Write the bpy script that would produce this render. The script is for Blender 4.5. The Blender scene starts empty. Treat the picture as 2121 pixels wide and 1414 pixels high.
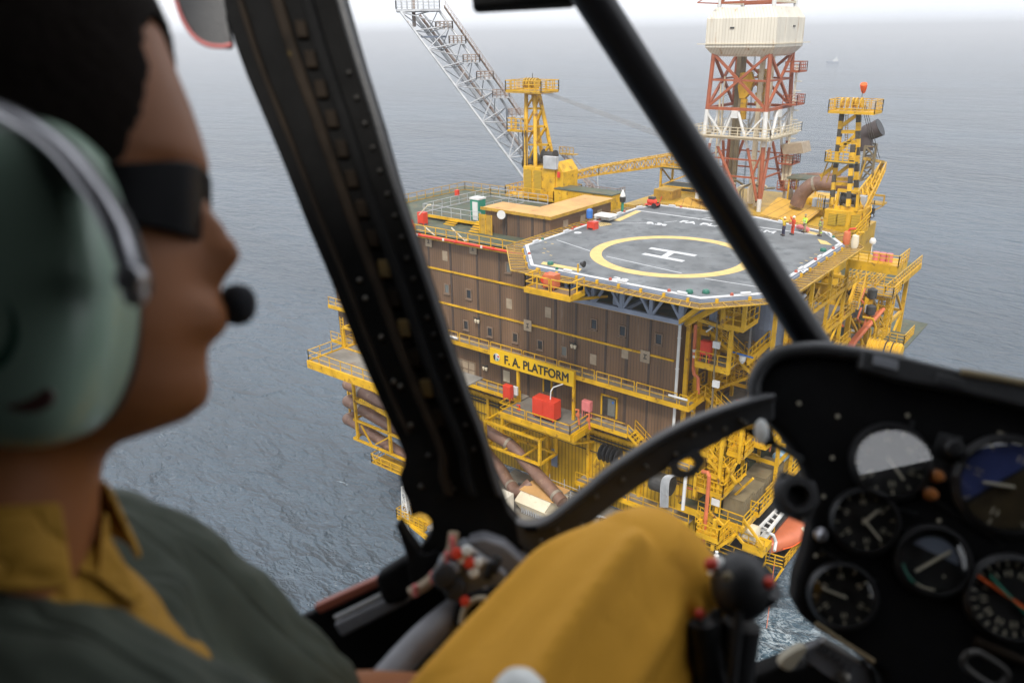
import bpy, bmesh, math, random
from mathutils import Vector, Matrix, Quaternion
random.seed(7)
S = bpy.context.scene
R = math.radians
H = 54.0                      # height of the camera over the sea, metres
F, CX, CY = 1662.8, 1060.5, 707.0   # focal length and centre, in photo pixels

# ------------------------------------------------------------------ camera
# world axes: X runs along the brown facade (to the right), Y into the platform, Z up
def cam_axes():
    th, ro, az = R(20.916), R(0.877), R(51.117)
    fw = Vector((0, math.cos(th), -math.sin(th))); rt = Vector((1, 0, 0)); up = rt.cross(fw)
    rt2 = rt*math.cos(ro) - up*math.sin(ro); up2 = rt2.cross(fw)
    A = Vector((math.sin(az), -math.cos(az), 0)); B = Vector((math.cos(az), math.sin(az), 0))
    f = lambda d: Vector((d.dot(A), d.dot(B), d.z))
    return f(rt2), f(up2), f(fw)
RT, UP, FW = cam_axes()
EYE = Vector((0, 0, H))
cd = bpy.data.cameras.new('camera'); cam = bpy.data.objects.new('camera', cd); S.collection.objects.link(cam)
cam.matrix_world = Matrix.Translation(EYE) @ Matrix((RT, UP, -FW)).transposed().to_4x4()
cd.sensor_width = 36; cd.lens = F/2121*36; cd.clip_start = 0.02; cd.clip_end = 60000
cd.dof.use_dof = True; cd.dof.focus_distance = 85; cd.dof.aperture_fstop = 5.0
S.camera = cam

# ------------------------------------------------------------------ sky and sun
w = bpy.data.worlds.new('World'); S.world = w; w.use_nodes = True
nt = w.node_tree; nt.nodes.clear()
out = nt.nodes.new('ShaderNodeOutputWorld'); bg = nt.nodes.new('ShaderNodeBackground')
sky = nt.nodes.new('ShaderNodeTexSky'); sky.sky_type = 'NISHITA'; sky.sun_disc = False
SUN_EL, SUN_AZ = R(52), R(150)
sky.sun_elevation = SUN_EL; sky.sun_rotation = SUN_AZ
sky.air_density = 1.0; sky.dust_density = 4.0; sky.ozone_density = 1.0
hs = nt.nodes.new('ShaderNodeHueSaturation'); hs.inputs['Saturation'].default_value = 0.22
hs.inputs['Value'].default_value = 0.55
tcw = nt.nodes.new('ShaderNodeTexCoord'); ns = nt.nodes.new('ShaderNodeTexNoise')
ns.inputs['Scale'].default_value = 2.2; ns.inputs['Detail'].default_value = 4
mpw = nt.nodes.new('ShaderNodeMapping'); mpw.inputs['Scale'].default_value = (1, 1, 3)
mx = nt.nodes.new('ShaderNodeMix'); mx.data_type = 'RGBA'
# a thick grey overcast deck mixed over the clear sky
mx.inputs['Factor'].default_value = 0.8
cl = nt.nodes.new('ShaderNodeValToRGB')
cl.color_ramp.elements[0].position = 0.3; cl.color_ramp.elements[0].color = (7.4, 7.8, 8.6, 1)
cl.color_ramp.elements[1].position = 0.7; cl.color_ramp.elements[1].color = (9.2, 9.4, 9.8, 1)
nt.links.new(tcw.outputs['Generated'], mpw.inputs['Vector']); nt.links.new(mpw.outputs[0], ns.inputs['Vector'])
nt.links.new(ns.outputs['Fac'], cl.inputs['Fac'])
nt.links.new(sky.outputs[0], hs.inputs['Color']); nt.links.new(hs.outputs[0], mx.inputs['A'])
nt.links.new(cl.outputs['Color'], mx.inputs['B']); nt.links.new(mx.outputs['Result'], bg.inputs['Color'])
bg.inputs['Strength'].default_value = 0.083
nt.links.new(bg.outputs[0], out.inputs['Surface'])
sl = bpy.data.lights.new('sun', 'SUN'); sl.energy = 1.5; sl.angle = R(12); sl.color = (1, .95, .88)
so = bpy.data.objects.new('sun', sl); S.collection.objects.link(so)
# sky: rotation is measured clockwise from +Y
sd = Vector((math.sin(SUN_AZ)*math.cos(SUN_EL), math.cos(SUN_AZ)*math.cos(SUN_EL), math.sin(SUN_EL)))
so.rotation_euler = sd.to_track_quat('Z', 'Y').to_euler(); so.location = (0, 0, 200)
S.view_settings.view_transform = 'Standard'; S.view_settings.look = 'None'; S.view_settings.gamma = 1
S.view_settings.exposure = 1.27
S.render.engine = 'CYCLES'

# ------------------------------------------------------------------ helpers
def ray(x, y): return FW + RT*((x-CX)/F) - UP*((y-CY)/F)
def at_z(x, y, z): d = ray(x, y); return EYE + d*((z-H)/d.z)
def at_y(x, y, Y): d = ray(x, y); return EYE + d*(Y/d.y)
def at_x(x, y, X): d = ray(x, y); return EYE + d*(X/d.x)
def at_d(x, y, dep): return EYE + ray(x, y)*dep
V = Vector

def material(name, col, rough=0.6, metal=0.0, var=0.0, scale=3.0, bump=0.0, bscale=None, rust=None, rust_amt=0.0,
             stripes=None, spec=0.5, streak=False, emit=None, coat=0.0):
    m = bpy.data.materials.new(name); m.use_nodes = True; n = m.node_tree.nodes; L = m.node_tree.links
    b = n['Principled BSDF']; b.inputs['Roughness'].default_value = rough; b.inputs['Metallic'].default_value = metal
    b.inputs['Specular IOR Level'].default_value = spec; b.inputs['Coat Weight'].default_value = coat
    tc = n.new('ShaderNodeTexCoord'); src = tc.outputs['Object']
    if streak:
        mp = n.new('ShaderNodeMapping'); mp.inputs['Scale'].default_value = (1, 1, .12); L.new(src, mp.inputs[0]); src2 = mp.outputs[0]
    else: src2 = src
    c = n.new('ShaderNodeRGB'); c.outputs[0].default_value = (*col, 1); cur = c.outputs[0]
    if stripes:   # corrugation lines: (axis, period, darker colour, duty)
        ax, per, scol, duty = stripes
        sp = n.new('ShaderNodeSeparateXYZ'); L.new(src, sp.inputs[0]); sx = sp.outputs[ax] if ax < 3 else None
        if ax == 3: ad = n.new('ShaderNodeMath'); ad.operation = 'ADD'; L.new(sp.outputs[0], ad.inputs[0]); L.new(sp.outputs[1], ad.inputs[1]); sx = ad.outputs[0]
        d = n.new('ShaderNodeMath'); d.operation = 'DIVIDE'; L.new(sx, d.inputs[0]); d.inputs[1].default_value = per
        fr = n.new('ShaderNodeMath'); fr.operation = 'FRACT'; L.new(d.outputs[0], fr.inputs[0])
        lt = n.new('ShaderNodeMath'); lt.operation = 'LESS_THAN'; L.new(fr.outputs[0], lt.inputs[0]); lt.inputs[1].default_value = duty
        mi = n.new('ShaderNodeMix'); mi.data_type = 'RGBA'; L.new(lt.outputs[0], mi.inputs['Factor']); L.new(cur, mi.inputs['A'])
        mi.inputs['B'].default_value = (*scol, 1); cur = mi.outputs['Result']
    if var:
        t = n.new('ShaderNodeTexNoise'); t.inputs['Scale'].default_value = scale; t.inputs['Detail'].default_value = 5
        L.new(src2, t.inputs['Vector'])
        mr = n.new('ShaderNodeMapRange'); mr.inputs['From Min'].default_value = .25; mr.inputs['From Max'].default_value = .75
        mr.inputs['To Min'].default_value = 1-var; mr.inputs['To Max'].default_value = 1+var; L.new(t.outputs['Fac'], mr.inputs['Value'])
        mm = n.new('ShaderNodeVectorMath'); mm.operation = 'SCALE'; L.new(cur, mm.inputs[0]); L.new(mr.outputs[0], mm.inputs['Scale']); cur = mm.outputs[0]
    if rust:
        t = n.new('ShaderNodeTexNoise'); t.inputs['Scale'].default_value = scale*1.7; t.inputs['Detail'].default_value = 8
        t.inputs['Roughness'].default_value = .65; L.new(src2, t.inputs['Vector'])
        rr = n.new('ShaderNodeMapRange'); rr.inputs['From Min'].default_value = .72-rust_amt; rr.inputs['From Max'].default_value = .84-rust_amt
        L.new(t.outputs['Fac'], rr.inputs['Value'])
        mi = n.new('ShaderNodeMix'); mi.data_type = 'RGBA'; L.new(rr.outputs[0], mi.inputs['Factor']); L.new(cur, mi.inputs['A'])
        mi.inputs['B'].default_value = (*rust, 1); cur = mi.outputs['Result']
    L.new(cur, b.inputs['Base Color'])
    if bump:
        t = n.new('ShaderNodeTexNoise'); t.inputs['Scale'].default_value = bscale or scale*4; t.inputs['Detail'].default_value = 4
        L.new(src, t.inputs['Vector']); bp = n.new('ShaderNodeBump'); bp.inputs['Strength'].default_value = bump
        bp.inputs['Distance'].default_value = .02; L.new(t.outputs['Fac'], bp.inputs['Height']); L.new(bp.outputs[0], b.inputs['Normal'])
    if emit: b.inputs['Emission Color'].default_value = (*emit[0], 1); b.inputs['Emission Strength'].default_value = emit[1]
    return m

RUST = (.13, .055, .025)
M = {}
M['yellow'] = material('yellow_paint', (.56, .315, .008), .5, var=.28, scale=.9, rust=RUST, rust_amt=.15)
M['yellow_worn'] = material('worn_yellow_paint', (.40, .235, .022), .6, var=.3, scale=1.2, rust=RUST, rust_amt=.16)
M['yellow_rib'] = material('ribbed_yellow_cladding', (.46, .27, .009), .55, var=.25, scale=.6, rust=RUST, rust_amt=.12, stripes=(3, .42, (.22, .13, .006), .28))
M['ochre_roof'] = material('ochre_roof_paint', (.50, .28, .10), .75, var=.22, scale=.35, rust=(.30, .12, .04), rust_amt=.14)
M['gratebrown'] = material('net_brown', (.20, .13, .07), .8, var=.2, scale=2)
M['brown'] = material('brown_cladding', (.140, .081, .043), .6, var=.38, scale=.55, streak=True, stripes=(0, .31, (.066, .043, .031), .16), rust=(.21, .15, .11), rust_amt=.10)
M['brown_side'] = material('brown_cladding_side', (.140, .081, .043), .6, var=.25, scale=.5, streak=True, stripes=(1, .31, (.085, .055, .042), .16))
M['brown_seam'] = material('brown_seam', (.06, .042, .032), .6, var=.2, scale=2)
M['brown_trim'] = material('tan_window_trim', (.17, .115, .075), .6, var=.2, scale=2)
M['tanpanel'] = material('tan_blank_panel', (.30, .235, .16), .6, var=.2, scale=2)
M['glass_dark'] = material('dark_window_glass', (.025, .03, .035), .08, spec=.8)
M['glass_grey'] = material('grey_window_glass', (.13, .14, .13), .2, spec=.8)
M['deck'] = material('helideck_paint', (.125, .133, .138), .75, var=.42, scale=.4, rust=(.075, .083, .088), rust_amt=.20, bump=.1)
M['deckgreen'] = material('green_deck_paint', (.060, .076, .050), .7, var=.35, scale=.6, rust=(.12, .095, .05), rust_amt=.22)
M['deckgrey'] = material('grey_plate_deck', (.17, .155, .13), .75, var=.35, scale=.5, rust=(.16, .10, .06), rust_amt=.16)
M['grating'] = material('steel_grating', (.22, .19, .15), .7, var=.3, scale=2)
M['white'] = material('white_paint', (.58, .58, .56), .5, var=.1, scale=1.5, rust=(.35, .25, .16), rust_amt=.05)
M['white_rust'] = material('rust_streaked_white_paint', (.60, .56, .47), .6, var=.12, scale=.8, streak=True, stripes=(3, .45, (.48, .43, .34), .2), rust=(.36, .22, .10), rust_amt=.13)
M['mark_yellow'] = material('pale_yellow_marking', (.55, .40, .15), .7, var=.15, scale=1.5, rust=(.35, .28, .16), rust_amt=.08)
M['mark_white'] = material('white_marking', (.50, .51, .52), .7, var=.12, scale=2, rust=(.35, .36, .36), rust_amt=.10)
M['bluegrey'] = material('blue_grey_steel', (.17, .20, .26), .5, var=.2, scale=1, rust=(.09, .09, .1), rust_amt=.08)
M['steel'] = material('galvanised_steel', (.40, .41, .42), .5, metal=.2, var=.25, scale=1, rust=(.22, .13, .08), rust_amt=.12)
M['rusty'] = material('rusty_walkway_steel', (.28, .22, .18), .7, var=.3, scale=1, rust=RUST, rust_amt=.22)
M['derrick_red'] = material('derrick_red_paint', (.30, .078, .028), .55, var=.2, scale=1, rust=(.16, .05, .03), rust_amt=.12)
M['red'] = material('red_paint', (.56, .045, .02), .45, var=.12, scale=1.5)
M['pinkred'] = material('faded_red_paint', (.56, .16, .15), .55, var=.12, scale=1.5)
M['orangepipe'] = material('orange_red_pipe_paint', (.50, .13, .05), .5, var=.2, scale=1)
M['duct'] = material('rusty_brown_duct', (.17, .095, .065), .5, var=.3, scale=.9, rust=(.27, .17, .11), rust_amt=.16, metal=.1)
M['duct_band'] = material('duct_band', (.26, .22, .17), .5, metal=.3, var=.2)
M['stripe_dark'] = material('weathered_dark_stripe', (.045, .036, .022), .6, var=.4, scale=3)
M['black'] = material('black_steel', (.012, .012, .013), .5)
M['dark'] = material('dark_machinery', (.035, .033, .03), .5, var=.4, scale=2)
M['tanbox'] = material('khaki_crate', (.17, .135, .075), .7, var=.25, scale=.8, rust=(.22, .12, .04), rust_amt=.14)
M['cream'] = material('cream_paint', (.58, .51, .37), .6, var=.12, scale=1, rust=(.40, .24, .11), rust_amt=.12)
M['lifeboat'] = material('orange_gelcoat', (.48, .13, .055), .5, var=.12, scale=1, coat=.2)
M['orange'] = material('orange_fabric', (.75, .11, .015), .7)
M['blue'] = material('blue_paint', (.03, .13, .40), .4)
M['bluelight'] = material('light_blue_drum', (.23, .42, .58), .4)
M['green'] = material('green_paint', (.02, .20, .13), .5)
M['hivis'] = material('lime_high_visibility', (.48, .72, .06), .7)
M['yelfab'] = material('yellow_jacket_fabric', (.62, .43, .04), .8)
M['redfab'] = material('red_overall_fabric', (.50, .045, .015), .8)
M['darkfab'] = material('navy_fabric', (.03, .03, .06), .8)
M['tanfab'] = material('tan_fabric', (.26, .21, .12), .8)
M['skin'] = material('skin', (.27, .100, .034), .52, var=.16, scale=9, spec=.3)
M['rope'] = material('yellow_rope', (.35, .27, .1), .8)

def tag(o, label=None, cat=None, group=None, kind=None):
    if label: o['label'] = label
    if cat: o['category'] = cat
    if group: o['group'] = group
    if kind: o['kind'] = kind
    return o
def thing(name, label, cat, loc=(0, 0, 0), group=None, rz=0):
    o = bpy.data.objects.new(name, None); S.collection.objects.link(o); o.location = loc; o.rotation_euler = (0, 0, rz)
    o.empty_display_size = .3
    return tag(o, label, cat, group)

class MB:
    """collects shapes given in WORLD coordinates (or local ones when the parent is at the origin) and links ONE mesh"""
    def __init__(s): s.v = []; s.f = []; s.mi = []; s.cur = 0
    def add(s, vs, fs):
        o = len(s.v); s.v += [tuple(p) for p in vs]; s.f += [tuple(i+o for i in f) for f in fs]; s.mi += [s.cur]*len(fs)
    def box(s, c, d, rz=0, rot=None):
        x, y, z = d[0]/2, d[1]/2, d[2]/2
        P = [V((a, b, e)) for e in (-z, z) for a, b in ((-x, -y), (x, -y), (x, y), (-x, y))]
        q = rot if rot is not None else Matrix.Rotation(rz, 3, 'Z')
        s.add([q @ p + V(c) for p in P], [(3, 2, 1, 0), (4, 5, 6, 7), (0, 1, 5, 4), (1, 2, 6, 5), (2, 3, 7, 6), (3, 0, 4, 7)])
    def b2(s, x0, x1, y0, y1, z0, z1): s.box(((x0+x1)/2, (y0+y1)/2, (z0+z1)/2), (abs(x1-x0), abs(y1-y0), abs(z1-z0)))
    def bar(s, a, b, w=.1, h=None, n=4, r2=None):
        """bar of n sides from a to b; w is the diameter"""
        a, b = V(a), V(b); d = b-a
        if d.length < 1e-6: return
        d.normalize(); up = V((0, 0, 1)) if abs(d.z) < .95 else V((1, 0, 0))
        x = d.cross(up).normalized(); y = x.cross(d).normalized()
        hw = w/2; hh = (h or w)/2
        if n == 4:
            offs = [(-hw, -hh), (hw, -hh), (hw, hh), (-hw, hh)]
            r = [x*p+y*q for p, q in offs]; ra = r
            k = 1 if r2 is None else r2*2/w
            rb = [q*k for q in r]
        else:
            ra = [(x*math.cos(2*math.pi*i/n)+y*math.sin(2*math.pi*i/n))*hw for i in range(n)]
            k = 1 if r2 is None else r2/hw
            rb = [q*k for q in ra]
        s.add([a+q for q in ra]+[b+q for q in rb], [tuple(range(n))[::-1], tuple(range(n, 2*n))]+[(i, (i+1) % n, n+(i+1) % n, n+i) for i in range(n)])
    def tube(s, pts, r, n=10, closed=False, radii=None, smooth=0):
        pts = [V(p) for p in pts]
        if smooth: pts = spline(pts, smooth)
        N = len(pts); vs = []; up = None
        for i, p in enumerate(pts):
            if closed: t = (pts[(i+1) % N]-pts[i-1])
            else: t = pts[min(i+1, N-1)]-pts[max(i-1, 0)]
            t.normalize()
            if up is None: up = V((0, 0, 1)) if abs(t.z) < .9 else V((1, 0, 0))
            x = t.cross(up).normalized(); up = x.cross(t).normalized()
            rr = radii[i] if radii and not smooth else (r if not radii else lerpl(radii, i/(N-1)))
            vs += [p+(x*math.cos(2*math.pi*k/n)+up*math.sin(2*math.pi*k/n))*rr for k in range(n)]
        fs = []
        for i in range(N if closed else N-1):
            a, b = i*n, ((i+1) % N)*n
            fs += [(a+k, a+(k+1) % n, b+(k+1) % n, b+k) for k in range(n)]
        if not closed: fs += [tuple(range(n))[::-1], tuple(range((N-1)*n, N*n))]
        s.add(vs, fs)
    def prism(s, poly, vec):
        """planar polygon (list of points) extruded by vec"""
        vec = V(vec); n = len(poly); vs = [V(p) for p in poly]; vs += [p+vec for p in vs]
        s.add(vs, [tuple(range(n))[::-1], tuple(range(n, 2*n))]+[(i, (i+1) % n, n+(i+1) % n, n+i) for i in range(n)])
    def lathe(s, prof, c, n=24, axis='Z', M3=None):
        """prof: [(r, z)]"""
        vs = []; c = V(c)
        for r, z in prof:
            for k in range(n):
                a = 2*math.pi*k/n; p = V((r*math.cos(a), r*math.sin(a), z))
                if axis == 'X': p = V((p.z, p.x, p.y))
                if axis == 'Y': p = V((p.x, p.z, p.y))
                if M3: p = M3 @ p
                vs.append(p+c)
        fs = []
        for i in range(len(prof)-1):
            fs += [(i*n+k, i*n+(k+1) % n, (i+1)*n+(k+1) % n, (i+1)*n+k) for k in range(n)]
        fs += [tuple(range(n))[::-1], tuple(range((len(prof)-1)*n, len(prof)*n))]
        s.add(vs, fs)
    def rail(s, pts, h=1.1, w=.055, step=1.5, kick=True, closed=False, mid=1):
        pts = [V(p) for p in pts]
        seg = list(zip(pts, pts[1:]+([pts[0]] if closed else [])))
        if not closed: seg = seg[:len(pts)-1]
        for a, b in seg:
            d = b-a; L = d.length; n = max(1, round(L/step)); u = V((0, 0, 1))
            for i in range(n+1): q = a+d*(i/n); s.bar(q, q+u*h, w)
            s.bar(a+u*h, b+u*h, w)
            for k in range(mid): hh = h*(k+1)/(mid+1); s.bar(a+u*hh, b+u*hh, w*.8)
            if kick: s.bar(a+u*.08, b+u*.08, .03, .15)
    def stair(s, a, b, wdt=.9, side=None, n=None, rails=True):
        """stair between two points"""
        a, b = V(a), V(b); d = b-a; hd = V((d.x, d.y, 0)).normalized(); sd = V((-hd.y, hd.x, 0))*wdt/2
        n = n or max(3, int(abs(d.z)/.22))
        for sg in (-1, 1):
            s.bar(a+sd*sg, b+sd*sg, .07, .26)
            if rails:
                s.bar(a+sd*sg+V((0, 0, 1.05)), b+sd*sg+V((0, 0, 1.05)), .055); s.bar(a+sd*sg+V((0, 0, .55)), b+sd*sg+V((0, 0, .55)), .045)
                m = max(2, int(d.length/1.3))
                for i in range(m+1): q = a+sd*sg+d*(i/m); s.bar(q, q+V((0, 0, 1.05)), .055)
        for i in range(n): q = a+d*((i+.5)/n); s.box(q, (wdt, .24, .04), math.atan2(sd.y, sd.x))
    def lattice(s, A, B, n, w=.12, wb=.08):
        """lattice boom: A and B are lists of 3 or 4 corner points at the two ends"""
        k = len(A)
        for i in range(k): s.bar(A[i], B[i], w)
        L = lambda i, t: V(A[i]).lerp(V(B[i]), t)
        for j in range(n+1):
            t = j/n
            for i in range(k):
                s.bar(L(i, t), L((i+1) % k, t), wb)
                if j < n:
                    p, q = (i, (i+1) % k) if j % 2 else ((i+1) % k, i)
                    s.bar(L(p, t), L(q, (j+1)/n), wb)
    def build(s, name, mat, parent=None, smooth=False, bevel=0, subsurf=0, local=False):
        me = bpy.data.meshes.new(name); me.from_pydata(s.v, [], s.f)
        mats = mat if isinstance(mat, (list, tuple)) else [mat]
        for m in mats: me.materials.append(M[m] if isinstance(m, str) else m)
        if len(mats) > 1: me.polygons.foreach_set('material_index', s.mi)
        if smooth: me.polygons.foreach_set('use_smooth', [True]*len(me.polygons))
        bm = bmesh.new(); bm.from_mesh(me); bmesh.ops.recalc_face_normals(bm, faces=bm.faces); bm.to_mesh(me); bm.free()
        me.update(); o = bpy.data.objects.new(name, me); S.collection.objects.link(o)
        if smooth:
            try: me.set_sharp_from_angle(angle=R(40))
            except Exception: pass
        if parent:
            o.parent = parent
            if not local: o.matrix_parent_inverse = (Matrix.Translation(parent.location) @ parent.rotation_euler.to_matrix().to_4x4()).inverted()
        if bevel:
            md = o.modifiers.new('bevel', 'BEVEL'); md.width = bevel; md.segments = 3; md.limit_method = 'ANGLE'; md.angle_limit = R(35)
            md.harden_normals = False
        if subsurf: md = o.modifiers.new('sub', 'SUBSURF'); md.levels = subsurf; md.render_levels = subsurf
        return o

def lerpl(l, t):
    x = t*(len(l)-1); i = min(int(x), len(l)-2); return l[i]+(l[i+1]-l[i])*(x-i)
def spline(pts, k=6):
    pts = [V(p) for p in pts]; o = []
    P = [pts[0]*2-pts[1]]+pts+[pts[-1]*2-pts[-2]]
    for i in range(1, len(P)-2):
        a, b, c, d = P[i-1:i+3]
        for j in range(k):
            t = j/k; o.append(.5*((2*b)+(c-a)*t+(2*a-5*b+4*c-d)*t*t+(3*b-3*c+d-a)*t**3))
    o.append(pts[-1]); return o
def text(name, body, mat, loc, rot, size, parent=None, ext=.004, font_scale_x=1.0, align='CENTER', offset=0.0, spacing=1.0, fit=None):
    cu = bpy.data.curves.new(name, 'FONT'); cu.body = body; cu.size = size; cu.extrude = ext; cu.align_x = align; cu.align_y = 'CENTER'
    cu.bevel_depth = offset; cu.space_character = spacing
    t = bpy.data.objects.new('tmp', cu); S.collection.objects.link(t)
    bpy.context.view_layer.update()
    me = bpy.data.meshes.new_from_object(t.evaluated_get(bpy.context.evaluated_depsgraph_get())); bpy.data.objects.remove(t)
    if fit:
        xs = [v.co.x for v in me.vertices]; font_scale_x = fit/(max(xs)-min(xs))
    me.transform(Matrix.Diagonal((font_scale_x, 1, 1, 1)))
    me.materials.clear(); me.materials.append(M[mat] if isinstance(mat, str) else mat)
    R3 = rot if isinstance(rot, Matrix) else Matrix.Rotation(0, 3, 'Z')
    me.transform(Matrix.Translation(loc) @ R3.to_4x4())
    o = bpy.data.objects.new(name, me); S.collection.objects.link(o)
    if parent: o.parent = parent; o.matrix_parent_inverse = Matrix.Translation(parent.location).inverted()
    return o
def axes3(x, y): x = V(x).normalized(); y = V(y).normalized(); return Matrix((x, y, x.cross(y))).transposed()
def copy_tree(o, parent=None):
    c = o.copy(); S.collection.objects.link(c)
    if parent: c.parent = parent
    for ch in [q for q in bpy.data.objects if q.parent == o]: copy_tree(ch, c)
    return c
def disc(c, nrm, r, n=32):
    q = V(nrm).to_track_quat('Z', 'Y').to_matrix(); return [V(c)+q @ V((r*math.cos(2*math.pi*i/n), r*math.sin(2*math.pi*i/n), 0)) for i in range(n)]

# ------------------------------------------------------------------ sea
def build_sea():
    m = bpy.data.materials.new('sea_water'); m.use_nodes = True; n = m.node_tree.nodes; L = m.node_tree.links
    b = n['Principled BSDF']; b.inputs['Roughness'].default_value = .1; b.inputs['IOR'].default_value = 1.33
    b.inputs['Specular IOR Level'].default_value = 1.0
    tc = n.new('ShaderNodeTexCoord')
    def noise(scale, stretch, det, rough=.55, rz=0, dist=0):
        mp = n.new('ShaderNodeMapping'); mp.inputs['Scale'].default_value = (scale*stretch, scale, scale); mp.inputs['Rotation'].default_value = (0, 0, rz)
        L.new(tc.outputs['Object'], mp.inputs[0]); t = n.new('ShaderNodeTexNoise'); t.inputs['Scale'].default_value = 1
        t.inputs['Detail'].default_value = det; t.inputs['Roughness'].default_value = rough; t.inputs['Distortion'].default_value = dist
        L.new(mp.outputs[0], t.inputs['Vector']); return t.outputs['Fac']
    def math_(op, a, bb, **k):
        q = n.new('ShaderNodeMath'); q.operation = op
        for i, v in enumerate((a, bb)):
            if v is None: continue
            if isinstance(v, (int, float)): q.inputs[i].default_value = v
            else: L.new(v, q.inputs[i])
        if k.get('clamp'): q.use_clamp = True
        return q.outputs[0]
    def rng(x, a, bb, c=0, d=1):
        q = n.new('ShaderNodeMapRange'); L.new(x, q.inputs[0]); q.inputs[1].default_value = a; q.inputs[2].default_value = bb
        q.inputs[3].default_value = c; q.inputs[4].default_value = d; return q.outputs[0]
    swell = noise(.05, .45, 3, rz=R(36)); chop = noise(.15, .5, 2, .5, rz=R(44), dist=.12); chop2 = noise(.42, .5, 3, .6, rz=R(32), dist=.1); rip = noise(1.3, .6, 5, .65, rz=R(38), dist=.1)
    def ridged(x): return math_('SUBTRACT', 1.0, math_('POWER', math_('ABSOLUTE', math_('MULTIPLY', math_('SUBTRACT', x, .5), 3.2), None), .8), clamp=True)
    chop = math_('ADD', math_('MULTIPLY', ridged(chop), .60), math_('MULTIPLY', ridged(chop2), .26))
    hgt = math_('ADD', math_('MULTIPLY', swell, 9.0), math_('ADD', math_('MULTIPLY', chop, 3.6), math_('MULTIPLY', rip, .8)))
    bp = n.new('ShaderNodeBump'); bp.inputs['Strength'].default_value = 1.0; bp.inputs['Distance'].default_value = 1.0
    L.new(hgt, bp.inputs['Height']); L.new(bp.outputs[0], b.inputs['Normal'])
    # foam: sparse whitecaps everywhere, churned wash beside the platform legs
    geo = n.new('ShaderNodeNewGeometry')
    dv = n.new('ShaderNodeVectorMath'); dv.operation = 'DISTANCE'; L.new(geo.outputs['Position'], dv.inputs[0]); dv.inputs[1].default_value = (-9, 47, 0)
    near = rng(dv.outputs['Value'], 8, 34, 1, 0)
    fo = noise(.42, .8, 10, .75, rz=R(20), dist=.7)
    ridge = math_('ABSOLUTE', math_('SUBTRACT', fo, .5), None)
    fo2 = noise(1.7, .7, 8, .7, rz=R(-15), dist=.8); r2 = math_('ABSOLUTE', math_('SUBTRACT', fo2, .5), None)
    web = math_('ADD', rng(ridge, .0, .040, 1, 0), math_('MULTIPLY', rng(r2, .0, .03, 1, 0), rng(noise(.3, .9, 4), .45, .6)), clamp=True)
    patch = rng(noise(.09, .8, 3), .42, .60)
    foam_near = math_('MULTIPLY', math_('MULTIPLY', web, near), math_('ADD', math_('MULTIPLY', patch, .8), .35))
    capn = noise(.35, .35, 8, .72, rz=R(38), dist=.6); capm = noise(.03, 1, 2)
    caps = math_('MULTIPLY', rng(capn, .70, .73), rng(capm, .50, .62))
    foam = math_('ADD', foam_near, math_('MULTIPLY', caps, .6), clamp=True)
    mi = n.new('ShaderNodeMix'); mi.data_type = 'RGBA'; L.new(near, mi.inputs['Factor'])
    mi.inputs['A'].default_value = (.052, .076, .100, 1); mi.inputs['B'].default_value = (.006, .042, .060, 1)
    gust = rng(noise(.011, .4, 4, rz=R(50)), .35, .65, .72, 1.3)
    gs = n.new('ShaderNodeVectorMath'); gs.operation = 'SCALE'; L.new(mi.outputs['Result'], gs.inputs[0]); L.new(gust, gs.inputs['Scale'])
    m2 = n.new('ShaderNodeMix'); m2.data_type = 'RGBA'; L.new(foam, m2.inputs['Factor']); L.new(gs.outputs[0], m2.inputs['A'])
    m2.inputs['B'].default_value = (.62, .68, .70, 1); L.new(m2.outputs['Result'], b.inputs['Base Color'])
    L.new(rng(foam, 0, 1, .1, .8), b.inputs['Roughness'])
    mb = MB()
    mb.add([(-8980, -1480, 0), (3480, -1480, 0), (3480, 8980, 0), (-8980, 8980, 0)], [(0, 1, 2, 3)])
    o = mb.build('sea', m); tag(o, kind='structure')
    return o
build_sea()
def build_haze():
    m = bpy.data.materials.new('sea_haze'); m.use_nodes = True; n = m.node_tree.nodes; L = m.node_tree.links
    n.remove(n['Principled BSDF']); v = n.new('ShaderNodeVolumePrincipled'); v.inputs['Density'].default_value = HAZE
    v.inputs['Color'].default_value = (.98, .99, 1, 1); v.inputs['Anisotropy'].default_value = .55
    L.new(v.outputs[0], n['Material Output'].inputs['Volume'])
    mb = MB(); mb.b2(-9000, 3500, -1500, 9000, -1, 84)
    o = mb.build('haze', m); tag(o, kind='stuff', label='thin grey sea haze fading the far water into the sky', cat='haze'); 
HAZE = 0.00052
# ================================================================== the platform
YF = 60.0       # plane of the brown facade
XC = -29.7      # its right-hand corner
ZW = 30.4       # top of the wall under the helideck
ZR = 34.15      # roof of the taller left part
ZB = 17.6       # foot of the brown cladding
ZL1, ZL2 = 30.6, 26.9
XL = -76.0      # far left end

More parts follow.
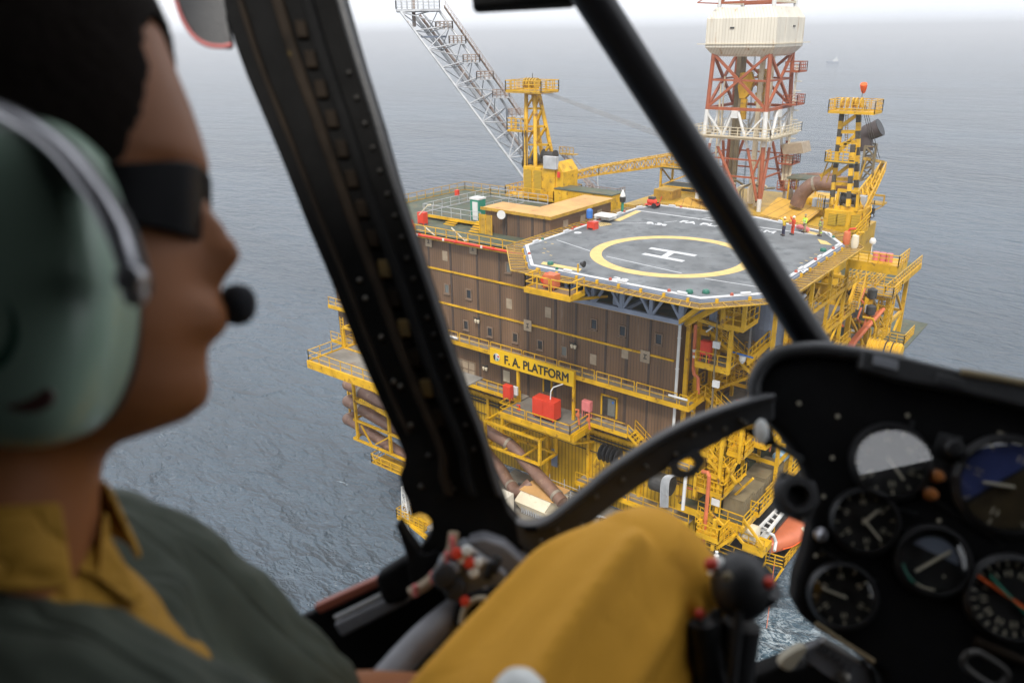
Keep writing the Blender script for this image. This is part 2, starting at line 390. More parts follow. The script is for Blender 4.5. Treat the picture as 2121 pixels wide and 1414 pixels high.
# ---- accommodation block -------------------------------------------------
acc = thing('accommodation_block', 'long brown clad accommodation block with rows of small windows', 'building', (-50, YF, ZB))
mb = MB(); XS = -43.2
mb.b2(XS, XC, YF, 84, ZB, ZW); mb.b2(XL, XS, YF, 84, ZB, ZR)
mb.build('wall', 'brown', acc)
mb = MB(); mb.b2(XC+.003, XC+.05, YF+.05, 84, ZB, ZW-.1); mb.build('side_wall', 'brown_side', acc)
mb = MB(); mb.b2(XL, XS-.1, YF+.3, 84, ZR+.01, ZR+.06); mb.b2(XS, XC, YF+.1, 84, ZW+.01, ZW+.05); mb.build('roof', 'deckgreen', acc)
for z, x1 in ((ZL1, XS), (ZL2, XC-.3)):
    mb = MB(); mb.b2(XL, x1, YF-.13, YF-.003, z-.09, z+.09); mb.build('yellow_band', 'yellow', acc)
mb = MB(); mb.b2(XS, XC+.1, YF-.12, YF-.003, ZW-.12, ZW+.1); mb.build('yellow_band', 'yellow', acc)
for px_ in (852, 894, 937.6, 990.8, 1036, 1093, 1151, 1193.5, 1257, 1302, 1350):
    p = at_y(px_, 640, YF); mb = MB(); top = ZR-.2 if p.x < XS else ZW-.2
    mb.b2(p.x-.12, p.x+.12, YF-.035, YF-.002, ZB, top); mb.build('wall_seam', 'brown_seam', acc)
def win(x, y, w, h, kind):
    p = at_y(x, y, YF); s = 1/26.0
    W, Hh = w, h
    if kind == 'blank':
        mb = MB(); mb.box((p.x, YF-.02, p.z), (W, .04, Hh)); mb.build('blank_panel', 'tanpanel', acc); return
    mb = MB(); t = .12
    for dx in (-1, 1): mb.box((p.x+dx*(W/2-t/2), YF-.05, p.z), (t, .1, Hh))
    for dz in (-1, 1): mb.box((p.x, YF-.05, p.z+dz*(Hh/2-t/2)), (W-2*t, .1, t))
    mb.box((p.x, YF-.10, p.z-Hh/2-.03), (W+.1, .2, .06))
    f = mb.build('window', 'brown_trim', acc)
    mb = MB(); mb.box((p.x, YF-.015, p.z), (W-2*t, .03, Hh-2*t)); g = mb.build('pane', 'glass_dark' if kind == 'dark' else 'glass_grey', f)
    g.matrix_parent_inverse = Matrix.Identity(4); g.matrix_parent_inverse = Matrix.Identity(4) if False else f.matrix_parent_inverse.inverted()@f.matrix_parent_inverse
for x, y, k in ((922, 530, 'blank'), (926.5, 598, 'grey'), (972, 609, 'dark'), (1054, 554.5, 'grey'), (1055, 629, 'blank'), (1135.6, 647, 'blank'),
                (1231, 671, 'dark'), (1290, 685, 'dark'), (917, 661, 'grey'), (966, 673, 'dark'), (1015.5, 687, 'dark'), (1068, 699, 'dark'),
                (1119.5, 714, 'dark'), (1169, 727, 'grey'), (1229, 744, 'blank'), (1365, 702, 'dark'), (1295, 731, 'blank'), (870, 645, 'grey')):
    win(x, y, .78, 1.12, k) if k != 'blank' else win(x, y, .72, 1.05, k)
for x, y in ((890, 499), (982, 514), (1095, 673), (1338, 737)):   # square tan plates with a dark I section
    p = at_y(x, y, YF); mb = MB(); mb.box((p.x, YF-.16, p.z), (.95, .07, 1.15)); pl = mb.build('anchor_plate', 'tanpanel', acc)
    mb = MB(); y0 = YF-.215
    for dz in (-.2, .2): mb.box((p.x, y0, p.z+dz), (.34, .04, .06))
    mb.box((p.x, y0, p.z), (.06, .04, .34)); q = mb.build('beam_end', 'dark', acc)
# panelled louvre window lower left, small white vent
p = at_y(965, 762, YF); mb = MB(); mb.box((p.x, YF-.04, p.z), (2.9, .08, 1.9)); lw = mb.build('louvre', 'tanpanel', acc)
mb = MB()
for i in range(4): mb.box((p.x-1.4+i*.933, YF-.1, p.z), (.07, .05, 1.9))
for dz in (-.9, 0, .9): mb.box((p.x, YF-.1, p.z+dz), (2.9, .05, .07))
mb.build('louvre_bars', 'brown_trim', acc)
p = at_y(1050, 779, YF); mb = MB()
for i in range(9): mb.box((p.x, YF-.06, p.z-.55+i*.14), (.85, .1, .09))
mb.build('vent_grille', 'cream', acc)
# doors
for x, yb, wd, ht, open_ in ((1135, 812, 1.0, 2.2, True), (1262, 862, 1.7, 2.15, False)):
    p = at_y(x, yb, YF); mb = MB()
    for dx in (-1, 1): mb.box((p.x+dx*wd/2, YF-.08, p.z+ht/2), (.13, .16, ht))
    mb.box((p.x, YF-.08, p.z+ht), (wd+.13, .16, .13)); d = mb.build('door', 'yellow', acc)
    mb = MB(); mb.box((p.x, YF-.03, p.z+ht/2), (wd-.13, .06, ht-.1)); mb.build('door_leaf', 'dark', acc)
    if not open_:
        mb = MB(); mb.box((p.x+.25, YF-.08, p.z+ht/2-.05), (.8, .05, ht-.35)); mb.build('door_pane', 'glass_grey', acc)
mb = MB(); p = at_y(1271, 833, YF); mb.lathe([(.12, 0), (.12, .03)], (p.x, YF-.15, p.z), 14, 'Y'); mb.build('round_sign', 'blue', acc)
# white down pipe at the corner with joints
p1 = at_y(1409, 668, YF-.3); p2 = at_y(1387, 940, YF-.3)
mb = MB(); mb.bar((p1.x, YF-.3, ZW+.2), (p1.x, YF-.3, ZB-1), .28, n=10)
for z in (29.2, 26.3, 23.1, 20.0): mb.bar((p1.x, YF-.3, z), (p1.x, YF-.3, z+.08), .36, n=10)
o = mb.build('down_pipe', 'white', acc)
mb = MB(); mb.b2(XC+.5, XC+.85, YF+.3, YF+.65, 13, ZW+.5); mb.build('corner_column', 'yellow', acc)
# roof edge beam, rail, red fire main
mb = MB(); mb.b2(XL, XS-1.2, YF-.7, YF+.4, ZR-.22, ZR); mb.build('roof_edge_beam', 'yellow', acc)
mb = MB(); mb.rail([(XL, YF-.6, ZR), (XS-1.2, YF-.6, ZR)], w=.07); mb.build('roof_railing', 'yellow', acc)
mb = MB(); mb.bar((XL, YF-.9, ZR+.12), (-46, YF-.9, ZR+.12), .26, n=10)
for x in (-60.1, -54.9, -49.9): mb.bar((x-.05, YF-.9, ZR+.12), (x+.1, YF-.9, ZR+.12), .38, n=10)
fm = mb.build('fire_main', 'red', acc); 
mb = MB()
for x in (-60.3, -56.5, -51.3): mb.box((x, YF-1.02, ZR+.12), (.22, .1, .26))
mb.build('pipe_clamp', 'white', acc)

# ---- penthouse on the roof ----------------------------------------------
pen = thing('roof_penthouse', 'low brown penthouse with ochre L shaped roof and white satellite dish', 'building', (-50, 64.5, ZR))
zt = 36.75
mb = MB(); mb.b2(-55.4, -46.9, 64.5, 67.6, ZR, zt); mb.b2(-50.3, -46.9, 67.605, 76, ZR, zt); mb.build('wall', 'brown', pen)
mb = MB(); mb.b2(-55.7, -46.6, 64.2, 67.8, zt, zt+.14); mb.b2(-50.6, -46.6, 67.803, 76.3, zt, zt+.14); mb.build('roof', 'ochre_roof', pen, bevel=.03)
mb = MB(); mb.b2(-55.75, -46.55, 64.12, 64.19, zt-.12, zt+.2); mb.b2(-46.59, -46.5, 64.2, 76.35, zt-.12, zt+.2); mb.build('roof_edge', 'yellow_worn', pen)
for x in (-52.9, -50.9, -49.1, -47.6): mb = MB(); mb.b2(x-.14, x+.14, 64.46, 64.497, ZR, zt-.15); mb.build('wall_seam', 'brown_seam', pen)
p = at_y(1038, 445, 63.6); q = Matrix.Rotation(R(20), 3, 'Z')
mb = MB(); mb.lathe([(.46, 0), (.46, .05), (.3, .12), (.05, .16)], p, 28, 'Y', M3=q); mb.build('satellite_dish', 'white', pen, smooth=True)
mb = MB(); mb.bar(p+V((0, .1, 0)), (p.x, 64.45, p.z), .08); mb.bar((p.x, 64.4, p.z+.3), (p.x, 64.4, ZR), .1); mb.build('dish_bracket', 'dark', pen)
for yy in (67.2, 70.4, 73.6): mb = MB(); mb.b2(-46.88, -46.82, yy-.45, yy+.45, ZR+.3, ZR+1.9); mb.build('window', 'tanpanel', pen)

# rooftop kit
def simple(name, label, cat, mat, fn, bevel=.02, group=None):
    mb = MB(); fn(mb); o = mb.build(name, mat, None, bevel=bevel); return tag(o, label, cat, group)
t = thing('roof_cabinet', 'white and green doored cabinet standing left of the brown penthouse', 'cabinet', (-58.3, 68, ZR))
p = at_y(991, 462, 67); mb = MB(); mb.box((p.x, 67, ZR+1.5), (1.25, 1.2, 2.7)); mb.build('body', 'green', t, bevel=.02)
mb = MB(); mb.box((p.x+.12, 66.37, ZR+1.45), (.75, .05, 2.35)); mb.build('door', 'white', t)
mb = MB(); mb.box((p.x, 67, ZR+2.95), (1.32, 1.3, .2)); mb.build('cap', 'white', t)
def cab(x, y, Y, w, h, d, name, label, mat='red', z0=None, legs=.0, cat='cabinet', group=None, door=True):
    p = at_y(x, y, Y); z = p.z if z0 is None else z0
    t = thing(name, label, cat, (p.x, Y, z), group)
    mb = MB(); mb.box((p.x, Y, z+legs+h/2), (w, d, h)); mb.build('body', mat, t, bevel=.025)
    if door: 
        mb = MB(); mb.box((p.x-w*.22, Y-d/2-.02, z+legs+h/2), (w*.42, .03, h*.88)); mb.box((p.x+w*.22, Y-d/2-.02, z+legs+h/2), (w*.42, .03, h*.88)); mb.build('door', mat, t, bevel=.006)
    if legs:
        for a, b in ((-1, -1), (1, -1), (1, 1), (-1, 1)):
            mb = MB(); mb.bar((p.x+a*w*.42, Y+b*d*.4, z), (p.x+a*w*.42, Y+b*d*.4, z+legs), .07); mb.build('leg', mat, t)
    return t
cab(876, 465, 63, .95, 1.25, .7, 'fire_cabinet', 'red fire cabinet on the roof edge beside the dark window post', z0=ZR, legs=.25)
cab(948, 434, 76, .5, .75, .4, 'extinguisher_box', 'small red box hung on the far roof railing left of the white cabinet', z0=ZR+.6, door=False)
simple('pipe_manifold', 'red valve pipework at the left end of the roof railing', 'pipework', 'red', lambda m: (m.tube([at_y(846, 486, 61), at_y(858, 470, 61), at_y(852, 455, 61)], .13, 8), m.tube([at_y(842, 470, 61.5), at_y(862, 478, 61.5)], .16, 8), m.lathe([(.3, 0), (.3, .1)], at_y(856, 473, 60.8), 12, 'Y')), 0)
# raised green roof platform with steps and rails
t = thing('roof_platform', 'raised green plated platform with grey and yellow rails and yellow steps', 'platform', (-60, 68, ZR))
mb = MB(); mb.b2(-66, -57.0, 65.5, 78, ZR+.45, ZR+.6); mb.build('deck', 'deckgreen', t)
mb = MB(); mb.b2(-66.1, -56.9, 65.35, 65.5, ZR+.35, ZR+.66); mb.build('edge', 'yellow', t)
mb = MB(); mb.rail([(-57.2, 65.8, ZR+.6), (-66, 65.8, ZR+.6)], w=.06, kick=False); mb.rail([(-57, 78, ZR+.6), (-66, 78, ZR+.6), (-66, 66, ZR+.6)], w=.06); mb.rail([(-60, 70, ZR+.6), (-60, 77, ZR+.6)], w=.05); mb.build('railing', 'steel', t)
mb = MB()
for i in range(3): mb.b2(-61.6, -60.0, 64.4+i*.33, 64.72+i*.33, ZR+.08+i*.15, ZR+.15+i*.15)
mb.build('steps', 'yellow', t)
t = thing('mesh_screen', 'yellow framed mesh screen and steps against the left end of the penthouse', 'screen', (-56, 63, ZR))
p = at_y(1000, 470, 63.2); mb = MB(); mb.box((p.x+.1, 63.6, ZR+1.1), (1.7, .04, 2.1)); mb.build('mesh_panel', 'yellow_worn', t)
mb = MB(); [mb.bar((p.x+.1+dx, 63.55, ZR), (p.x+.1+dx, 63.55, ZR+2.2), .08) for dx in (-.85, 0, .85)]; [mb.b2(p.x-2.1, p.x-.8, 63.3+i*.3, 63.6+i*.3, ZR+.1+i*.2, ZR+.2+i*.2) for i in range(5)]; mb.build('frame', 'yellow', t)
t = thing('roof_fence', 'long yellow handrail round the far edge of the flat roof', 'railing', (-60, 82, ZR))
mb = MB(); mb.rail([(-74, 62, ZR), (-74, 82, ZR), (-50, 82, ZR)], w=.07, h=1.15); mb.build('rail', 'yellow_worn', t)
t = thing('shipping_container', 'yellow ribbed container with faded green top behind the penthouse roof', 'container', (-52.6, 80, 32.8), rz=0)
a = at_y(1148, 449, 79); mb = MB(); L = 8.2; x0 = a.x
mb.b2(x0, x0+L, 79, 81.6, ZR, ZR+2.35)
for i in range(20): mb.b2(x0+2.2+i*.3, x0+2.34+i*.3, 78.94, 78.995, ZR+.15, ZR+2.2)
mb.build('body', 'yellow', t); mb = MB(); mb.b2(x0-.03, x0+L+.03, 78.9, 81.7, ZR+2.35, ZR+2.46); mb.build('top', 'deckgreen', t)
for i in range(2): mb = MB(); mb.b2(x0+.12+i*1.0, x0+1.05+i*1.0, 78.93, 78.99, ZR+.12, ZR+2.25); mb.build('door', 'yellow', t)
t = thing('navigation_light', 'white cone topped dark lamp at the far corner of the ochre roof', 'lamp', (-46.8, 76, ZR))
p = at_y(1290, 405, 76.2); mb = MB(); mb.lathe([(.3, 0), (.36, .5), (.25, .6)], (p.x, p.y, p.z-.7), 14); mb.build('base', 'dark', t, smooth=True)
mb = MB(); mb.lathe([(.3, 0), (.26, .25), (.04, .75)], (p.x, p.y, p.z-.1), 14); mb.build('cone', 'white', t, smooth=True)
mb = MB(); mb.bar((p.x, p.y, ZR), (p.x, p.y, p.z-.7), .3, n=8); mb.build('stem', 'green', t)
cab(1228, 452, 67.5, .9, 1.2, .8, 'hose_reel_box', 'red box with white disc between the penthouse and the helideck edge', z0=ZR+.9, cat='box')
simple('blue_tank', 'small blue tank beside the red box near the ochre roof edge', 'tank', 'blue', lambda m: m.lathe([(.28, 0), (.32, .1), (.32, .8), (.2, .95)], at_y(1221, 452, 67), 12), 0)
simple('white_locker', 'flat white locker lying on the upper left helideck edge', 'locker', 'white', lambda m: (m.box(at_z(1254, 448, 35.9), (1.9, 1.4, .5)), m.box(at_z(1254, 446, 36.2), (2.0, 1.5, .08))), .03)
simple('red_pipes', 'tangle of red pipes along the penthouse side by the helideck', 'pipework', 'red', lambda m: [m.tube([(-46.2+random.uniform(-.3, .6), 65+i*.9, 34.6+random.random()*.9), (-45.6+random.uniform(-.3, .6), 66.2+i*.9, 34.8+random.random()), (-46.2, 67+i*.9, 34.9)], .09, 6) for i in range(8)], 0)
for i, (x, y, a, b) in enumerate(((868, 445, 886, 425), (878, 468, 905, 492), (935, 472, 962, 498))):
    t = simple('roof_light_arm', ['slanting cream lamp arm above the far roof rail at left', 'pale lamp arm leaning over the red fire main by the red cabinet', 'pale lamp arm leaning over the red fire main at mid roof'][i], 'lamp arm', 'cream', lambda m: (m.bar(at_y(x, y, 61-i*.5), at_y(a, b, 61-i*.8), .09), m.bar(at_y(a, b, 61-i*.8), at_y(a+6, b-1, 61-i*.8), .16)), 0)

# ---- walkways on the facade ---------------------------------------------
zw1 = 23.45
t = thing('upper_walkway', 'yellow railed walkway crossing the brown facade above the sign and round its corner', 'walkway', (-50, YF-1, zw1))
mb = MB(); mb.b2(XL, XC+2.0, YF-1.35, YF, zw1-.06, zw1); mb.build('deck', 'grating', t)
mb = MB(); mb.b2(XL, XC+2.0, YF-1.47, YF-1.36, zw1-.32, zw1+.12)
for i in range(22): mb.b2(-75+i*2.2, -74.9+i*2.2, YF-1.3, YF, zw1-.28, zw1-.065)
mb.b2(XC+2.0, XC+2.1, YF-1.4, YF+5, zw1-.32, zw1+.12); mb.b2(XC+.9, XC+2.0, YF+.003, YF+5, zw1-.06, zw1); mb.build('edge_beam', 'yellow', t)
mb = MB(); x = -76
while x < XC+1.9:
    x2 = min(x+4.3, XC+2.0); mb.rail([(x+.12, YF-1.4, zw1), (x2-.12, YF-1.4, zw1)], w=.07, kick=False); x = x2
mb.rail([(XC+2, YF-1.4, zw1), (XC+2, YF+5, zw1)], w=.07); mb.build('railing', 'yellow', t)
mb = MB()
for (a, b) in ((1418, 1394), ): p = at_y(1404, 823, YF-1.6); mb.bar((p.x-.9, p.y, p.z), (p.x+.9, p.y, p.z), .2, n=8)
p = at_y(935, 697, YF-1.6); mb.bar((p.x-.9, p.y, p.z), (p.x+.9, p.y, p.z), .2, n=8); mb.build('tube_light', 'white', t)
mb = MB(); mb.bar((XL, YF-.5, zw1-.55), (XC+2, YF-.5, zw1-.55), .07, n=6); mb.bar((XL, YF-.3, zw1-.75), (XC+2, YF-.3, zw1-.75), .07, n=6); mb.build('cable_run', 'steel', t)

zw2 = 19.0
t = thing('lower_walkway', 'lower yellow walkway along the foot of the brown facade with stepped rails', 'walkway', (-45, YF-1, zw2))
def wseg(mbd, mbb, mbr, x0, x1, z, y0=YF-1.4):
    mbd.b2(x0, x1, y0, YF, z-.05, z); mbb.b2(x0, x1, y0-.1, y0, z-.3, z+.1); mbr.rail([(x0, y0-.05, z), (x1, y0-.05, z)], w=.07, kick=False)
A_, B_, C_ = MB(), MB(), MB()
wseg(A_, B_, C_, XL, -46.2, zw2)
wseg(A_, B_, C_, -37.9, -33.6, zw2); wseg(A_, B_, C_, -31.3, XC+2.5, zw2-1.7)
C_.stair((-33.6, YF-.7, zw2), (-31.3, YF-.7, zw2-1.7), 1.3)
A_.build('deck', 'grating', t); B_.build('edge_beam', 'yellow', t); C_.build('railing', 'yellow', t)

# sign platform and its kit
zs = 18.85; yp = 55.4
t = thing('sign_platform', 'projecting yellow platform under the long sign with rails and deep support beams', 'platform', (-42, yp, zs))
x0, x1 = -46.4, -37.9
mb = MB(); mb.b2(x0, x1, yp, YF-1.4, zs-.06, zs); mb.b2(x0, x1, YF-1.397, YF, zs-.06, zs); mb.build('deck', 'deckgrey', t)
mb = MB(); mb.b2(x0-.1, x1+.1, yp-.12, yp, zs-.45, zs+.12); mb.b2(x1, x1+.12, yp, YF, zs-.45, zs+.12); mb.b2(x0-.12, x0, yp, YF, zs-.45, zs+.12)
for i in range(4): mb.b2(x0+.3+i*2.7, x0+.6+i*2.7, yp+.3, YF, zs-.75, zs-.065)
mb.b2(x0, x1, yp+.9, yp+1.2, zs-1.3, zs-.76)
for x in (x0+.2, x0+3.1, x0+6, x1-.3): mb.bar((x, yp+.9, zs-1.2), (x, YF, zs-2.6), .2)
mb.build('edge_beam', 'yellow', t)
mb = MB(); mb.rail([(x0, YF-1.4, zs), (x0, yp, zs)], w=.07); mb.rail([(x0, yp, zs), (x0+3.2, yp, zs)], w=.07); mb.rail([(x0+3.4, yp, zs), (x1, yp, zs), (x1, YF-1.4, zs)], w=.07); mb.build('railing', 'yellow', t)
# sign
sg = thing('platform_sign', 'long yellow sign lettered F. A. PLATFORM with a small round emblem', 'sign', (-42, YF-1.6, 23))
pl_ = at_y(1016, 737, YF-1.75); pr_ = at_y(1189, 783, YF-1.75)
zc = (pl_.z+pr_.z)/2; hs_ = 1.62
mb = MB(); mb.box(((pl_.x+pr_.x)/2, YF-1.75, zc), (pr_.x-pl_.x, .16, hs_)); mb.build('board', material('bright_sign_yellow', (.66, .40, .008), .45, var=.08, scale=1), sg)
M['black_letter'] = material('black_letters', (.015, .015, .015), .5)
Rm = axes3((1, 0, 0), (0, 0, 1))
W_ = pr_.x-pl_.x
text('lettering', 'F. A. PLATFORM', 'black_letter', (pl_.x+W_*.565, YF-1.84, zc-.05), Rm, 1.3, sg, .01, 1.12, offset=.032, fit=W_*.76)
mb = MB(); mb.lathe([(.42, 0), (.42, .03)], (pl_.x+W_*.085, YF-1.87, zc), 28, 'Y'); mb.build('emblem', 'mark_white', sg)
mb = MB(); ex = pl_.x+W_*.085
mb.prism([(ex-.40, YF-1.9, zc+.1), (ex-.12, YF-1.9, zc+.38), (ex-.12, YF-1.9, zc-.38), (ex-.36, YF-1.9, zc-.2)], (0, .02, 0)); mb.build('emblem_black', 'black', sg)
mb = MB(); mb.prism([(ex+.08, YF-1.9, zc+.1), (ex+.3, YF-1.9, zc+.28), (ex+.4, YF-1.9, zc+.05)], (0, .02, 0)); mb.build('emblem_red', 'red', sg)
mb = MB(); mb.prism([(ex+.05, YF-1.9, zc-.36), (ex+.33, YF-1.9, zc-.2), (ex+.05, YF-1.9, zc-.05)], (0, .02, 0)); mb.build('emblem_green', 'green', sg)
for x in (pl_.x+W_*.33, pr_.x-.15): mb = MB(); mb.b2(x-.13, x+.13, YF-1.66, YF-1.4, zs, zc+.7); mb.build('post', 'yellow', sg)
mb = MB(); mb.tube([at_y(1140, 828, 57), at_y(1141, 810, 57), at_y(1146, 802, 57.3), at_y(1166, 795, 58)], .06, 8); o = mb.build('lamp_pole', 'white'); tag(o, 'white bent pole standing on the big red cabinet below the sign', 'pole')
cab(1132, 866, 57.0, 2.6, 1.9, 1.2, 'deluge_cabinet', 'large red cabinet on the platform below the yellow sign', z0=zs+.15, legs=.2)
cab(1053, 838, 57, .95, 1.35, .55, 'fire_hose_box', 'narrow red box on a stand at the left end of the sign platform', z0=zs+.7, legs=.3)
cab(1068, 838, 57.6, .6, .9, .2, 'notice_board', 'small white board beside the narrow red box', 'white', z0=zs+1.2, door=False)
cab(1216, 838, 58.6, .95, 1.05, .5, 'faded_hose_box', 'faded pink red box on a stand right of the sign', 'pinkred', z0=zw2+.4, legs=.8)
for i, (x, y) in enumerate(((1076, 850), (1198, 860), (1220, 870))):
    mb = MB(); p = at_y(x, y, 57-i*.2); mb.tube([p+V((-.3, 0, .5)), p+V((0, 0, .6)), p, p+V((.1, 0, -.9))], .1, 8); mb.lathe([(.22, 0), (.22, .06)], p+V((0, -.15, .1)), 12, 'Y')
    tag(mb.build('fire_valve', 'red' if i == 0 else 'orangepipe'), ['red hydrant valve by the narrow red box on the sign platform', 'orange valve under the right end of the sign', 'orange valve under the faded pink red box'][i], 'valve')
# twin floodlights on the wall
for i, (x, y) in enumerate(((989.5, 662), (1189, 714), (1006, 760))):
    t = thing('wall_floodlight', ['twin floodlight on the brown wall left of the middle window row', 'twin floodlight on the brown wall above the right end of the sign', 'twin floodlight on the brown wall left of the sign'][i], 'floodlight', at_y(x, y, YF-.3), 'twin floodlights on the brown wall')
    p = V(t.location); mb = MB(); mb.bar(p+V((-.5, -.1, .2)), p+V((.4, -.1, .1)), .09); mb.bar(p+V((0, .3, .1)), p+V((0, -.2, .1)), .1); mb.build('bracket', 'dark', t)
    for d in (-.16, .2): mb = MB(); mb.lathe([(.1, 0), (.16, .3), (.08, .35)], p+V((d, -.15, -.3)), 10); mb.build('lamp_head', 'cream', t)

# ---- yellow ribbed module below the facade ------------------------------
mod = thing('ribbed_module', 'yellow ribbed steel wall of the module below the brown block', 'building', (-45, YF+.4, 13))
mb = MB(); mb.b2(XL, -27, YF+.4, 84, 9.5, ZB-.05); mb.build('wall', 'yellow_rib', mod)
mb = MB(); mb.b2(XL, -27, YF-.1, YF+.5, ZB-.4, ZB-.03); mb.build('top_beam', 'yellow', mod)
mb = MB(); mb.bar((XL, YF+.2, ZB-.9), (-27, YF+.2, ZB-.9), .16, n=6); mb.bar((XL, YF+.25, ZB-1.3), (-27, YF+.25, ZB-1.3), .22, .1); mb.bar((XL, YF+.2, ZB-2.6), (-27, YF+.2, ZB-2.6), .1, n=6); mb.build('cable_tray', 'dark', mod)
for x in (-52, -44, -38.9, -33): mb = MB(); mb.b2(x-.16, x+.16, YF+.05, YF+.39, 9.5, ZB-.4); mb.build('column', 'yellow', mod)
p = at_y(1148, 948, YF+.3); mb = MB(); mb.box((p.x, YF+.34, p.z), (.75, .1, 2.0)); mb.build('door', 'bluegrey', mod)
# lower walk at its foot
t = thing('module_walkway', 'narrow yellow walkway at the foot of the ribbed yellow wall', 'walkway', (-40, YF-1, 12.4))
mb = MB(); mb.b2(-39.5, -27, YF-1.2, YF+.35, 11.8, 11.86); mb.build('deck', 'grating', t)
mb = MB(); mb.b2(-39.5, -27, YF-1.3, YF-1.2, 11.5, 11.95); mb.build('edge_beam', 'yellow', t)
mb = MB(); mb.rail([(-39.5, YF-1.2, 11.86), (-33.5, YF-1.2, 11.86)], w=.07); mb.rail([(-33.3, YF-1.2, 11.86), (-27, YF-1.2, 11.86)], w=.07); mb.build('railing', 'yellow', t)
# black cable reels
t = thing('cable_reel', 'black ribbed cable reel against the yellow wall', 'reel', at_y(1262, 940, 58.5)); p = V(t.location)
mb = MB()
for i in range(5): mb.lathe([(.75, 0), (.85, .08), (.75, .16)], p+V((i*.45-.9, 0, 0)), 20, 'X')
mb.build('drum', 'black', t, smooth=True)
mb = MB(); [mb.bar(p+V((dx, 0, 0)), p+V((dx+e, -.3, -1.4)), .1) for dx in (-1, 1.1) for e in (-.6, .6)]; mb.build('stand', 'yellow', t)

# truss frames carrying the ducts
def frame_box(name, label, x0, x1, y0, y1, z0, z1, mat='yellow', w=.28, div=2, group=None, diag=False):
    t = thing(name, label, 'frame', (x0, y0, z0), group)
    mb = MB()
    for x in (x0, x1):
        for y in (y0, y1): mb = MB(); mb.bar((x, y, z0), (x, y, z1), w); mb.build('post', mat, t)
    mb = MB()
    for z in (z0, z1):
        for y in (y0, y1): mb.bar((x0, y, z), (x1, y, z), w*.9)
        for x in (x0, x1): mb.bar((x, y0, z), (x, y1, z), w*.9)
        for i in range(1, div): xx = x0+(x1-x0)*i/div; mb.bar((xx, y0, z), (xx, y1, z), w*.7)
    if diag:
        for i in range(div):
            a = x0+(x1-x0)*i/div; b = x0+(x1-x0)*(i+1)/div; mb.bar((a, y0, z0), (b, y0, z1), w*.6)
    mb.build('beams', mat, t); return t
a = at_y(1003, 815, 55.8); b = at_y(1115, 872, 55.8); c = at_y(1118, 962, 55.8)
frame_box('support_truss', 'open yellow steel frame hanging under the sign platform around a brown duct', a.x, c.x, 55.8, 58.6, c.z, c.z+2.7, w=.26, div=3)
# brown ducts
def duct(pts, r, label, bands, elbow=8, name='exhaust_duct', mat='duct'):
    t = thing(name, label, 'duct', pts[0]); P = spline(pts, elbow)
    mb = MB(); mb.tube(P, r, 18); mb.build('pipe', mat, t, smooth=True)
    for k in bands:
        q = lerpl(P, k); q2 = lerpl(P, min(1, k+.01)); d = (q2-q).normalized()
        mb = MB(); mb.bar(q-d*.16, q+d*.16, r*2.16, n=18); mb.build('band', 'duct_band', t)
    return t
duct([at_y(985, 878, 57), at_y(1030, 905, 57), at_y(1062, 925, 57), at_y(1090, 958, 56.5), at_y(1130, 1000, 55.5), at_y(1165, 1040, 54.6)], .62, 'large brown duct bending down out of the yellow frame', (.34, .93))
duct([at_y(1000, 930, 57.5), at_y(1032, 965, 57.5), at_y(1055, 1000, 56), at_y(1075, 1020, 55), at_y(1100, 1000, 56)], .6, 'brown duct elbow behind the white hopper roof', (.55,))
# lower cargo deck
LD = 9.4
t = thing('lower_deck', 'grey plated lower deck in front of the yellow wall', 'deck', (-45, 52, LD))
mb = MB(); mb.b2(-48.5, -28, 46.5, YF+.3, LD-.4, LD); mb.build('plating', 'deckgrey', t)
t = thing('air_intake_housing', 'white and rusty hopper shaped housing with louvred front on the lower deck', 'housing', at_z(1100, 1060, LD)); p = at_z(1103, 1072, LD)
sx, sy = 2.1, 1.6; z0 = LD; zt2 = LD+2.3
mb = MB(); x0, x1, y0, y1 = p.x-sx, p.x+sx, p.y, p.y+3.2
mb.prism([(x0+.5, y0+.35, z0), (x0, y0-.25, z0+1.3), (x0+.35, y0+.5, zt2), (x0+.35, y1, zt2), (x0+.5, y1, z0)], (x1-x0-.5, 0, 0)); mb.build('shell', 'cream', t)
mb = MB()
for i in range(11): mb.b2(x0+.7+i*.29, x0+.8+i*.29, y0+.0, y0+.25, z0+.1, z0+1.15)
mb.build('louvre', 'steel', t)
mb = MB(); mb.prism([(x0+.2, y0+.35, zt2+.03), (x1+.1, y0+.35, zt2+.03), (x1+.1, y1+.1, zt2+.03), (x0+.2, y1+.1, zt2+.03)], (0, 0, .05)); mb.build('top', 'ochre_roof', t)
simple('generator_cabin', 'white ribbed cabin standing left of the hopper on the lower deck', 'cabin', 'white_rust', lambda m: m.box(at_z(1028, 1070, LD)+V((0, 0, 1.3)), (2.6, 2.4, 2.6)), .04)
t = thing('scaffold', 'grey tube scaffold round a white and blue tank on the lower deck', 'scaffold', at_z(1150, 1050, LD)); p = at_z(1147, 1062, LD)
mb = MB()
for i in range(3):
    for j in range(2): mb.bar((p.x-1.6+i*1.8, p.y+j*1.5, LD), (p.x-1.6+i*1.8, p.y+j*1.5, LD+3.2), .06)
for z in (.8, 1.7, 2.6):
    for j in range(2): mb.bar((p.x-1.8, p.y+j*1.5, LD+z), (p.x+2.2, p.y+j*1.5, LD+z), .05)
mb.build('tubes', 'steel', t)
t = thing('pump_tank', 'white tank with blue fittings inside the scaffold', 'tank', at_z(1150, 1042, LD)); p = at_z(1140, 1046, LD)+V((0, .3, .9))
mb = MB(); mb.lathe([(.3, -1.1), (.6, -.9), (.6, .9), (.3, 1.1)], p, 18, 'X'); mb.build('tank', 'white', t, smooth=True)
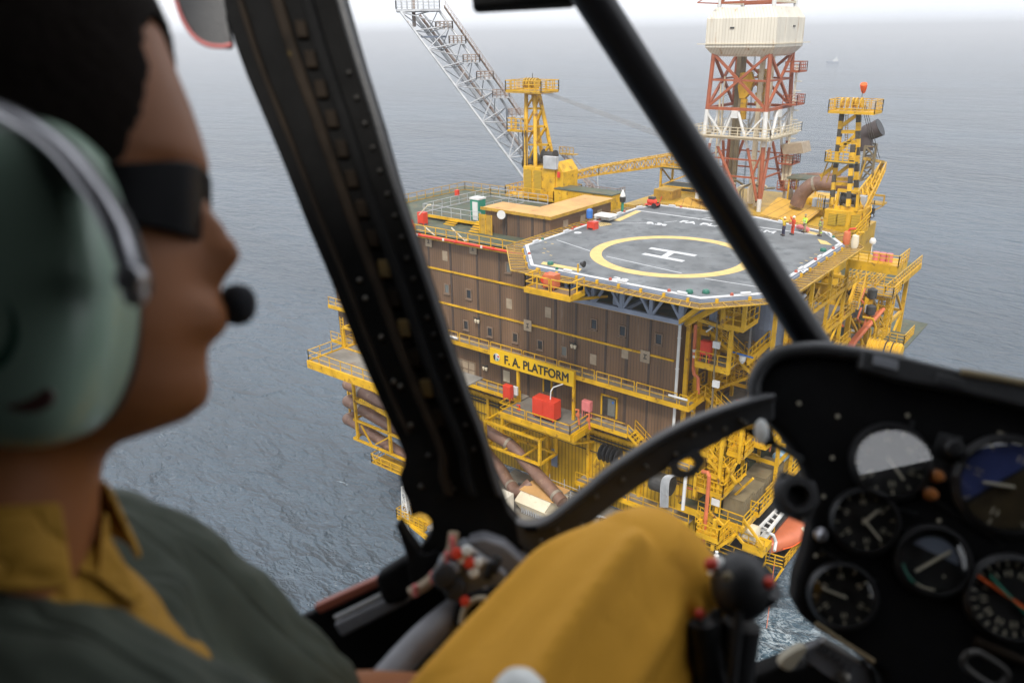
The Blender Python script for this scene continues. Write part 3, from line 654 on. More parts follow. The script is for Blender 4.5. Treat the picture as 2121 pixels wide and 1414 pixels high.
for d in (-.2, .5): mb = MB(); mb.box(p+V((d, -.62, -.1)), (.35, .3, .6)); mb.build('fitting', 'blue', t, bevel=.03)
for i in range(7):
    x = -46+i*2.6; simple('deck_pipe', 'grey pipe lying along the lower deck near the yellow wall', 'pipe', 'steel' if i % 2 else 'dark', lambda m: m.tube([(x, YF-2.2-i*.1, LD+.3), (x+3, YF-2.2, LD+.3), (x+3.4, YF-3.2, LD+.3)], .16+.03*(i % 3), 8), 0, group='grey pipes on the lower deck')

# ---- left end: flare side platform and stacked ducts ---------------------
zf = 25.0
t = thing('side_platform', 'broad grey decked platform with yellow rails jutting out at the left over the sea', 'platform', (-60, 46, zf))
c0 = at_z(640, 748, zf); 
fx0 = c0.x; fy0 = c0.y
mb = MB(); mb.b2(fx0, -44, fy0, fy0+7, zf-.1, zf); mb.build('deck', 'deckgrey', t)
mb = MB(); mb.b2(fx0, -44, fy0-.15, fy0, zf-.65, zf+.12); mb.b2(fx0-.15, fx0, fy0-.15, fy0+7, zf-.65, zf+.12); mb.build('edge_beam', 'yellow', t)
mb = MB(); mb.rail([(fx0, fy0+7, zf), (fx0, fy0, zf), (-46, fy0, zf)], w=.06, h=1.15); mb.build('railing', 'yellow', t)
t = thing('silencer', 'large brown capped silencer on the left platform', 'silencer', at_z(712, 730, zf)); p = at_z(722, 735, zf)+V((0, 2.6, 0))
mb = MB(); mb.lathe([(1.0, 0), (1.05, .2), (1.05, 2.3), (1.2, 2.5), (1.25, 2.9), (1.0, 3.5), (.4, 3.7)], p, 24); mb.build('body', 'duct', t, smooth=True)
mb = MB(); mb.lathe([(1.09, 0), (1.09, .14)], p+V((0, 0, 2.1)), 24); mb.build('band', 'duct_band', t)
frame_box('access_gantry', 'yellow frame with ladder round the foot of the brown silencer', p.x-1.7, p.x+2.6, p.y-1.6, p.y-.2, zf, zf+2.2, w=.22, div=2)
t = thing('flare_platform_mast', 'yellow lattice access ladder beside the silencer', 'ladder', (p.x-1.9, p.y-1.7, zf)); mb = MB()
for dx in (0, .45): mb.bar((p.x-2.2+dx, p.y-1.5, zf), (p.x-2.2+dx, p.y-1.5, zf+3.2), .07)
for i in range(9): mb.bar((p.x-2.2, p.y-1.5, zf+.3+i*.33), (p.x-1.75, p.y-1.5, zf+.3+i*.33), .05)
mb.build('rungs', 'yellow', t)
yd = 50.5
for i, (yl, yr) in enumerate(((800, 868), (835, 905), (872, 950))):
    a = at_y(716, yl, yd); b = at_y(735, yl+4, yd); c = at_y(860, yr+8, yd)
    duct([a+V((-.1, 1.6, 0)), a+V((-.25, .5, 0)), b, (b+c)/2, c, c+V((2.5, 0, -.1))], .6, ['topmost of the three stacked brown ducts at the left', 'middle of the three stacked brown ducts at the left', 'lowest of the three stacked brown ducts at the left'][i], (.45, .8))
t = thing('duct_rack', 'yellow frame of posts and beams in front of the three stacked ducts', 'frame', at_y(733, 800, 49.6)); mb = MB(); yq = 49.4
A1, A2 = at_y(731, 790, yq), at_y(744, 908, yq); mb.bar(A1, (A1.x, yq, A2.z), .26)
B1 = at_y(806, 880, yq); mb.bar((B1.x, yq, A1.z+.5), (B1.x, yq, at_y(818, 940, yq).z), .28)
for yl, in ((828,), (868,), (907,)):
    a = at_y(733, yl, yq); mb.bar(a, a+V((8, 0, 0)), .22); mb.bar(a, a+V((0, 3, 0)), .2)
a = at_y(720, 800, yq+2.5); mb.bar(a, a-V((0, 0, 4)), .2)
a = at_y(742, 895, yq); b = at_y(775, 925, yq); mb.bar(at_y(748, 880, yq), at_y(772, 925, yq), .14); mb.bar(at_y(778, 920, yq), at_y(806, 905, yq), .14)
mb.build('beams', 'yellow', t)
t = thing('hanging_stage', 'small yellow railed stage hanging below the left ducts', 'platform', at_y(770, 950, 49)); a = at_y(770, 958, 49); mb = MB()
mb.b2(a.x, a.x+6, 49, 51, a.z, a.z+.1); mb.build('deck', 'yellow_worn', t); mb = MB(); mb.rail([(a.x, 51, a.z), (a.x, 49, a.z), (a.x+6, 49, a.z)], w=.08, h=1.1); mb.bar((a.x, 49, a.z), (a.x+1, 49, a.z+1.1), .07); mb.bar((a.x+1, 49, a.z), (a.x, 49, a.z+1.1), .07); mb.build('railing', 'yellow', t)

# ---- helideck ------------------------------------------------------------
ZH = 35.5
hd = thing('helideck', 'grey octagonal helicopter deck with a yellow ring and white H', 'helideck', (-33, 67, ZH))
oc = [(-40.4, 52.8), (-24.6, 52.8), (-21.3, 56.6), (-21.4, 75.2), (-24.2, 79.2), (-32.2, 81.8), (-44.3, 81.8), (-45.3, 78.6), (-45.0, 58.0)]
mb = MB(); mb.prism([(x, y, ZH-.5) for x, y in oc], (0, 0, .5)); mb.build('deck_plate', 'deck', hd)
def offs(poly, d):
    n = len(poly); out = []
    for i in range(n):
        p0, p1, p2 = V((*poly[i-1], 0)), V((*poly[i], 0)), V((*poly[(i+1) % n], 0))
        a = (p1-p0).normalized(); b = (p2-p1).normalized(); na = V((a.y, -a.x, 0)); nb = V((b.y, -b.x, 0))
        m = (na+nb).normalized(); out.append(p1+m*(d/max(.4, m.dot(na))))
    return [(q.x, q.y) for q in out]
def ring(o_in, o_out, z0, z1):
    mb = MB(); n = len(o_in); vs = []
    for (a, z) in ((o_in, z0), (o_out, z0), (o_out, z1), (o_in, z1)): vs += [(x, y, z) for x, y in a]
    fs = []
    for k in range(4):
        for i in range(n): fs.append((k*n+i, k*n+(i+1) % n, ((k+1) % 4)*n+(i+1) % n, ((k+1) % 4)*n+i))
    mb.add(vs, fs); return mb
ring(offs(oc, -.28), offs(oc, .02), ZH+.005, ZH+.09).build('white_kerb', 'mark_white', hd)
ring(offs(oc, .02), offs(oc, .2), ZH-.35, ZH-.05).build('gutter', 'bluegrey', hd)
# safety net: sloping frames round the edge
o1 = offs(oc, .25); o2 = offs(oc, 1.75)
mb = MB(); n = len(oc)
for i in range(n):
    a, b, c, d = V((*o1[i], ZH-.28)), V((*o1[(i+1) % n], ZH-.28)), V((*o2[(i+1) % n], ZH-.12)), V((*o2[i], ZH-.12))
    L_ = (b-a).length; k = max(1, int(L_/.75))
    for j in range(k+1): p_, q_ = a.lerp(b, j/k), d.lerp(c, j/k); mb.bar(p_, q_, .06)
    mb.bar(d, c, .09); mb.bar(a, b, .07)
mb.build('net_frame', 'yellow_worn', hd)
mnet = material('safety_net', (.22, .14, .06), .9, var=.2, scale=3)
nn = mnet.node_tree; tr = nn.nodes.new('ShaderNodeBsdfTransparent'); ms = nn.nodes.new('ShaderNodeMixShader'); ms.inputs[0].default_value = .62
nn.links.new(tr.outputs[0], ms.inputs[1]); nn.links.new(nn.nodes['Principled BSDF'].outputs[0], ms.inputs[2]); nn.links.new(ms.outputs[0], nn.nodes['Material Output'].inputs[0])
mb = MB()
for i in range(n):
    a, b, c, d = V((*o1[i], ZH-.3)), V((*o1[(i+1) % n], ZH-.3)), V((*o2[(i+1) % n], ZH-.14)), V((*o2[i], ZH-.14))
    mb.add([a, b, c, d], [(0, 1, 2, 3)])
mb.build('safety_net', mnet, hd)
mb = MB()
for i in range(n):
    a, b = V((*o1[i], ZH-.1)), V((*o1[(i+1) % n], ZH-.1)); L_ = (b-a).length; k = max(1, int(L_/1.9))
    for j in range(k): q_ = a.lerp(b, (j+.5)/k); mb.box(q_-V((0, 0, .1)), (.2, .2, .4))
mb.build('net_bracket', 'yellow', hd)
# trusses
yt = 54.4; zt_ = ZH-.5; zb_ = 32.6
cL = at_y(1184, 616, yt); cR = at_y(1408, 670, yt); zb_ = (cL.z+cR.z)/2
def truss(mb, a0, a1, zt_, zb_, nseg, w=.3):
    a0, a1 = V(a0), V(a1)
    T = lambda t, z: V((a0.x+(a1.x-a0.x)*t, a0.y+(a1.y-a0.y)*t, z))
    mb.bar(T(0, zb_), T(1, zb_), w*1.15, w*1.3); mb.bar(T(0, zt_-.15), T(1, zt_-.15), w, w)
    for i in range(nseg+1): mb.bar(T(i/nseg, zb_), T(i/nseg, zt_), w)
    for i in range(nseg):
        m = (i+.5)/nseg; mb.bar(T(i/nseg, zb_), T(m, zt_-.2), w*.75); mb.bar(T((i+1)/nseg, zb_), T(m, zt_-.2), w*.75)
for yy_ in (yt, 59.4, 66, 73, 80):
    mb = MB(); truss(mb, (cL.x-.5, yy_, 0), (cR.x+.2, yy_, 0), zt_, zb_, 4); mb.build('truss', 'bluegrey', hd)
for xx_ in (cL.x, (cL.x+cR.x)/2, cR.x):
    mb = MB(); truss(mb, (xx_, yt, 0), (xx_, 80, 0), zt_-.02, zb_+.01, 6, .24); mb.build('cross_truss', 'bluegrey', hd)
mb = MB(); mb.bar((cR.x+.3, yt+.5, zb_-.2), (-23.4, yt-.5, zt_), .42); mb.bar((cR.x, yt, zb_), (-24.5, 53, zt_), .32); mb.build('corner_strut', 'yellow', hd)
for x in (cL.x+.5, cR.x-.2):
    for y in (61, 68, 76): mb = MB(); mb.bar((x, y, ZW), (x, y, zb_+.1), .5); mb.build('support_column', 'bluegrey', hd)
# markings
cx_, cy_ = -32.4, 62.9
def annulus(cx, cy, r0, r1, z, n=96):
    mb = MB(); vs = []
    for r in (r0, r1): vs += [(cx+r*math.cos(2*math.pi*i/n), cy+r*math.sin(2*math.pi*i/n), z) for i in range(n)]
    mb.add(vs, [(i, (i+1) % n, n+(i+1) % n, n+i) for i in range(n)]); return mb
annulus(cx_, cy_, 6.15, 7.2, ZH+.008).build('yellow_ring', 'mark_yellow', hd)
def flat(pts, z, name, mat): mb = MB(); mb.add([(p[0], p[1], z) for p in pts], [tuple(range(len(pts)))]); return mb.build(name, mat, hd)
def line(a, b, w, name='marking_line', mat='mark_white', z=ZH+.012):
    a, b = V((a[0], a[1], 0)), V((b[0], b[1], 0)); d = (b-a).normalized(); nn_ = V((-d.y, d.x, 0))*w/2
    return flat([a-nn_, b-nn_, b+nn_, a+nn_], z, name, mat)
# the H: two uprights and a crossbar, from measured corners
def zp(x, y): p = at_z(x, y, ZH); return (p.x, p.y)
hU = [(1353, 511.5), (1446, 527), (1437, 532.5), (1343, 517)]
hL = [(1337, 523), (1422, 538), (1412, 544), (1327, 528.5)]
def q4(pts, name, mat, z): return flat([zp(*p) for p in pts], z, name, mat)
u1, u2 = zp(1346, 514), zp(1441.5, 529.8); l1, l2 = zp(1332, 525.6), zp(1416, 541.3)
line(u1, u2, .62, 'letter_h', z=ZH+.014); line(l1, l2, .62, 'letter_h', z=ZH+.0145)
m1 = ((u1[0]+u2[0])/2, (u1[1]+u2[1])/2); m2 = ((l1[0]+l2[0])/2, (l1[1]+l2[1])/2); line(m1, m2, .62, 'letter_h', z=ZH+.018)
line(zp(1153, 497), zp(1222, 520), .12); line(zp(1256, 531), zp(1412, 566), .12); line(zp(1460, 577), zp(1580, 596), .12)
line(zp(1320, 436), zp(1700, 488), .26); line(zp(1260, 463), zp(1340, 462), .12); line(zp(1375, 461), zp(1402, 458), .12); line(zp(1445, 455), zp(1490, 448), .14)
q4([(1270, 457), (1318, 435.5), (1330, 437), (1284, 458)], 'yellow_patch', 'mark_yellow', ZH+.009)
q4([(1125, 542), (1205, 557), (1200, 562), (1120, 547)], 'yellow_patch', 'mark_yellow', ZH+.009)
q4([(1672, 478), (1700, 484), (1688, 487), (1664, 480)], 'yellow_patch', 'mark_yellow', ZH+.019)
q4([(1693, 495), (1712, 500), (1724, 508), (1700, 505)], 'yellow_patch', 'mark_yellow', ZH+.009)
for i in range(7):
    q4([(1237+i*3.6, 460+i*.3), (1239+i*3.6, 460+i*.3), (1246+i*3.6, 469-i*.6), (1243.5+i*3.6, 469.5-i*.6)], 'hatch_stripe', 'mark_yellow', ZH+.016)
dx_ = V((*zp(1605, 482), 0))-V((*zp(1410, 459), 0)); ud = dx_.normalized(); vd = V((-ud.y, ud.x, 0))
Rt = axes3(ud, vd)
mid = (V((*zp(1605, 482), 0))+V((*zp(1410, 459), 0)))/2
text('deck_lettering', 'FA PLATFORM', 'mark_white', (mid.x, mid.y, ZH+.012), Rt, 1.35, hd, .004, 1.55, offset=.03, fit=dx_.length)
p = zp(1359, 464); text('deck_lettering', '9.3t', 'mark_white', (p[0], p[1], ZH+.012), Rt, 1.1, hd, .004, 1.35, offset=.04, fit=2.3)
p = zp(1284, 579); text('deck_lettering', '22', 'mark_white', (p[0], p[1], ZH+.012), axes3((1, 0, 0), (0, 1, 0)), 1.0, hd, .004, 1.5, offset=.03)
p = zp(1196, 482); text('deck_lettering', '0', 'mark_white', (p[0], p[1], ZH+.012), axes3((0, -1, 0), (1, 0, 0)), 1.0, hd, .004, 1.5, offset=.03)
p = zp(1662, 560); text('deck_lettering', '20', 'mark_white', (p[0], p[1], ZH+.012), axes3((0, 1, 0), (-1, 0, 0)), 1.0, hd, .004, 1.5, offset=.03)
mb = MB()
for (x, y) in ((1135, 494), (1150, 489), (1130, 502), (1144, 505), (1128, 515), (1126, 524), (1135, 521), (1141, 529), (1160, 484), (1172, 480), (1670, 540), (1680, 534), (1660, 545), (1690, 527), (1655, 556), (1700, 519)):
    p = zp(x, y); mb.box((p[0], p[1], ZH+.01), (.28, .12, .006))
mb.build('edge_dots', 'mark_yellow', hd)
# edge lights and boxes
k = 0
def spaced(poly, step):
    o_ = []
    n = len(poly)
    for i in range(n):
        a, b = V((*poly[i], 0)), V((*poly[(i+1) % n], 0)); L_ = (b-a).length; m = max(1, int(L_/step)); o_ += [(a.lerp(b, (j+.5)/m), (b-a).normalized()) for j in range(m)]
    return o_
M['lampred'] = material('red_lamp_lens', (.32, .07, .04), .4); M['lampgreen'] = material('green_lamp_lens', (.02, .12, .08), .3)
for i, (q, d) in enumerate(spaced(offs(oc, -.12), 4.3)):
    a = math.atan2(d.y, d.x); mb = MB(); mb.lathe([(.14, 0), (.14, .09), (.10, .19), (.04, .22)], (q.x, q.y, ZH+.085), 12)
    o = mb.build('perimeter_light', 'lampred' if i % 4 else 'lampgreen', hd, smooth=True)
    mb = MB(); mb.box((q.x+d.x*1.1, q.y+d.y*1.1, ZH+.19), (.8, .22, .16), a); mb.build('edge_box', 'mark_white', hd, bevel=.02)
for x, y, c in ((1462, 607, 'lampgreen'), (1140, 548, 'lampgreen'), (1705, 520, 'lampgreen'), (1428, 607, 'lampgreen')):
    p = zp(x, y); mb = MB(); mb.lathe([(.28, 0), (.28, .16), (.22, .26), (.08, .3)], (p[0], p[1], ZH+.02), 14); mb.build('status_light', c, hd, smooth=True)
# side platform in front of the deck
zsp = 32.3; ysp = 49.7
t = thing('monitor_platform', 'small yellow railed platform hung below the left front helideck edge', 'platform', (-39, ysp, zsp))
a = at_y(1088, 596, ysp); b = at_y(1180, 616, ysp); zsp = (a.z+b.z)/2; x0, x1 = a.x, b.x
mb = MB(); mb.b2(x0, x1, ysp, ysp+2.0, zsp-.08, zsp); mb.build('deck', 'gratebrown', t)
mb = MB(); mb.b2(x0-.08, x1+.08, ysp-.1, ysp, zsp-.35, zsp+.1); mb.b2(x1, x1+.1, ysp, ysp+2.0, zsp-.35, zsp+.1); mb.b2(x0-.1, x0, ysp, ysp+2.0, zsp-.35, zsp+.1); mb.bar((x1-.3, ysp, zsp-.3), (x1-.3, ysp+6, zsp-1.5), .2); mb.build('edge_beam', 'yellow', t)
mb = MB(); mb.rail([(x0, ysp+2.0, zsp), (x0, ysp, zsp), ((x0+x1)/2+.2, ysp, zsp)], w=.08, step=1.3, h=1.15); mb.rail([((x0+x1)/2+.4, ysp, zsp), (x1, ysp, zsp), (x1, ysp+2.0, zsp)], w=.08, step=1.3, h=1.15); mb.build('railing', 'yellow', t)
cab(1143, 600, 50.7, 1.05, 1.1, .9, 'foam_tank', 'orange red box on the small platform below the helideck edge', 'orangepipe', z0=zsp+.05, legs=.15, cat='tank')
simple('foam_monitor', 'red valve assembly beside the orange red box under the helideck', 'monitor', 'red', lambda m: (m.tube([at_y(1127, 600, 50.8), at_y(1128, 585, 50.8), at_y(1122, 578, 50.7), at_y(1132, 566, 50.7)], .12, 8), m.lathe([(.28, 0), (.28, .08)], at_y(1125, 580, 50.5), 14, 'Y'), m.lathe([(.2, 0), (.2, .08)], at_y(1133, 570, 50.5), 14, 'Y')), 0)
t = thing('deck_floodlight', 'black floodlight on a yellow stem at the front helideck kerb', 'floodlight', at_z(1197, 566, ZH)); p = V(t.location)
mb = MB(); mb.bar(p, p+V((0, 0, .8)), .1); mb.build('stem', 'yellow', t); mb = MB(); mb.lathe([(.1, 0), (.28, .35), (.26, .4)], p+V((.1, .2, .8)), 14, 'X'); mb.build('lamp_head', 'black', t)
t = thing('fire_trolley', 'red wheeled fire extinguisher trolley at the far left helideck edge', 'trolley', at_z(1350, 430, ZH)); p = V(t.location)
mb = MB(); mb.lathe([(.12, -.6), (.32, -.45), (.32, .45), (.12, .6)], p+V((0, 0, .7)), 14, 'X'); mb.bar(p+V((-.8, 0, .3)), p+V((.9, 0, .5)), .1); mb.bar(p+V((.9, 0, .5)), p+V((1.2, 0, 1.4)), .08); mb.box(p+V((0, 0, .35)), (1.5, .7, .12)); mb.build('body', 'red', t)
for dy in (-.45, .45): mb = MB(); mb.lathe([(.3, -.06), (.3, .06)], p+V((.5, dy, .3)), 16, 'Y'); mb.build('wheel', 'black', t)
mb = MB(); mb.box(p+V((0, 0, 1.1)), (.8, .5, .3)); mb.build('hose', 'dark', t, bevel=.08)
simple('refuel_hose', 'black hose looped over the left helideck kerb', 'hose', 'black', lambda m: m.tube([at_z(1237, 462, ZH+.2), at_z(1236, 468, ZH+.1), at_z(1228, 474, ZH+.1), at_z(1217, 472, ZH+.1), at_z(1222, 465, ZH+.2), at_z(1232, 462, ZH+.25)], .07, 8, smooth=5), 0)
# ================================================================== derrick
DC = (-48.2, 114.8)
dr = thing('drilling_derrick', 'tall red and white lattice drilling derrick with rust streaked white wind wall', 'derrick', (DC[0], DC[1], 30))
def half(z): return 4.8-(z-31)*.036
def dcr(i, z):
    a = half(z); sx = (1, -1, -1, 1)[i]; sy = (-1, -1, 1, 1)[i]; return V((DC[0]+sx*a, DC[1]+sy*a, z))
bands = [(30, 31.8, 'white'), (31.8, 38.9, 'derrick_red'), (38.9, 43.6, 'white'), (43.6, 51.2, 'derrick_red'), (57, 62, 'white'), (62, 70, 'derrick_red')]
for z0, z1, m in bands:
    for i in range(4): mb = MB(); mb.bar(dcr(i, z0), dcr(i, z1), .62, n=8); mb.build('leg', m, dr)
def face(i, z, t): return dcr(i, z).lerp(dcr((i+1) % 4, z), t)
for i in range(4):
    mb = MB()
    for z in (43.8, 47.6, 51): mb.bar(dcr(i, z), dcr((i+1) % 4, z), .4 if z == 43.8 else .26)
    mb.bar(dcr(i, 43.9), dcr((i+1) % 4, 51.1), .34); mb.bar(dcr((i+1) % 4, 43.9), dcr(i, 51.1), .34)
    mb.build('red_bracing', 'derrick_red', dr)
    mb = MB()
    mb.bar(face(i, 43.4, .46), face(i, 38.6, .25), .42, n=8); mb.bar(face(i, 43.4, .54), face(i, 38.6, .75), .42, n=8)
    mb.bar(dcr(i, 43.2), face(i, 40.3, .30), .22); mb.bar(dcr((i+1) % 4, 43.2), face(i, 40.3, .70), .22)
    mb.box(face(i, 43.1, .5), (.9, .9, 1.0)); mb.build('white_bracing', 'white', dr)
    mb = MB(); mb.bar(face(i, 38.6, .25), face(i, 31.5, .04), .44, n=8); mb.bar(face(i, 38.6, .75), face(i, 31.5, .96) if i != 0 else face(i, 31.2, .30), .44, n=8)
    mb.bar(dcr(i, 38.5), face(i, 34.5, .16), .26); mb.bar(face(i, 34.6, .05), face(i, 34.6, .95), .22); mb.bar(face(i, 37, .06), face(i, 37, .94), .2)
    mb.build('lower_bracing', 'derrick_red', dr)
mb = MB(); zp_ = 40.2
a = half(zp_)+.9
for s in (-1, 1):
    mb.b2(DC[0]-a, DC[0]+a, DC[1]+s*a-.5, DC[1]+s*a+.5, zp_-.1, zp_); mb.b2(DC[0]+s*a-.5, DC[0]+s*a+.5, DC[1]-a+.5, DC[1]+a-.5, zp_-.1, zp_)
    mb.bar((DC[0]-a, DC[1]+s*a, zp_-.25), (DC[0]+a, DC[1]+s*a, zp_-.25), .3); mb.bar((DC[0]+s*a, DC[1]-a, zp_-.26), (DC[0]+s*a, DC[1]+a, zp_-.26), .3)
mb.build('gallery', 'cream', dr)
mb = MB(); a += .5; mb.rail([(DC[0]-a, DC[1]-a, zp_), (DC[0]+a, DC[1]-a, zp_), (DC[0]+a, DC[1]+a, zp_), (DC[0]-a, DC[1]+a, zp_)], h=1.25, w=.09, step=1.2, closed=True, mid=2); mb.build('gallery_railing', 'cream', dr)
# landings at the right corner and ladder
for z, m in ((48.6, 'derrick_red'), (44.2, 'derrick_red'), (36, 'derrick_red'), (32.3, 'derrick_red')):
    mb = MB(); b = half(z)+DC[0]; y0 = DC[1]+1; mb.b2(b+.2, b+2.2, y0, y0+3, z-.1, z); mb.build('landing', m, dr)
    mb = MB(); mb.rail([(b+.2, y0, z), (b+2.2, y0, z), (b+2.2, y0+3, z), (b+.2, y0+3, z)], w=.09, step=.8, h=1.3, mid=2); mb.build('landing_railing', m, dr)
mb = MB(); lx, ly = DC[0]+half(40)+1.1, DC[1]+2.0
for d in (0, .5): mb.bar((lx, ly+d, 31), (lx, ly+d, 49.5), .09)
for i in range(46): mb.bar((lx, ly, 31.2+i*.4), (lx, ly+.5, 31.2+i*.4), .06)
for i in range(12):
    z = 33+i*1.3; mb.tube([(lx, ly-.2, z), (lx+.7, ly-.1, z), (lx+.9, ly+.25, z), (lx+.7, ly+.6, z), (lx, ly+.7, z)], .035, 5)
mb.build('caged_ladder', 'cream', dr)
# guide rails and pipes inside
for x, y, z1, w_, m in ((DC[0]-1.3, DC[1], 51, .55, 'tanbox'), (DC[0]+1.5, DC[1], 51, .6, 'cream'), (DC[0]-2.8, DC[1]+2, 51, .6, 'tanbox'), (DC[0]+3.2, DC[1]-1.2, 51, .7, 'cream'), (DC[0]-3.4, DC[1]-2.4, 47, .2, 'cream'), (DC[0]-3.0, DC[1]-2.2, 48, .16, 'cream')):
    mb = MB(); mb.bar((x, y, 30), (x, y, z1), w_); mb.build('guide_rail', m, dr)
mb = MB(); mb.bar((DC[0]+.2, DC[1], 30), (DC[0]+.2, DC[1], 51), .05); mb.bar((DC[0]+.35, DC[1], 30), (DC[0]+.35, DC[1], 51), .05); mb.bar((DC[0]-4, DC[1], 45), (DC[0]+4, DC[1]+2, 50), .05); mb.build('wire', 'dark', dr)
# wind wall
def oct_(a, c, z): return [V((DC[0]+x, DC[1]+y, z)) for x, y in ((a, -a), (a, a), (-a, a), (-a, -a))]
A_ = 5.0; rings = [oct_(4.05, 0, 50.7), oct_(A_, 0, 51.9), oct_(A_, 0, 55.6), oct_(4.2, 0, 57.0)]
names = ('wind_wall_skirt', 'wind_wall', 'wind_wall_roof')
for k in range(3):
    mb = MB(); vs = rings[k]+rings[k+1]; mb.add(vs, [(i, (i+1) % 4, 4+(i+1) % 4, 4+i) for i in range(4)])
    o = mb.build(names[k], 'white_rust', dr); so_ = o.modifiers.new('t', 'SOLIDIFY'); so_.thickness = .08
mb = MB(); z = 52.35
mb.bar((DC[0]-A_-1.2, DC[1]-A_-.12, z), (DC[0]+A_+.3, DC[1]-A_-.12, z), .1); mb.bar((DC[0]+A_+.12, DC[1]-A_-.3, z+.01), (DC[0]+A_+.12, DC[1]+A_+2.5, z+.01), .1); mb.build('wind_wall_rail', 'cream', dr)
mb = MB(); mb.box((DC[0]-1.2, DC[1]-A_-.06, 54.4), (.6, .12, .2)); mb.box((DC[0]+A_+.06, DC[1]+1, 54.5), (.12, .6, .2)); mb.build('small_bracket', 'dark', dr)
for i in range(4):
    mb = MB(); mb.bar(dcr(i, 57.6), dcr((i+1) % 4, 57.6), .3); mb.bar(dcr(i, 58), dcr((i+1) % 4, 64), .3); mb.bar(dcr((i+1) % 4, 57.5), dcr(i, 64), .3); mb.build('upper_bracing', 'cream' if i % 2 else 'derrick_red', dr)
mb = MB(); mb.bar((DC[0]-6.6, DC[1]-5, 57.7), (DC[0]-3.5, DC[1]-5, 57.5), .16); mb.bar((DC[0]-6.6, DC[1]-5, 57.7), (DC[0]-4, DC[1]-5, 59), .12); mb.build('davit', 'derrick_red', dr)
for p_ in (face(0, 31, .5),): pass
# travelling block
t = thing('travelling_block', 'yellow travelling block hanging inside the derrick', 'hoist', (DC[0]-.6, DC[1]-.3, 45))
mb = MB(); bx, by = DC[0]-.6, DC[1]-.6
mb.prism([(bx-.9, by, 48.4), (bx+.7, by, 48.6), (bx+1.2, by, 47.3), (bx+.7, by, 45.6), (bx+.1, by, 44.9), (bx-.7, by, 44.9), (bx-1.1, by, 46.5)], (0, .8, 0)); mb.build('block', 'yellow', t, bevel=.08)
mb = MB(); mb.b2(bx-.5, bx+.3, by+.1, by+.8, 42.0, 44.9); mb.build('hook', 'yellow', t, bevel=.08)
mb = MB(); mb.b2(bx+1.5, bx+2.5, by+.8, by+1.4, 44.2, 48.8); [mb.box((bx+2, by+1.1, z), (1.3, .9, .3)) for z in (44.4, 45.6, 46.8, 48, 48.8)]; mb.build('guide_dolly', 'yellow_worn', t)
# vent pipe and duct box right of derrick
t = thing('vent_hood', 'tan boxy vent hood on twin white pipes right of the derrick', 'vent', (-41, 116, 31)); mb = MB()
a = at_y(1617, 315, 116); b = at_y(1664, 322, 116); mb.prism([at_y(1617, 300, 116), at_y(1660, 296, 116), at_y(1664, 318, 116), at_y(1622, 320, 116)], (0, 3.2, 0)); mb.build('hood', 'tanpanel', t)
mb = MB()
for dx in (0, .55, 1.0): q = at_y(1626, 320, 117); mb.bar((q.x+dx, 117, q.z), (q.x+dx, 117, 33.5), .42, n=10)
mb.build('pipe', 'cream', t, smooth=True)
mb = MB(); q = at_y(1626, 380, 117); mb.tube([(q.x+.3, 117, 33.6), (q.x+.4, 116.6, 32.7), (q.x+1.3, 116, 32.2), (q.x+1.5, 116, 31)], .4, 10, smooth=4); mb.build('elbow', 'tanpanel', t, smooth=True)

# ---- drill floor modules and roofs behind the helideck --------------------
mo = thing('drill_module', 'yellow drill floor housing with ochre sloping roofs below the derrick', 'building', (-48, 112, 20))
mb = MB(); mb.b2(-62, -36.5, 104, 126, 9.5, 30); mb.b2(-38, -28, 96, 112, 9.5, 30.2); mb.b2(-56, -40, 99, 104.0, 9.5, 28); mb.build('wall', 'yellow_rib', mo)
M['roofslab'] = material('ochre_ribbed_roof', (.50, .28, .035), .6, var=.2, scale=.6, stripes=(0, 1.3, (.30, .16, .025), .1), rust=RUST, rust_amt=.06)
mb = MB(); P_ = [at_z(1575, 443, 31.6), at_z(1660, 467, 30.6), at_z(1702, 432, 31.2), at_z(1612, 408, 32.2)]; mb.prism(P_, (0, 0, -.2)); mb.build('sloping_roof', 'roofslab', mo)
mb = MB(); P_ = [at_z(1378, 428, 30.6), at_z(1425, 408, 32.2), at_z(1545, 432, 32.2), at_z(1560, 450, 30.6)]; mb.prism(P_, (0, 0, -.2)); mb.prism([at_z(1368, 430, 30.6), at_z(1425, 417, 31.6), at_z(1545, 440, 31.4), at_z(1545, 452, 30.2), at_z(1368, 442, 29.6)], (.0, .4, 0)); mb.build('gable_roof', 'roofslab', mo)
mb = MB(); q = at_z(1650, 425, 31); mb.b2(q.x, q.x+6.5, q.y-1, q.y+4, 28, 32.4); mb.build('side_box', 'yellow', mo)
mb = MB(); q = at_y(1665, 452, 92); mb.rail([(q.x-12, 97, 30.5), (q.x-2, 95, 30.5), (q.x+4, 92, 30.5)], w=.09); mb.build('railing', 'yellow', mo)
t = thing('roof_canopy', 'small yellow canopy frame with green top beside the brown duct', 'canopy', at_y(1655, 400, 112)); q = at_y(1656, 372, 112); mb = MB()
for dx in (-1.4, 1.4):
    for dy in (0, 3): mb.bar((q.x+dx, 112+dy, 31), (q.x+dx, 112+dy, q.z), .18)
mb.build('posts', 'yellow', t); mb = MB(); mb.b2(q.x-1.7, q.x+1.7, 111.6, 115.4, q.z, q.z+.2); mb.build('top', 'deckgreen', t)
duct([at_y(1650, 425, 108), at_y(1662, 400, 108), at_y(1688, 381, 108), at_y(1725, 381, 108), at_y(1760, 380, 108)], .95, 'large brown duct behind the striped crane', (.5,), name='exhaust_duct')
duct([at_y(1640, 368, 116), at_y(1690, 365, 116), at_y(1740, 366, 116)], .5, 'long thin brown duct above the large one behind the striped crane', (.3,))
random.seed(11)
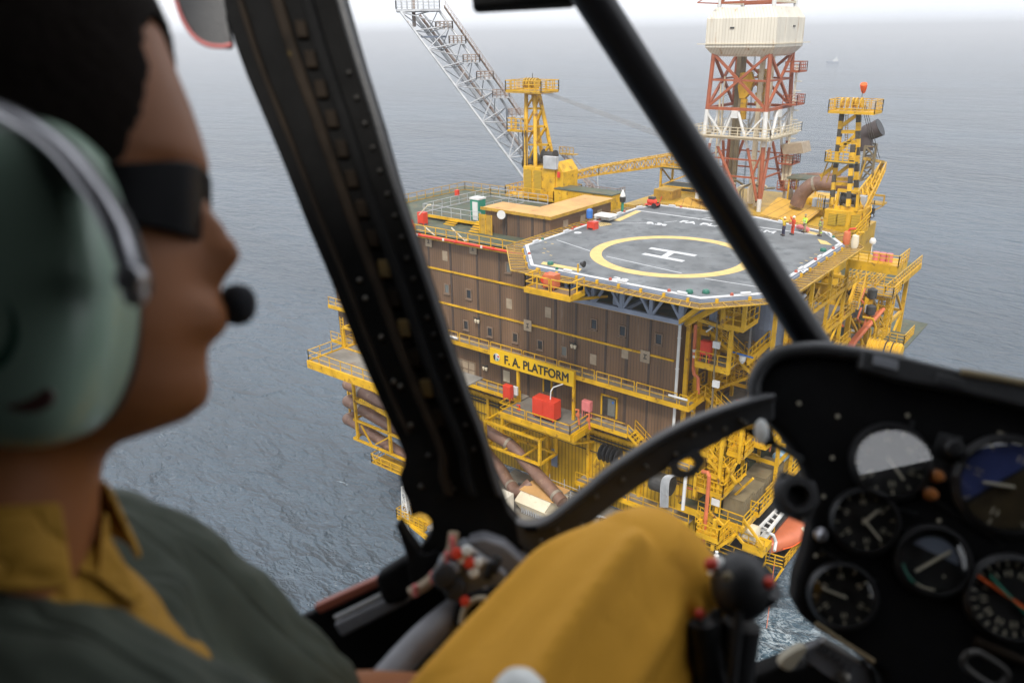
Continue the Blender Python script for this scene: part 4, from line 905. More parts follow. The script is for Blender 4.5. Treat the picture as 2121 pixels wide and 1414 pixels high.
t = thing('mud_pipework', 'bundle of tan pipes at the foot of the derrick', 'pipework', (DC[0], DC[1], 31))
for i in range(7):
    mb = MB(); x = DC[0]-3.5+i*1.2; mb.tube([(x, 111.5, 31), (x+.2, 111, 32.2+.4*(i % 3)), (x+1.2, 111.6, 33+.4*(i % 3)), (x+2, 113, 33)], .15, 8, smooth=4); mb.build('pipe', 'cream' if i % 2 else 'tanbox', t, smooth=True)
# mast rest left of the strut
t = thing('boom_rest', 'yellow lattice boom rest tower at the end of the left crane boom', 'tower', at_y(1400, 400, 118)); q = at_y(1400, 425, 118); mb = MB()
x0, x1, y0, y1 = q.x-3, q.x+3.4, 118, 122; zt_r = at_y(1400, 350, 118).z
mb.lattice([(x0, y0, 22), (x1, y0, 22), (x1, y1, 22), (x0, y1, 22)], [(x0, y0, zt_r), (x1, y0, zt_r), (x1, y1, zt_r), (x0, y1, zt_r)], 4, .3, .2); mb.build('lattice', 'yellow', t)
mb = MB(); mb.b2(x0-.7, x1+.7, y0-.5, y1+.5, zt_r, zt_r+.2); mb.b2(x0, x1, y0, y1, zt_r-3.0, zt_r-2.8); mb.build('deck', 'deckgreen', t)
mb = MB(); mb.rail([(x0-.7, y0-.5, zt_r-4.5), (x1, y0-.5, zt_r-4.5)], w=.1); mb.rail([(x0-.7, y0-.5, zt_r+.2), (x1+.7, y0-.5, zt_r+.2), (x1+.7, y1+.5, zt_r+.2)], w=.1); mb.build('railing', 'yellow', t)
simple('tank_skid', 'worn yellow boxy tank at the foot of the boom rest tower', 'tank', 'yellow_worn', lambda m: m.box(at_y(1382, 408, 112)+V((0, 0, -.8)), (3.2, 3, 4.2)), .08)

# ================================================================== left crane
CX_, CY_ = -61.2, 82.0
cr = thing('pedestal_crane', 'yellow pedestal crane with a lattice mast and long lattice boom to the right', 'crane', (CX_, CY_, ZR))
def cp(x, y, dy=0): return at_y(x, y, CY_+dy)
q0 = cp(1122, 404); pz = q0.z
mb = MB(); mb.bar((q0.x+1, CY_, ZR-2), (q0.x+1, CY_, pz), 3.4, n=20); mb.build('pedestal', 'yellow', cr, smooth=True)
mb = MB(); L_, R_ = cp(1077, 392), cp(1176, 392); xc = (L_.x+R_.x)/2; hw = (R_.x-L_.x)/2
mb.b2(xc-hw, xc+hw, CY_-hw*.8, CY_+hw*.8, pz, pz+.22); mb.build('slew_platform', 'yellow', cr)
mb = MB(); mb.rail([(xc-hw, CY_-hw*.8, pz+.2), (xc+hw, CY_-hw*.8, pz+.2), (xc+hw, CY_+hw*.8, pz+.2), (xc-hw, CY_+hw*.8, pz+.2)], closed=True, w=.09, step=.9); mb.build('slew_railing', 'yellow', cr)
c1, c2 = cp(1086, 385, -2), cp(1148, 387, -2); zt3 = cp(1100, 345, -2).z
mb = MB(); mb.b2(c1.x, c2.x+.2, CY_-2.2, CY_+2, pz+.25, zt3); c3 = cp(1175, 335, -1); mb.prism([(c2.x+.2, CY_-2.0, pz+.25), (c3.x, CY_-2.0, pz+.25), (c3.x+.1, CY_-2.0, zt3-.3), (c3.x-.8, CY_-2.0, zt3+.9), (c2.x+.2, CY_-2.0, zt3+.1)], (0, 3.2, 0)); mb.build('machinery_house', 'yellow', cr, bevel=.05)
M['yellow_louvre'] = material('yellow_louvre', (.46, .29, .015), .6, stripes=(2, .16, (.22, .14, .01), .4))
for xx in (c1.x+.75, c1.x+2.3): mb = MB(); mb.b2(xx-.55, xx+.55, CY_-2.27, CY_-2.21, pz+.6, zt3-.4); mb.build('louvre', 'yellow_louvre', cr)
mb = MB(); p = cp(1157, 362, -2.3); mb.box(p, (.35, .2, .7)); mb.build('extinguisher', 'red', cr, bevel=.03)
# mast: front pair vertical-ish and slanting back pair
def mast(mb, pts, w): [mb.bar(a, b, w, n=8) for a, b in pts]
TL, TM, TR_ = cp(1090, 192), cp(1103, 192), cp(1116, 192)
mb = MB(); mast(mb, [(cp(1089, 345, -1.6), TL), (cp(1109, 345, -1.6), cp(1108, 195)), (cp(1148, 340, 1.0), TR_), (cp(1126, 345, 2), cp(1104, 195, 1))], .5)
for y0, y1 in ((345, 300), (300, 262), (262, 225), (225, 195)):
    f = lambda x0, x1, y: cp(x0+(x1-x0)*(345-y)/(345-192), y)
    mb.bar(f(1089, 1090, y0), f(1109, 1108, y1), .2); mb.bar(f(1109, 1108, y0), f(1148, 1116, y1), .28); mb.bar(f(1109, 1108, y1), f(1148, 1116, y1), .28); mb.bar(f(1089, 1090, y1), f(1109, 1108, y1), .2)
mb.build('mast', 'yellow', cr)
mb = MB(); tp = cp(1102, 190); a_, b_ = cp(1066, 192), cp(1139, 193); mb.b2(a_.x, b_.x, CY_-1.8, CY_+1.8, tp.z-.1, tp.z+.12); mb.build('mast_platform', 'yellow_worn', cr)
mb = MB(); mb.rail([(a_.x, CY_-1.8, tp.z+.1), (b_.x, CY_-1.8, tp.z+.1), (b_.x, CY_+1.8, tp.z+.1), (a_.x, CY_+1.8, tp.z+.1)], closed=True, w=.09, step=.9, mid=2, h=1.25); mb.build('mast_railing', 'yellow', cr)
for i in range(5): mb = MB(); mb.lathe([(.62, -.1), (.62, .1)], (tp.x-.9+i*.42, CY_, tp.z+1.0), 16, 'X'); mb.build('sheave', 'yellow_worn', cr)
mb = MB(); a_ = cp(1067, 268); b_ = cp(1105, 272); mb.b2(a_.x, b_.x, CY_-1.6, CY_, a_.z-.1, a_.z); mb.build('mid_platform', 'yellow', cr)
mb = MB(); mb.rail([(a_.x, CY_, a_.z), (a_.x, CY_-1.6, a_.z), (b_.x, CY_-1.6, a_.z)], w=.09, step=.8, mid=2, h=1.5); mb.build('mid_railing', 'yellow', cr)
mb = MB(); lx = cp(1084, 345, -1.8); lt = cp(1083, 270, -1.8)
for d in (0, .45): mb.bar(lx+V((d, 0, 0)), lt+V((d, 0, 0)), .09)
mb.build('ladder', 'dark', cr)
for x, y, s in ((1100, 338, .9), (1120, 330, .9), (1138, 322, .8)): mb = MB(); mb.lathe([(s*.9, -.9), (s*.9, -.8), (s*.6, -.75), (s*.6, .75), (s*.9, .8), (s*.9, .9)], cp(x, y, -.3), 18, 'X'); mb.build('winch_drum', 'dark', cr, smooth=True)
p = cp(1141, 337, -2.2); mb = MB(); mb.box(p, (1.9, .6, 1.5)); mb.build('radiator', 'steel', cr, bevel=.04)
# boom, lattice of four chords
bA = [cp(1172, 374, -1.2), cp(1172, 362, -1.2), cp(1172, 360, 1.2), cp(1172, 372, 1.2)]
def bp_(x, y, Y): return at_y(x, y, Y)
bm1 = [bp_(1240, 362, 88), bp_(1240, 346, 88), bp_(1240, 343, 91), bp_(1240, 360, 91)]
bB = [bp_(1392, 342, 106), bp_(1392, 321, 106), bp_(1392, 317, 109), bp_(1392, 339, 109)]
bC = [bp_(1490, 356, 116), bp_(1490, 346, 116), bp_(1490, 344, 117), bp_(1490, 354, 117)]
mb = MB(); mb.lattice(bA, bm1, 5, .17, .09); mb.lattice(bm1, bB, 13, .17, .09); mb.lattice(bB, bC, 6, .17, .09); mb.build('boom', 'yellow', cr)
mb = MB()
for d in (-.6, -.2, .2, .6): mb.bar(cp(1116, 187+d*5, d), bp_(1440, 306+d*14, 112)+V((0, d, 0)), .06)
mb.build('pendant_wire', 'steel', cr)
mb = MB(); p = cp(1103, 168); mb.bar(p, p+V((0, 0, .9)), .06); mb.build('beacon', 'dark', cr)

# ================================================================== flare boom
fb = thing('flare_boom', 'long grey lattice flare boom rising to the upper left over the sea', 'flare boom', at_d(1110, 380, 125))
Dp = 128.0
def fd(x, y, d=0): return at_d(x, y, Dp+d)
# chords: left lower tube, middle pipes, right upper stair chord ; bottom -> top
base = [fd(1100, 392, 0), fd(1107, 356, 9), fd(1150, 340, 2)]
top_ = [fd(830, 25, -4), fd(858, 32, 5), fd(908, 20, -2)]
base = [fd(1108, 400, 0), fd(1130, 385, 9), fd(1140, 352, 2)]
mb = MB()
for a, b, w_ in zip(base, top_, (.42, .62, .42)): mb.bar(a, b, w_, n=8)
mb.build('chord', 'steel', fb)
n = 10; Lq = lambda i, t: base[i].lerp(top_[i], t)
for j in range(n+1):
    t_ = j/n; mb = MB()
    mb.bar(Lq(0, t_), Lq(2, t_), .22, n=6); mb.bar(Lq(0, t_), Lq(1, t_), .18, n=6); mb.bar(Lq(1, t_), Lq(2, t_), .18, n=6)
    if j < n:
        t2 = (j+1)/n; m_ = (j+.5)/n
        mb.bar(Lq(0, t_), Lq(2, t2) if j % 2 else Lq(2, t2), .2, n=6) if j % 2 == 0 else mb.bar(Lq(2, t_), Lq(0, t2), .2, n=6)
        mb.bar(Lq(1, t_), Lq(0, t2), .16, n=6); mb.bar(Lq(1, t_), Lq(2, t2), .16, n=6)
    mb.build('bracing', 'steel', fb)
for k, off in enumerate(((.9, .0), (1.3, .5), (-.5, .9))):
    mb = MB(); o_ = RT*off[0]+UP*off[1]; mb.bar(Lq(1, 0)+o_, Lq(1, 1)+o_, .34 if k else .5, n=8); mb.build('gas_pipe', 'steel' if k else 'rusty', fb)
# stairs and rest platforms along the right chord
o2_ = RT*.9+UP*.5; mb = MB(); aa, bb = base[2]+o2_, top_[2]+o2_
side = FW*.5
for sg in (-1, 1): mb.bar(aa+side*sg, bb+side*sg, .12); mb.bar(aa+side*sg+UP*.9, bb+side*sg+UP*.9, .05)
for i in range(90): q = aa.lerp(bb, (i+.5)/90); mb.bar(q-side, q+side, .22, .06)
for i in range(40): q = aa.lerp(bb, (i+.5)/40); mb.bar(q-side, q-side+UP*.9, .05)
mb.build('stairway', 'rusty', fb)
for (x, y) in ((900, 58), (928, 88), (957, 127), (985, 162), (1018, 200), (1050, 240), (1080, 280)):
    q = fd(x+22, y+2, -2); mb = MB(); a = 1.25
    ps = [q-RT*1.5, q+RT*1.1, q+RT*1.1+FW*2, q-RT*1.5+FW*2]; ps = [V((p_.x, p_.y, q.z)) for p_ in ps]
    mb.prism(ps, (0, 0, -.15)); pl2 = mb.build('rest_platform', 'steel', fb)
    mb = MB(); mb.rail(ps, closed=True, w=.09, step=.7, h=1.1, mid=2, kick=False); mb.build('platform_railing', 'rusty', fb)
q = fd(865, 20, 0); ps = [fd(820, 21, -3), fd(911, 21, -3), fd(911, 21, 3), fd(822, 21, 3)]; ps = [V((p_.x, p_.y, q.z)) for p_ in ps]
mb = MB(); mb.prism(ps, (0, 0, -.35)); mb.build('tip_platform', 'steel', fb)
mb = MB(); mb.rail(ps, closed=True, w=.1, step=.9, h=1.25, mid=2, kick=False); mb.build('tip_railing', 'steel', fb)
mb = MB(); q = fd(856, 14, 0); mb.bar(q-V((0, 0, 3)), q+V((0, 0, 2.5)), .6, n=10); mb.build('flare_tip', 'rusty', fb)
q = [fd(868, 75, 0), fd(925, 72, 0), fd(925, 76, 3), fd(868, 79, 3)]; mb = MB(); mb.prism([V((p_.x, p_.y, q[0].z)) for p_ in q], (0, 0, -.3)); mb.build('access_deck', 'bluegrey', fb)
t = thing('boom_stair', 'rusty grey stairway going down behind the left crane to the ochre roof', 'stairway', at_y(1230, 400, 100)); mb = MB()
a, b = at_y(1160, 318, 104), at_y(1232, 400, 100)
for d in (0, .9): mb.bar(a+V((0, d, 0)), b+V((0, d, 0)), .14); mb.bar(a+V((0, d, 1)), b+V((0, d, 1)), .07)
for i in range(30): q = a.lerp(b, i/30); mb.bar(q, q+V((0, .9, 0)), .2, .06); 
for i in range(14): q = a.lerp(b, i/14); mb.bar(q, q+V((0, 0, 1)), .06)
mb.build('flight', 'rusty', t); mb = MB(); b2_ = b; mb.b2(b2_.x-1, b2_.x+4.5, 99, 101, b2_.z-.1, b2_.z); mb.rail([(b2_.x-1, 99, b2_.z), (b2_.x+4.5, 99, b2_.z), (b2_.x+4.5, 101, b2_.z)], w=.08, step=.6, h=1.2, mid=2); mb.build('landing', 'rusty', t)
mb = MB(); a = at_y(1174, 320, 103); mb.b2(a.x-1.4, a.x+1.2, 103, 104.5, a.z-.1, a.z); mb.rail([(a.x-1.4, 103, a.z), (a.x+1.2, 103, a.z)], w=.08, step=.6); mb.build('top_landing', 'yellow_worn', t)
mb = MB(); q = at_y(1239, 400, 100); mb.bar(q, at_y(1238, 360, 100), .07); o = mb.build('aerial', 'white'); tag(o, 'thin white whip aerial behind the far end of the ochre roof', 'aerial')

# ================================================================== right crane
c2_ = thing('striped_crane', 'yellow crane with black and yellow striped mast beside the helideck', 'crane', (-25.4, 86, 20)); YC = 86.0
def kp(x, y, dy=0): return at_y(x, y, YC+dy)
pcx = -25.4
mb = MB(); mb.lathe([(1.6, 8), (1.6, 18), (1.25, 20), (.95, 22), (.86, 24.5), (.86, 33.2)], (pcx+.1, YC, 0), 28); mb.build('pedestal', 'yellow', c2_, smooth=True)
for z in (29.6, 27.2): mb = MB(); mb.lathe([(1.05, -.1), (1.05, .1)], (pcx+.1, YC, z), 28); mb.build('pedestal_flange', 'yellow', c2_)
xl, xm, xr = kp(1708, 440, -2).x, kp(1757, 445, -2).x, kp(1790, 440, 1).x
zb3, zt4 = kp(1740, 490, -2).z, kp(1740, 436, -2).z
mb = MB(); mb.prism([(xl, YC-2, zb3), (xm, YC-2, zb3), (xm+1.0, YC-.6, zb3), (xm+1.0, YC+2.2, zb3), (xl, YC+2.2, zb3)], (0, 0, zt4-zb3)); mb.prism([(xl+.3, YC-1.7, zb3-1.0), (xm-.2, YC-1.7, zb3-1.0), (xm+.7, YC-.4, zb3-1.0), (xm+.7, YC+2, zb3-1.0), (xl+.3, YC+2, zb3-1.0)], (0, 0, 1)); mb.build('machinery_house', 'yellow', c2_, bevel=.06)
for a, b in ((1717, 1732), (1734, 1750)):
    mb = MB(); A1 = kp(a, 440, -2.05); B1 = kp(b, 468, -2.05); mb.b2(A1.x, B1.x, YC-2.07, YC-2.01, B1.z, A1.z-.1); mb.build('louvre', 'yellow_louvre', c2_)
mb = MB(); mb.prism([(xm+.25, YC-1.72, zb3+.4), (xm+.85, YC-.9, zb3+.4), (xm+.85, YC-.9, zt4-.4), (xm+.25, YC-1.72, zt4-.4)], (.05, -.05, 0)); mb.build('side_louvre', 'yellow_louvre', c2_)
mb = MB(); A1 = kp(1727, 435, -1.5); mb.b2(A1.x, A1.x+2.3, YC-1.5, YC+.5, zt4, zt4+.3); mb.bar((A1.x+.1, YC-1.3, zt4), (A1.x+.2, YC-1.3, zt4+1.9), .25); mb.bar((A1.x+2.2, YC-1.3, zt4), (A1.x+2.1, YC-1.3, zt4+1.9), .25); mb.bar((A1.x+.1, YC-1.3, zt4+1.9), (A1.x+2.2, YC-1.3, zt4+1.9), .3); mb.build('winch_frame', 'yellow', c2_)
mb = MB(); mb.lathe([(.75, -.8), (.75, -.7), (.55, -.68), (.55, .68), (.75, .7), (.75, .8)], (A1.x+1.15, YC-.6, zt4+1.0), 18, 'X'); mb.build('winch_drum', 'dark', c2_, smooth=True)
mb = MB(); mb.rail([kp(1758, 432, -1), kp(1778, 432, -.5), kp(1780, 430, 1.5)], w=.08, step=.7); mb.rail([kp(1692, 432, 1), kp(1706, 436, -1), kp(1724, 436, -1)], w=.08, step=.7, h=1.5); mb.build('top_railing', 'yellow', c2_)
mb = MB(); mb.box(kp(1784, 420, 1), (.9, .8, 1.5)); mb.box(kp(1700, 420, 2), (1.6, .8, .9)); mb.build('cabinet', 'steel', c2_, bevel=.04)
def striped(a, b, w_, name='mast_leg', seg=.75):
    a, b = V(a), V(b); L_ = (b-a).length; k = int(L_/seg)
    mb = MB()
    for i in range(k): mb.cur = i % 2; mb.bar(a.lerp(b, i/k), a.lerp(b, (i+1)/k), w_)
    return mb.build(name, ['yellow', 'stripe_dark'], c2_)
striped(kp(1722, 425, 0), kp(1744, 234, 0), .4); striped(kp(1773, 405, 0), kp(1779, 236, 0), .42); striped(kp(1757, 428, -1.6), kp(1767, 300, -.6), .4); striped(kp(1724, 424, -1.4), kp(1728, 362, -.9), .3)
mb = MB()
for (xa, ya, xb, yb) in ((1742, 262, 1778, 236), (1741, 273, 1776, 273), (1733, 318, 1776, 276), (1728, 366, 1770, 335), (1729, 371, 1772, 371), (1728, 380, 1770, 382), (1700, 365, 1728, 345), (1738, 300, 1776, 292)):
    mb.bar(kp(xa, ya), kp(xb, yb), .34)
mb.build('mast_bracing', 'yellow', c2_)
a_, b_ = kp(1715, 232, -1.3), kp(1811, 235, -1.3); mb = MB(); mb.b2(a_.x, b_.x, YC-1.3, YC+1.3, a_.z-.12, a_.z+.05); mb.build('top_platform', 'yellow', c2_)
mb = MB(); mb.rail([(a_.x, YC-1.3, a_.z), (b_.x, YC-1.3, a_.z), (b_.x, YC+1.3, a_.z), (a_.x, YC+1.3, a_.z)], closed=True, w=.07, step=.55, mid=2, h=1.2); mb.build('platform_railing', 'yellow', c2_)
for x in (1745, 1756, 1768, 1775, 1785): mb = MB(); q = kp(x, 213, 0); mb.lathe([(.5, -.07), (.5, .07)], q, 16, 'X'); mb.build('sheave', 'yellow', c2_)
a_, b_ = kp(1708, 334, -1.5), kp(1770, 336, -1.5); mb = MB(); mb.b2(a_.x, b_.x, YC-1.5, YC, a_.z-.12, a_.z); mb.build('mid_platform', 'deckgreen', c2_)
mb = MB(); mb.rail([(a_.x, YC, a_.z), (a_.x, YC-1.5, a_.z), (b_.x, YC-1.5, a_.z)], w=.08, step=.6, mid=2, h=1.0); a2, b2_ = kp(1744, 315, -.5), kp(1772, 320, -.5); mb.rail([a2, b2_], w=.08, step=.5, h=1, mid=2); mb.build('mid_railing', 'yellow', c2_)
mb = MB(); [mb.bar(kp(x, 300, .4), kp(x+2, 236, .4), .05) for x in (1750, 1755)]; [mb.bar(kp(1750, 240+i*5, .4), kp(1757, 240+i*5, .4), .05) for i in range(13)]; mb.bar(kp(1700, 375, -.5), kp(1716, 332, -.9), .1); mb.bar(kp(1712, 378, -.5), kp(1726, 334, -.9), .1); mb.build('ladder', 'yellow_worn', c2_)
# boom lowered behind, with walkway
b0 = [at_y(1786, 430, 86), at_y(1775, 400, 86), at_y(1779, 398, 88), at_y(1792, 428, 88)]
b1 = [at_y(1830, 358, 104), at_y(1822, 342, 104), at_y(1824, 340, 106), at_y(1832, 355, 106)]
mb = MB(); mb.lattice(b0, b1, 11, .17, .1); mb.build('boom', 'yellow', c2_)
mb = MB(); a, b, c = at_y(1791, 430, 85), at_y(1812, 388, 93), at_y(1836, 336, 100); 
for o_ in (V((0, 0, 0)), V((-.6, 0, 0))): mb.bar(a+o_, b+o_, .1); mb.bar(b+o_, c+o_, .1); mb.bar(a+o_+V((0, 0, -1)), b+o_+V((0, 0, -1)), .1); mb.bar(b+o_+V((0, 0, -1)), c+o_+V((0, 0, -1)), .1)
for i in range(13): q = (a.lerp(b, i/6) if i < 6 else b.lerp(c, (i-6)/6)); mb.bar(q, q-V((0, 0, 1)), .08)
mb.build('boom_walkway', 'yellow', c2_)
mb = MB(); a, b = at_y(1793, 329, 96), at_y(1829, 336, 102); mb.bar(a, b, .5, .3); mb.bar(at_y(1796, 326, 96), at_y(1770, 400, 96), .16); mb.bar(b, at_y(1822, 350, 103), .3); mb.build('boom_head', 'yellow_worn', c2_)
mb = MB(); [mb.bar(kp(1785+i*4, 218), at_y(1812+i*5, 328, 99), .05) for i in range(3)]; mb.build('luffing_wire', 'dark', c2_)
mb = MB(); a = kp(1768, 495, -2); mb.rail([kp(1766, 505, -2.4), kp(1800, 470, 0), kp(1800, 455, 2)], w=.08, step=.8, mid=3, h=1.6); mb.build('side_railing', 'yellow', c2_)
t = thing('crane_hook', 'dark hook block hanging from a yellow beam right of the striped crane', 'hook', at_y(1811, 430, 96)); mb = MB(); a, b = at_y(1808, 400, 96), at_y(1832, 408, 96); mb.b2(a.x-1.2, b.x, 96, 97.5, b.z-1.0, b.z-.8); mb.b2(a.x-1.2, b.x, 96, 96.2, b.z, b.z+.2); mb.bar((b.x, 96, b.z-1), (b.x, 96, b.z+.2), .15); mb.bar((b.x, 96, b.z-1), (a.x-1, 96, b.z-2.6), .12); mb.build('beam', 'yellow_worn', t)
mb = MB(); q = at_y(1812, 415, 96); mb.bar(q, q-V((0, 0, .9)), .08); mb.box(q-V((0, 0, 1.2)), (.35, .3, .6)); mb.tube([q-V((0, 0, 1.5)), q-V((-.2, 0, 1.8)), q-V((0, 0, 2.05)), q-V((.22, 0, 1.85))], .06, 6); mb.build('hook', 'dark', t)
# windsock
t = thing('windsock', 'orange windsock on a thin pole above the striped crane', 'windsock', kp(1784, 212)); mb = MB(); mb.bar(kp(1784, 212), kp(1788, 176), .06, n=6); mb.build('pole', 'dark', t)
p = kp(1789, 176); q_ = (RT*.35-UP*.9+FW*.9).normalized().to_track_quat('Z', 'Y').to_matrix(); mb = MB(); mb.lathe([(.32, -.1), (.34, .1), (.27, .5), (.18, .8), (.16, .85)], p, 16, M3=q_); mb.build('sock', 'orange', t, smooth=True)
t = thing('exhaust_stack', 'dark brown curved exhaust stack with flared mouth behind the striped crane', 'exhaust', at_y(1795, 300, 98)); mb = MB()
P_ = spline([at_y(1791, 312, 98), at_y(1791, 285, 98), at_y(1797, 275, 98), at_y(1810, 270, 98), at_y(1823, 264, 98)], 6); mb.tube(P_, .9, 18, radii=[.85+.15*i/(len(P_)-1) for i in range(len(P_))]); mb.build('pipe', material('dark_stack_steel', (.05, .036, .033), .5, var=.3, scale=1), t, smooth=True)
mb = MB(); d = (P_[-1]-P_[-2]).normalized(); mb.bar(P_[-1], P_[-1]+d*.06, 2.0, n=20); mb.build('mouth', 'black', t)
t = thing('stack_frame', 'khaki lattice frame under the dark exhaust stack', 'frame', at_y(1795, 340, 97)); mb = MB(); A4 = [at_y(x, y, Y) for x, y, Y in ((1782, 375, 97), (1806, 365, 97), (1806, 365, 99.5), (1782, 375, 99.5))]; zt5 = at_y(1795, 303, 97).z
mb.lattice(A4, [V((p_.x, p_.y, zt5)) for p_ in A4], 3, .22, .16); mb.build('lattice', 'tanbox', t)

# ================================================================== people on the helideck
def person(name, label, x, y, heading, arms, top, trous, hat, extra=None):
    base_ = at_z(x, y, ZH); t = thing(name, label, 'person', base_, 'people standing on the helideck', rz=heading)
    def skin(nm, verts, edges, rad, mat, root=0, sub=1):
        me = bpy.data.meshes.new(nm); me.from_pydata(verts, edges, []); me.materials.append(M[mat])
        o = bpy.data.objects.new(nm, me); S.collection.objects.link(o); md = o.modifiers.new('skin', 'SKIN'); md.use_smooth_shade = True
        for i, r in enumerate(rad): me.skin_vertices[0].data[i].radius = (r, r*(.72 if i in (0, 1, 2) else 1)); me.skin_vertices[0].data[i].use_root = (i == root)
        if sub: s_ = o.modifiers.new('s', 'SUBSURF'); s_.levels = sub; s_.render_levels = sub
        o.parent = t; return o
    (le, lh), (re, rh) = arms
    Vv = [(0, 0, .95), (0, 0, 1.2), (0, 0, 1.42), (0, 0, 1.52), (0, -.01, 1.66), (-.19, 0, 1.42), le, lh, (.19, 0, 1.42), re, rh,
          (-.10, 0, .9), (-.13, -.02, .5), (-.14, 0, .08), (-.15, -.14, .05), (.10, 0, .9), (.13, -.02, .5), (.14, 0, .08), (.15, -.14, .05)]
    E_ = [(0, 1), (1, 2), (2, 3), (3, 4), (2, 5), (5, 6), (6, 7), (2, 8), (8, 9), (9, 10), (0, 11), (11, 12), (12, 13), (13, 14), (0, 15), (15, 16), (16, 17), (17, 18)]
    Rr = [.15, .16, .16, .065, .105, .07, .05, .035, .07, .05, .035, .09, .065, .05, .045, .09, .065, .05, .045]
    body = skin('body', Vv, E_, Rr, 'skin')
    ls = lambda a, b, k: tuple(a[i]+(b[i]-a[i])*k for i in range(3))
    skin('jacket', [(0, 0, .88), (0, 0, 1.2), (0, 0, 1.43), (-.2, 0, 1.43), le, ls(le, lh, .85), (.2, 0, 1.43), re, ls(re, rh, .85)], [(0, 1), (1, 2), (2, 3), (3, 4), (4, 5), (2, 6), (6, 7), (7, 8)], [.2, .19, .185, .1, .075, .06, .1, .075, .06], top)
    skin('trousers', [(0, 0, .98), (-.11, 0, .88), (-.13, -.02, .5), (-.14, 0, .1), (.11, 0, .88), (.13, -.02, .5), (.14, 0, .1)], [(0, 1), (1, 2), (2, 3), (0, 4), (4, 5), (5, 6)], [.17, .12, .09, .075, .12, .09, .075], trous)
    mb = MB(); mb.lathe([(.15, 0), (.15, .03), (.12, .035), (.11, .1), (.05, .16)], (0, 0, 1.70), 14); o = mb.build('helmet' if hat != 'dark' else 'hair', hat, None, smooth=True); o.parent = t
    for sx in (-.14, .14): mb = MB(); mb.box((sx, -.06, .05), (.12, .3, .1)); o = mb.build('boot', 'black', None, bevel=.03); o.parent = t
    if extra == 'bands':
        for z in (1.05, .35, 1.3): mb = MB(); mb.lathe([(.19 if z > .9 else .12, 0), (.19 if z > .9 else .12, .07)], (0 if z > .9 else .13, 0, z), 14, M3=Matrix.Diagonal((1, .8, 1))); o = mb.build('reflective_band', 'hivis', None); o.parent = t
    if extra == 'vest':
        for z in (1.0, 1.22): mb = MB(); mb.lathe([(.21, 0), (.21, .06)], (0, 0, z), 16, M3=Matrix.Diagonal((1, .75, 1))); o = mb.build('reflective_band', 'white', None); o.parent = t
    return t
hd_ = R(-38)
person('person', 'person in yellow jacket and navy trousers with both arms stretched out', 1622, 488, hd_, (((-.46, 0, 1.5), (-.74, 0, 1.62))), 'yelfab', 'darkfab', 'cream') if False else None
person('person', 'person in yellow jacket and navy trousers with both arms stretched out', 1622, 488, hd_, ((( -.46, 0, 1.48), (-.76, 0, 1.62)), ((.46, 0, 1.48), (.76, 0, 1.6))), 'yelfab', 'darkfab', 'cream')
person('person', 'person in red overalls with one arm raised, beside the yellow jacket', 1641, 486, hd_, (((-.42, 0, 1.45), (-.56, -.05, 1.72)), ((.25, -.03, 1.15), (.23, -.15, .9))), 'redfab', 'redfab', 'white')
person('person', 'person in lime vest and khaki trousers on the helideck', 1665, 482, hd_, (((-.27, -.05, 1.15), (-.12, -.25, 1.12)), ((.27, -.03, 1.15), (.24, -.1, .9))), 'hivis', 'tanfab', 'tanfab', 'vest')
person('person', 'person in tan fire suit with lime bands near the far helideck corner', 1698, 489, hd_, (((-.27, 0, 1.15), (-.25, -.1, .9)), ((.27, -.03, 1.15), (.24, -.1, .9))), 'tanfab', 'tanfab', 'tanfab', 'bands')
simple('hose_bundle', 'pinkish red hose bundle on the far helideck edge behind the people', 'hose', 'pinkred', lambda m: [m.tube([at_z(1652+i*3, 470+i, ZH+.3), at_z(1660+i*3, 469+i, ZH+.5), at_z(1668+i*3, 475+i, ZH+.2)], .2, 8, smooth=3) for i in range(3)], 0)
for i, (x, y, s) in enumerate(((1753, 500, 1.0), (1770, 508, .8))):
    t = thing('foam_monitor', ['orange red foam monitor at the right helideck corner', 'white and yellow monitor beside the right helideck corner'][i], 'monitor', at_z(x, y, ZH)); p = V(t.location); mb = MB(); mb.lathe([(.25, -.6), (.35, .3), (.3, .9), (.15, 1.0)], p, 12); mb.build('body', 'orangepipe' if i == 0 else 'cream', t, smooth=True); mb = MB(); mb.tube([p+V((0, 0, .8)), p+V((.2, 0, 1.2)), p+V((.7, 0, 1.3))], .1, 8); mb.build('nozzle', 'red' if i == 0 else 'yellow', t)
t = thing('corner_platform', 'yellow platform with rails and big foam drums outside the right helideck corner', 'platform', at_z(1790, 540, 34)); a = at_z(1757, 540, 33.6); mb = MB(); mb.b2(a.x, a.x+4.4, a.y, a.y+3.5, 32.9, 33.6); mb.build('deck', 'yellow', t)
mb = MB(); mb.rail([(a.x, a.y, 33.6), (a.x+4.4, a.y, 33.6), (a.x+4.4, a.y+3.5, 33.6)], w=.08, step=.8, mid=2); mb.build('railing', 'yellow', t)
mb = MB(); [mb.lathe([(.3, 0), (.3, .8)], (a.x+2.0+i*.6, a.y+1.6, 33.62), 12) for i in range(3)]; mb.build('drum', 'pinkred', t)
mb = MB(); q = at_z(1807, 505, 34.5); mb.lathe([(.05, -1), (.05, 0), (.28, .05), (.33, .3), (.2, .55)], q, 14); o = mb.build('radar_dome', 'white', None, smooth=True); tag(o, 'small white dome lamp on a post at the right of the corner platform', 'lamp')
# ================================================================== right side: stair tower, decks, lifeboat
random.seed(5)
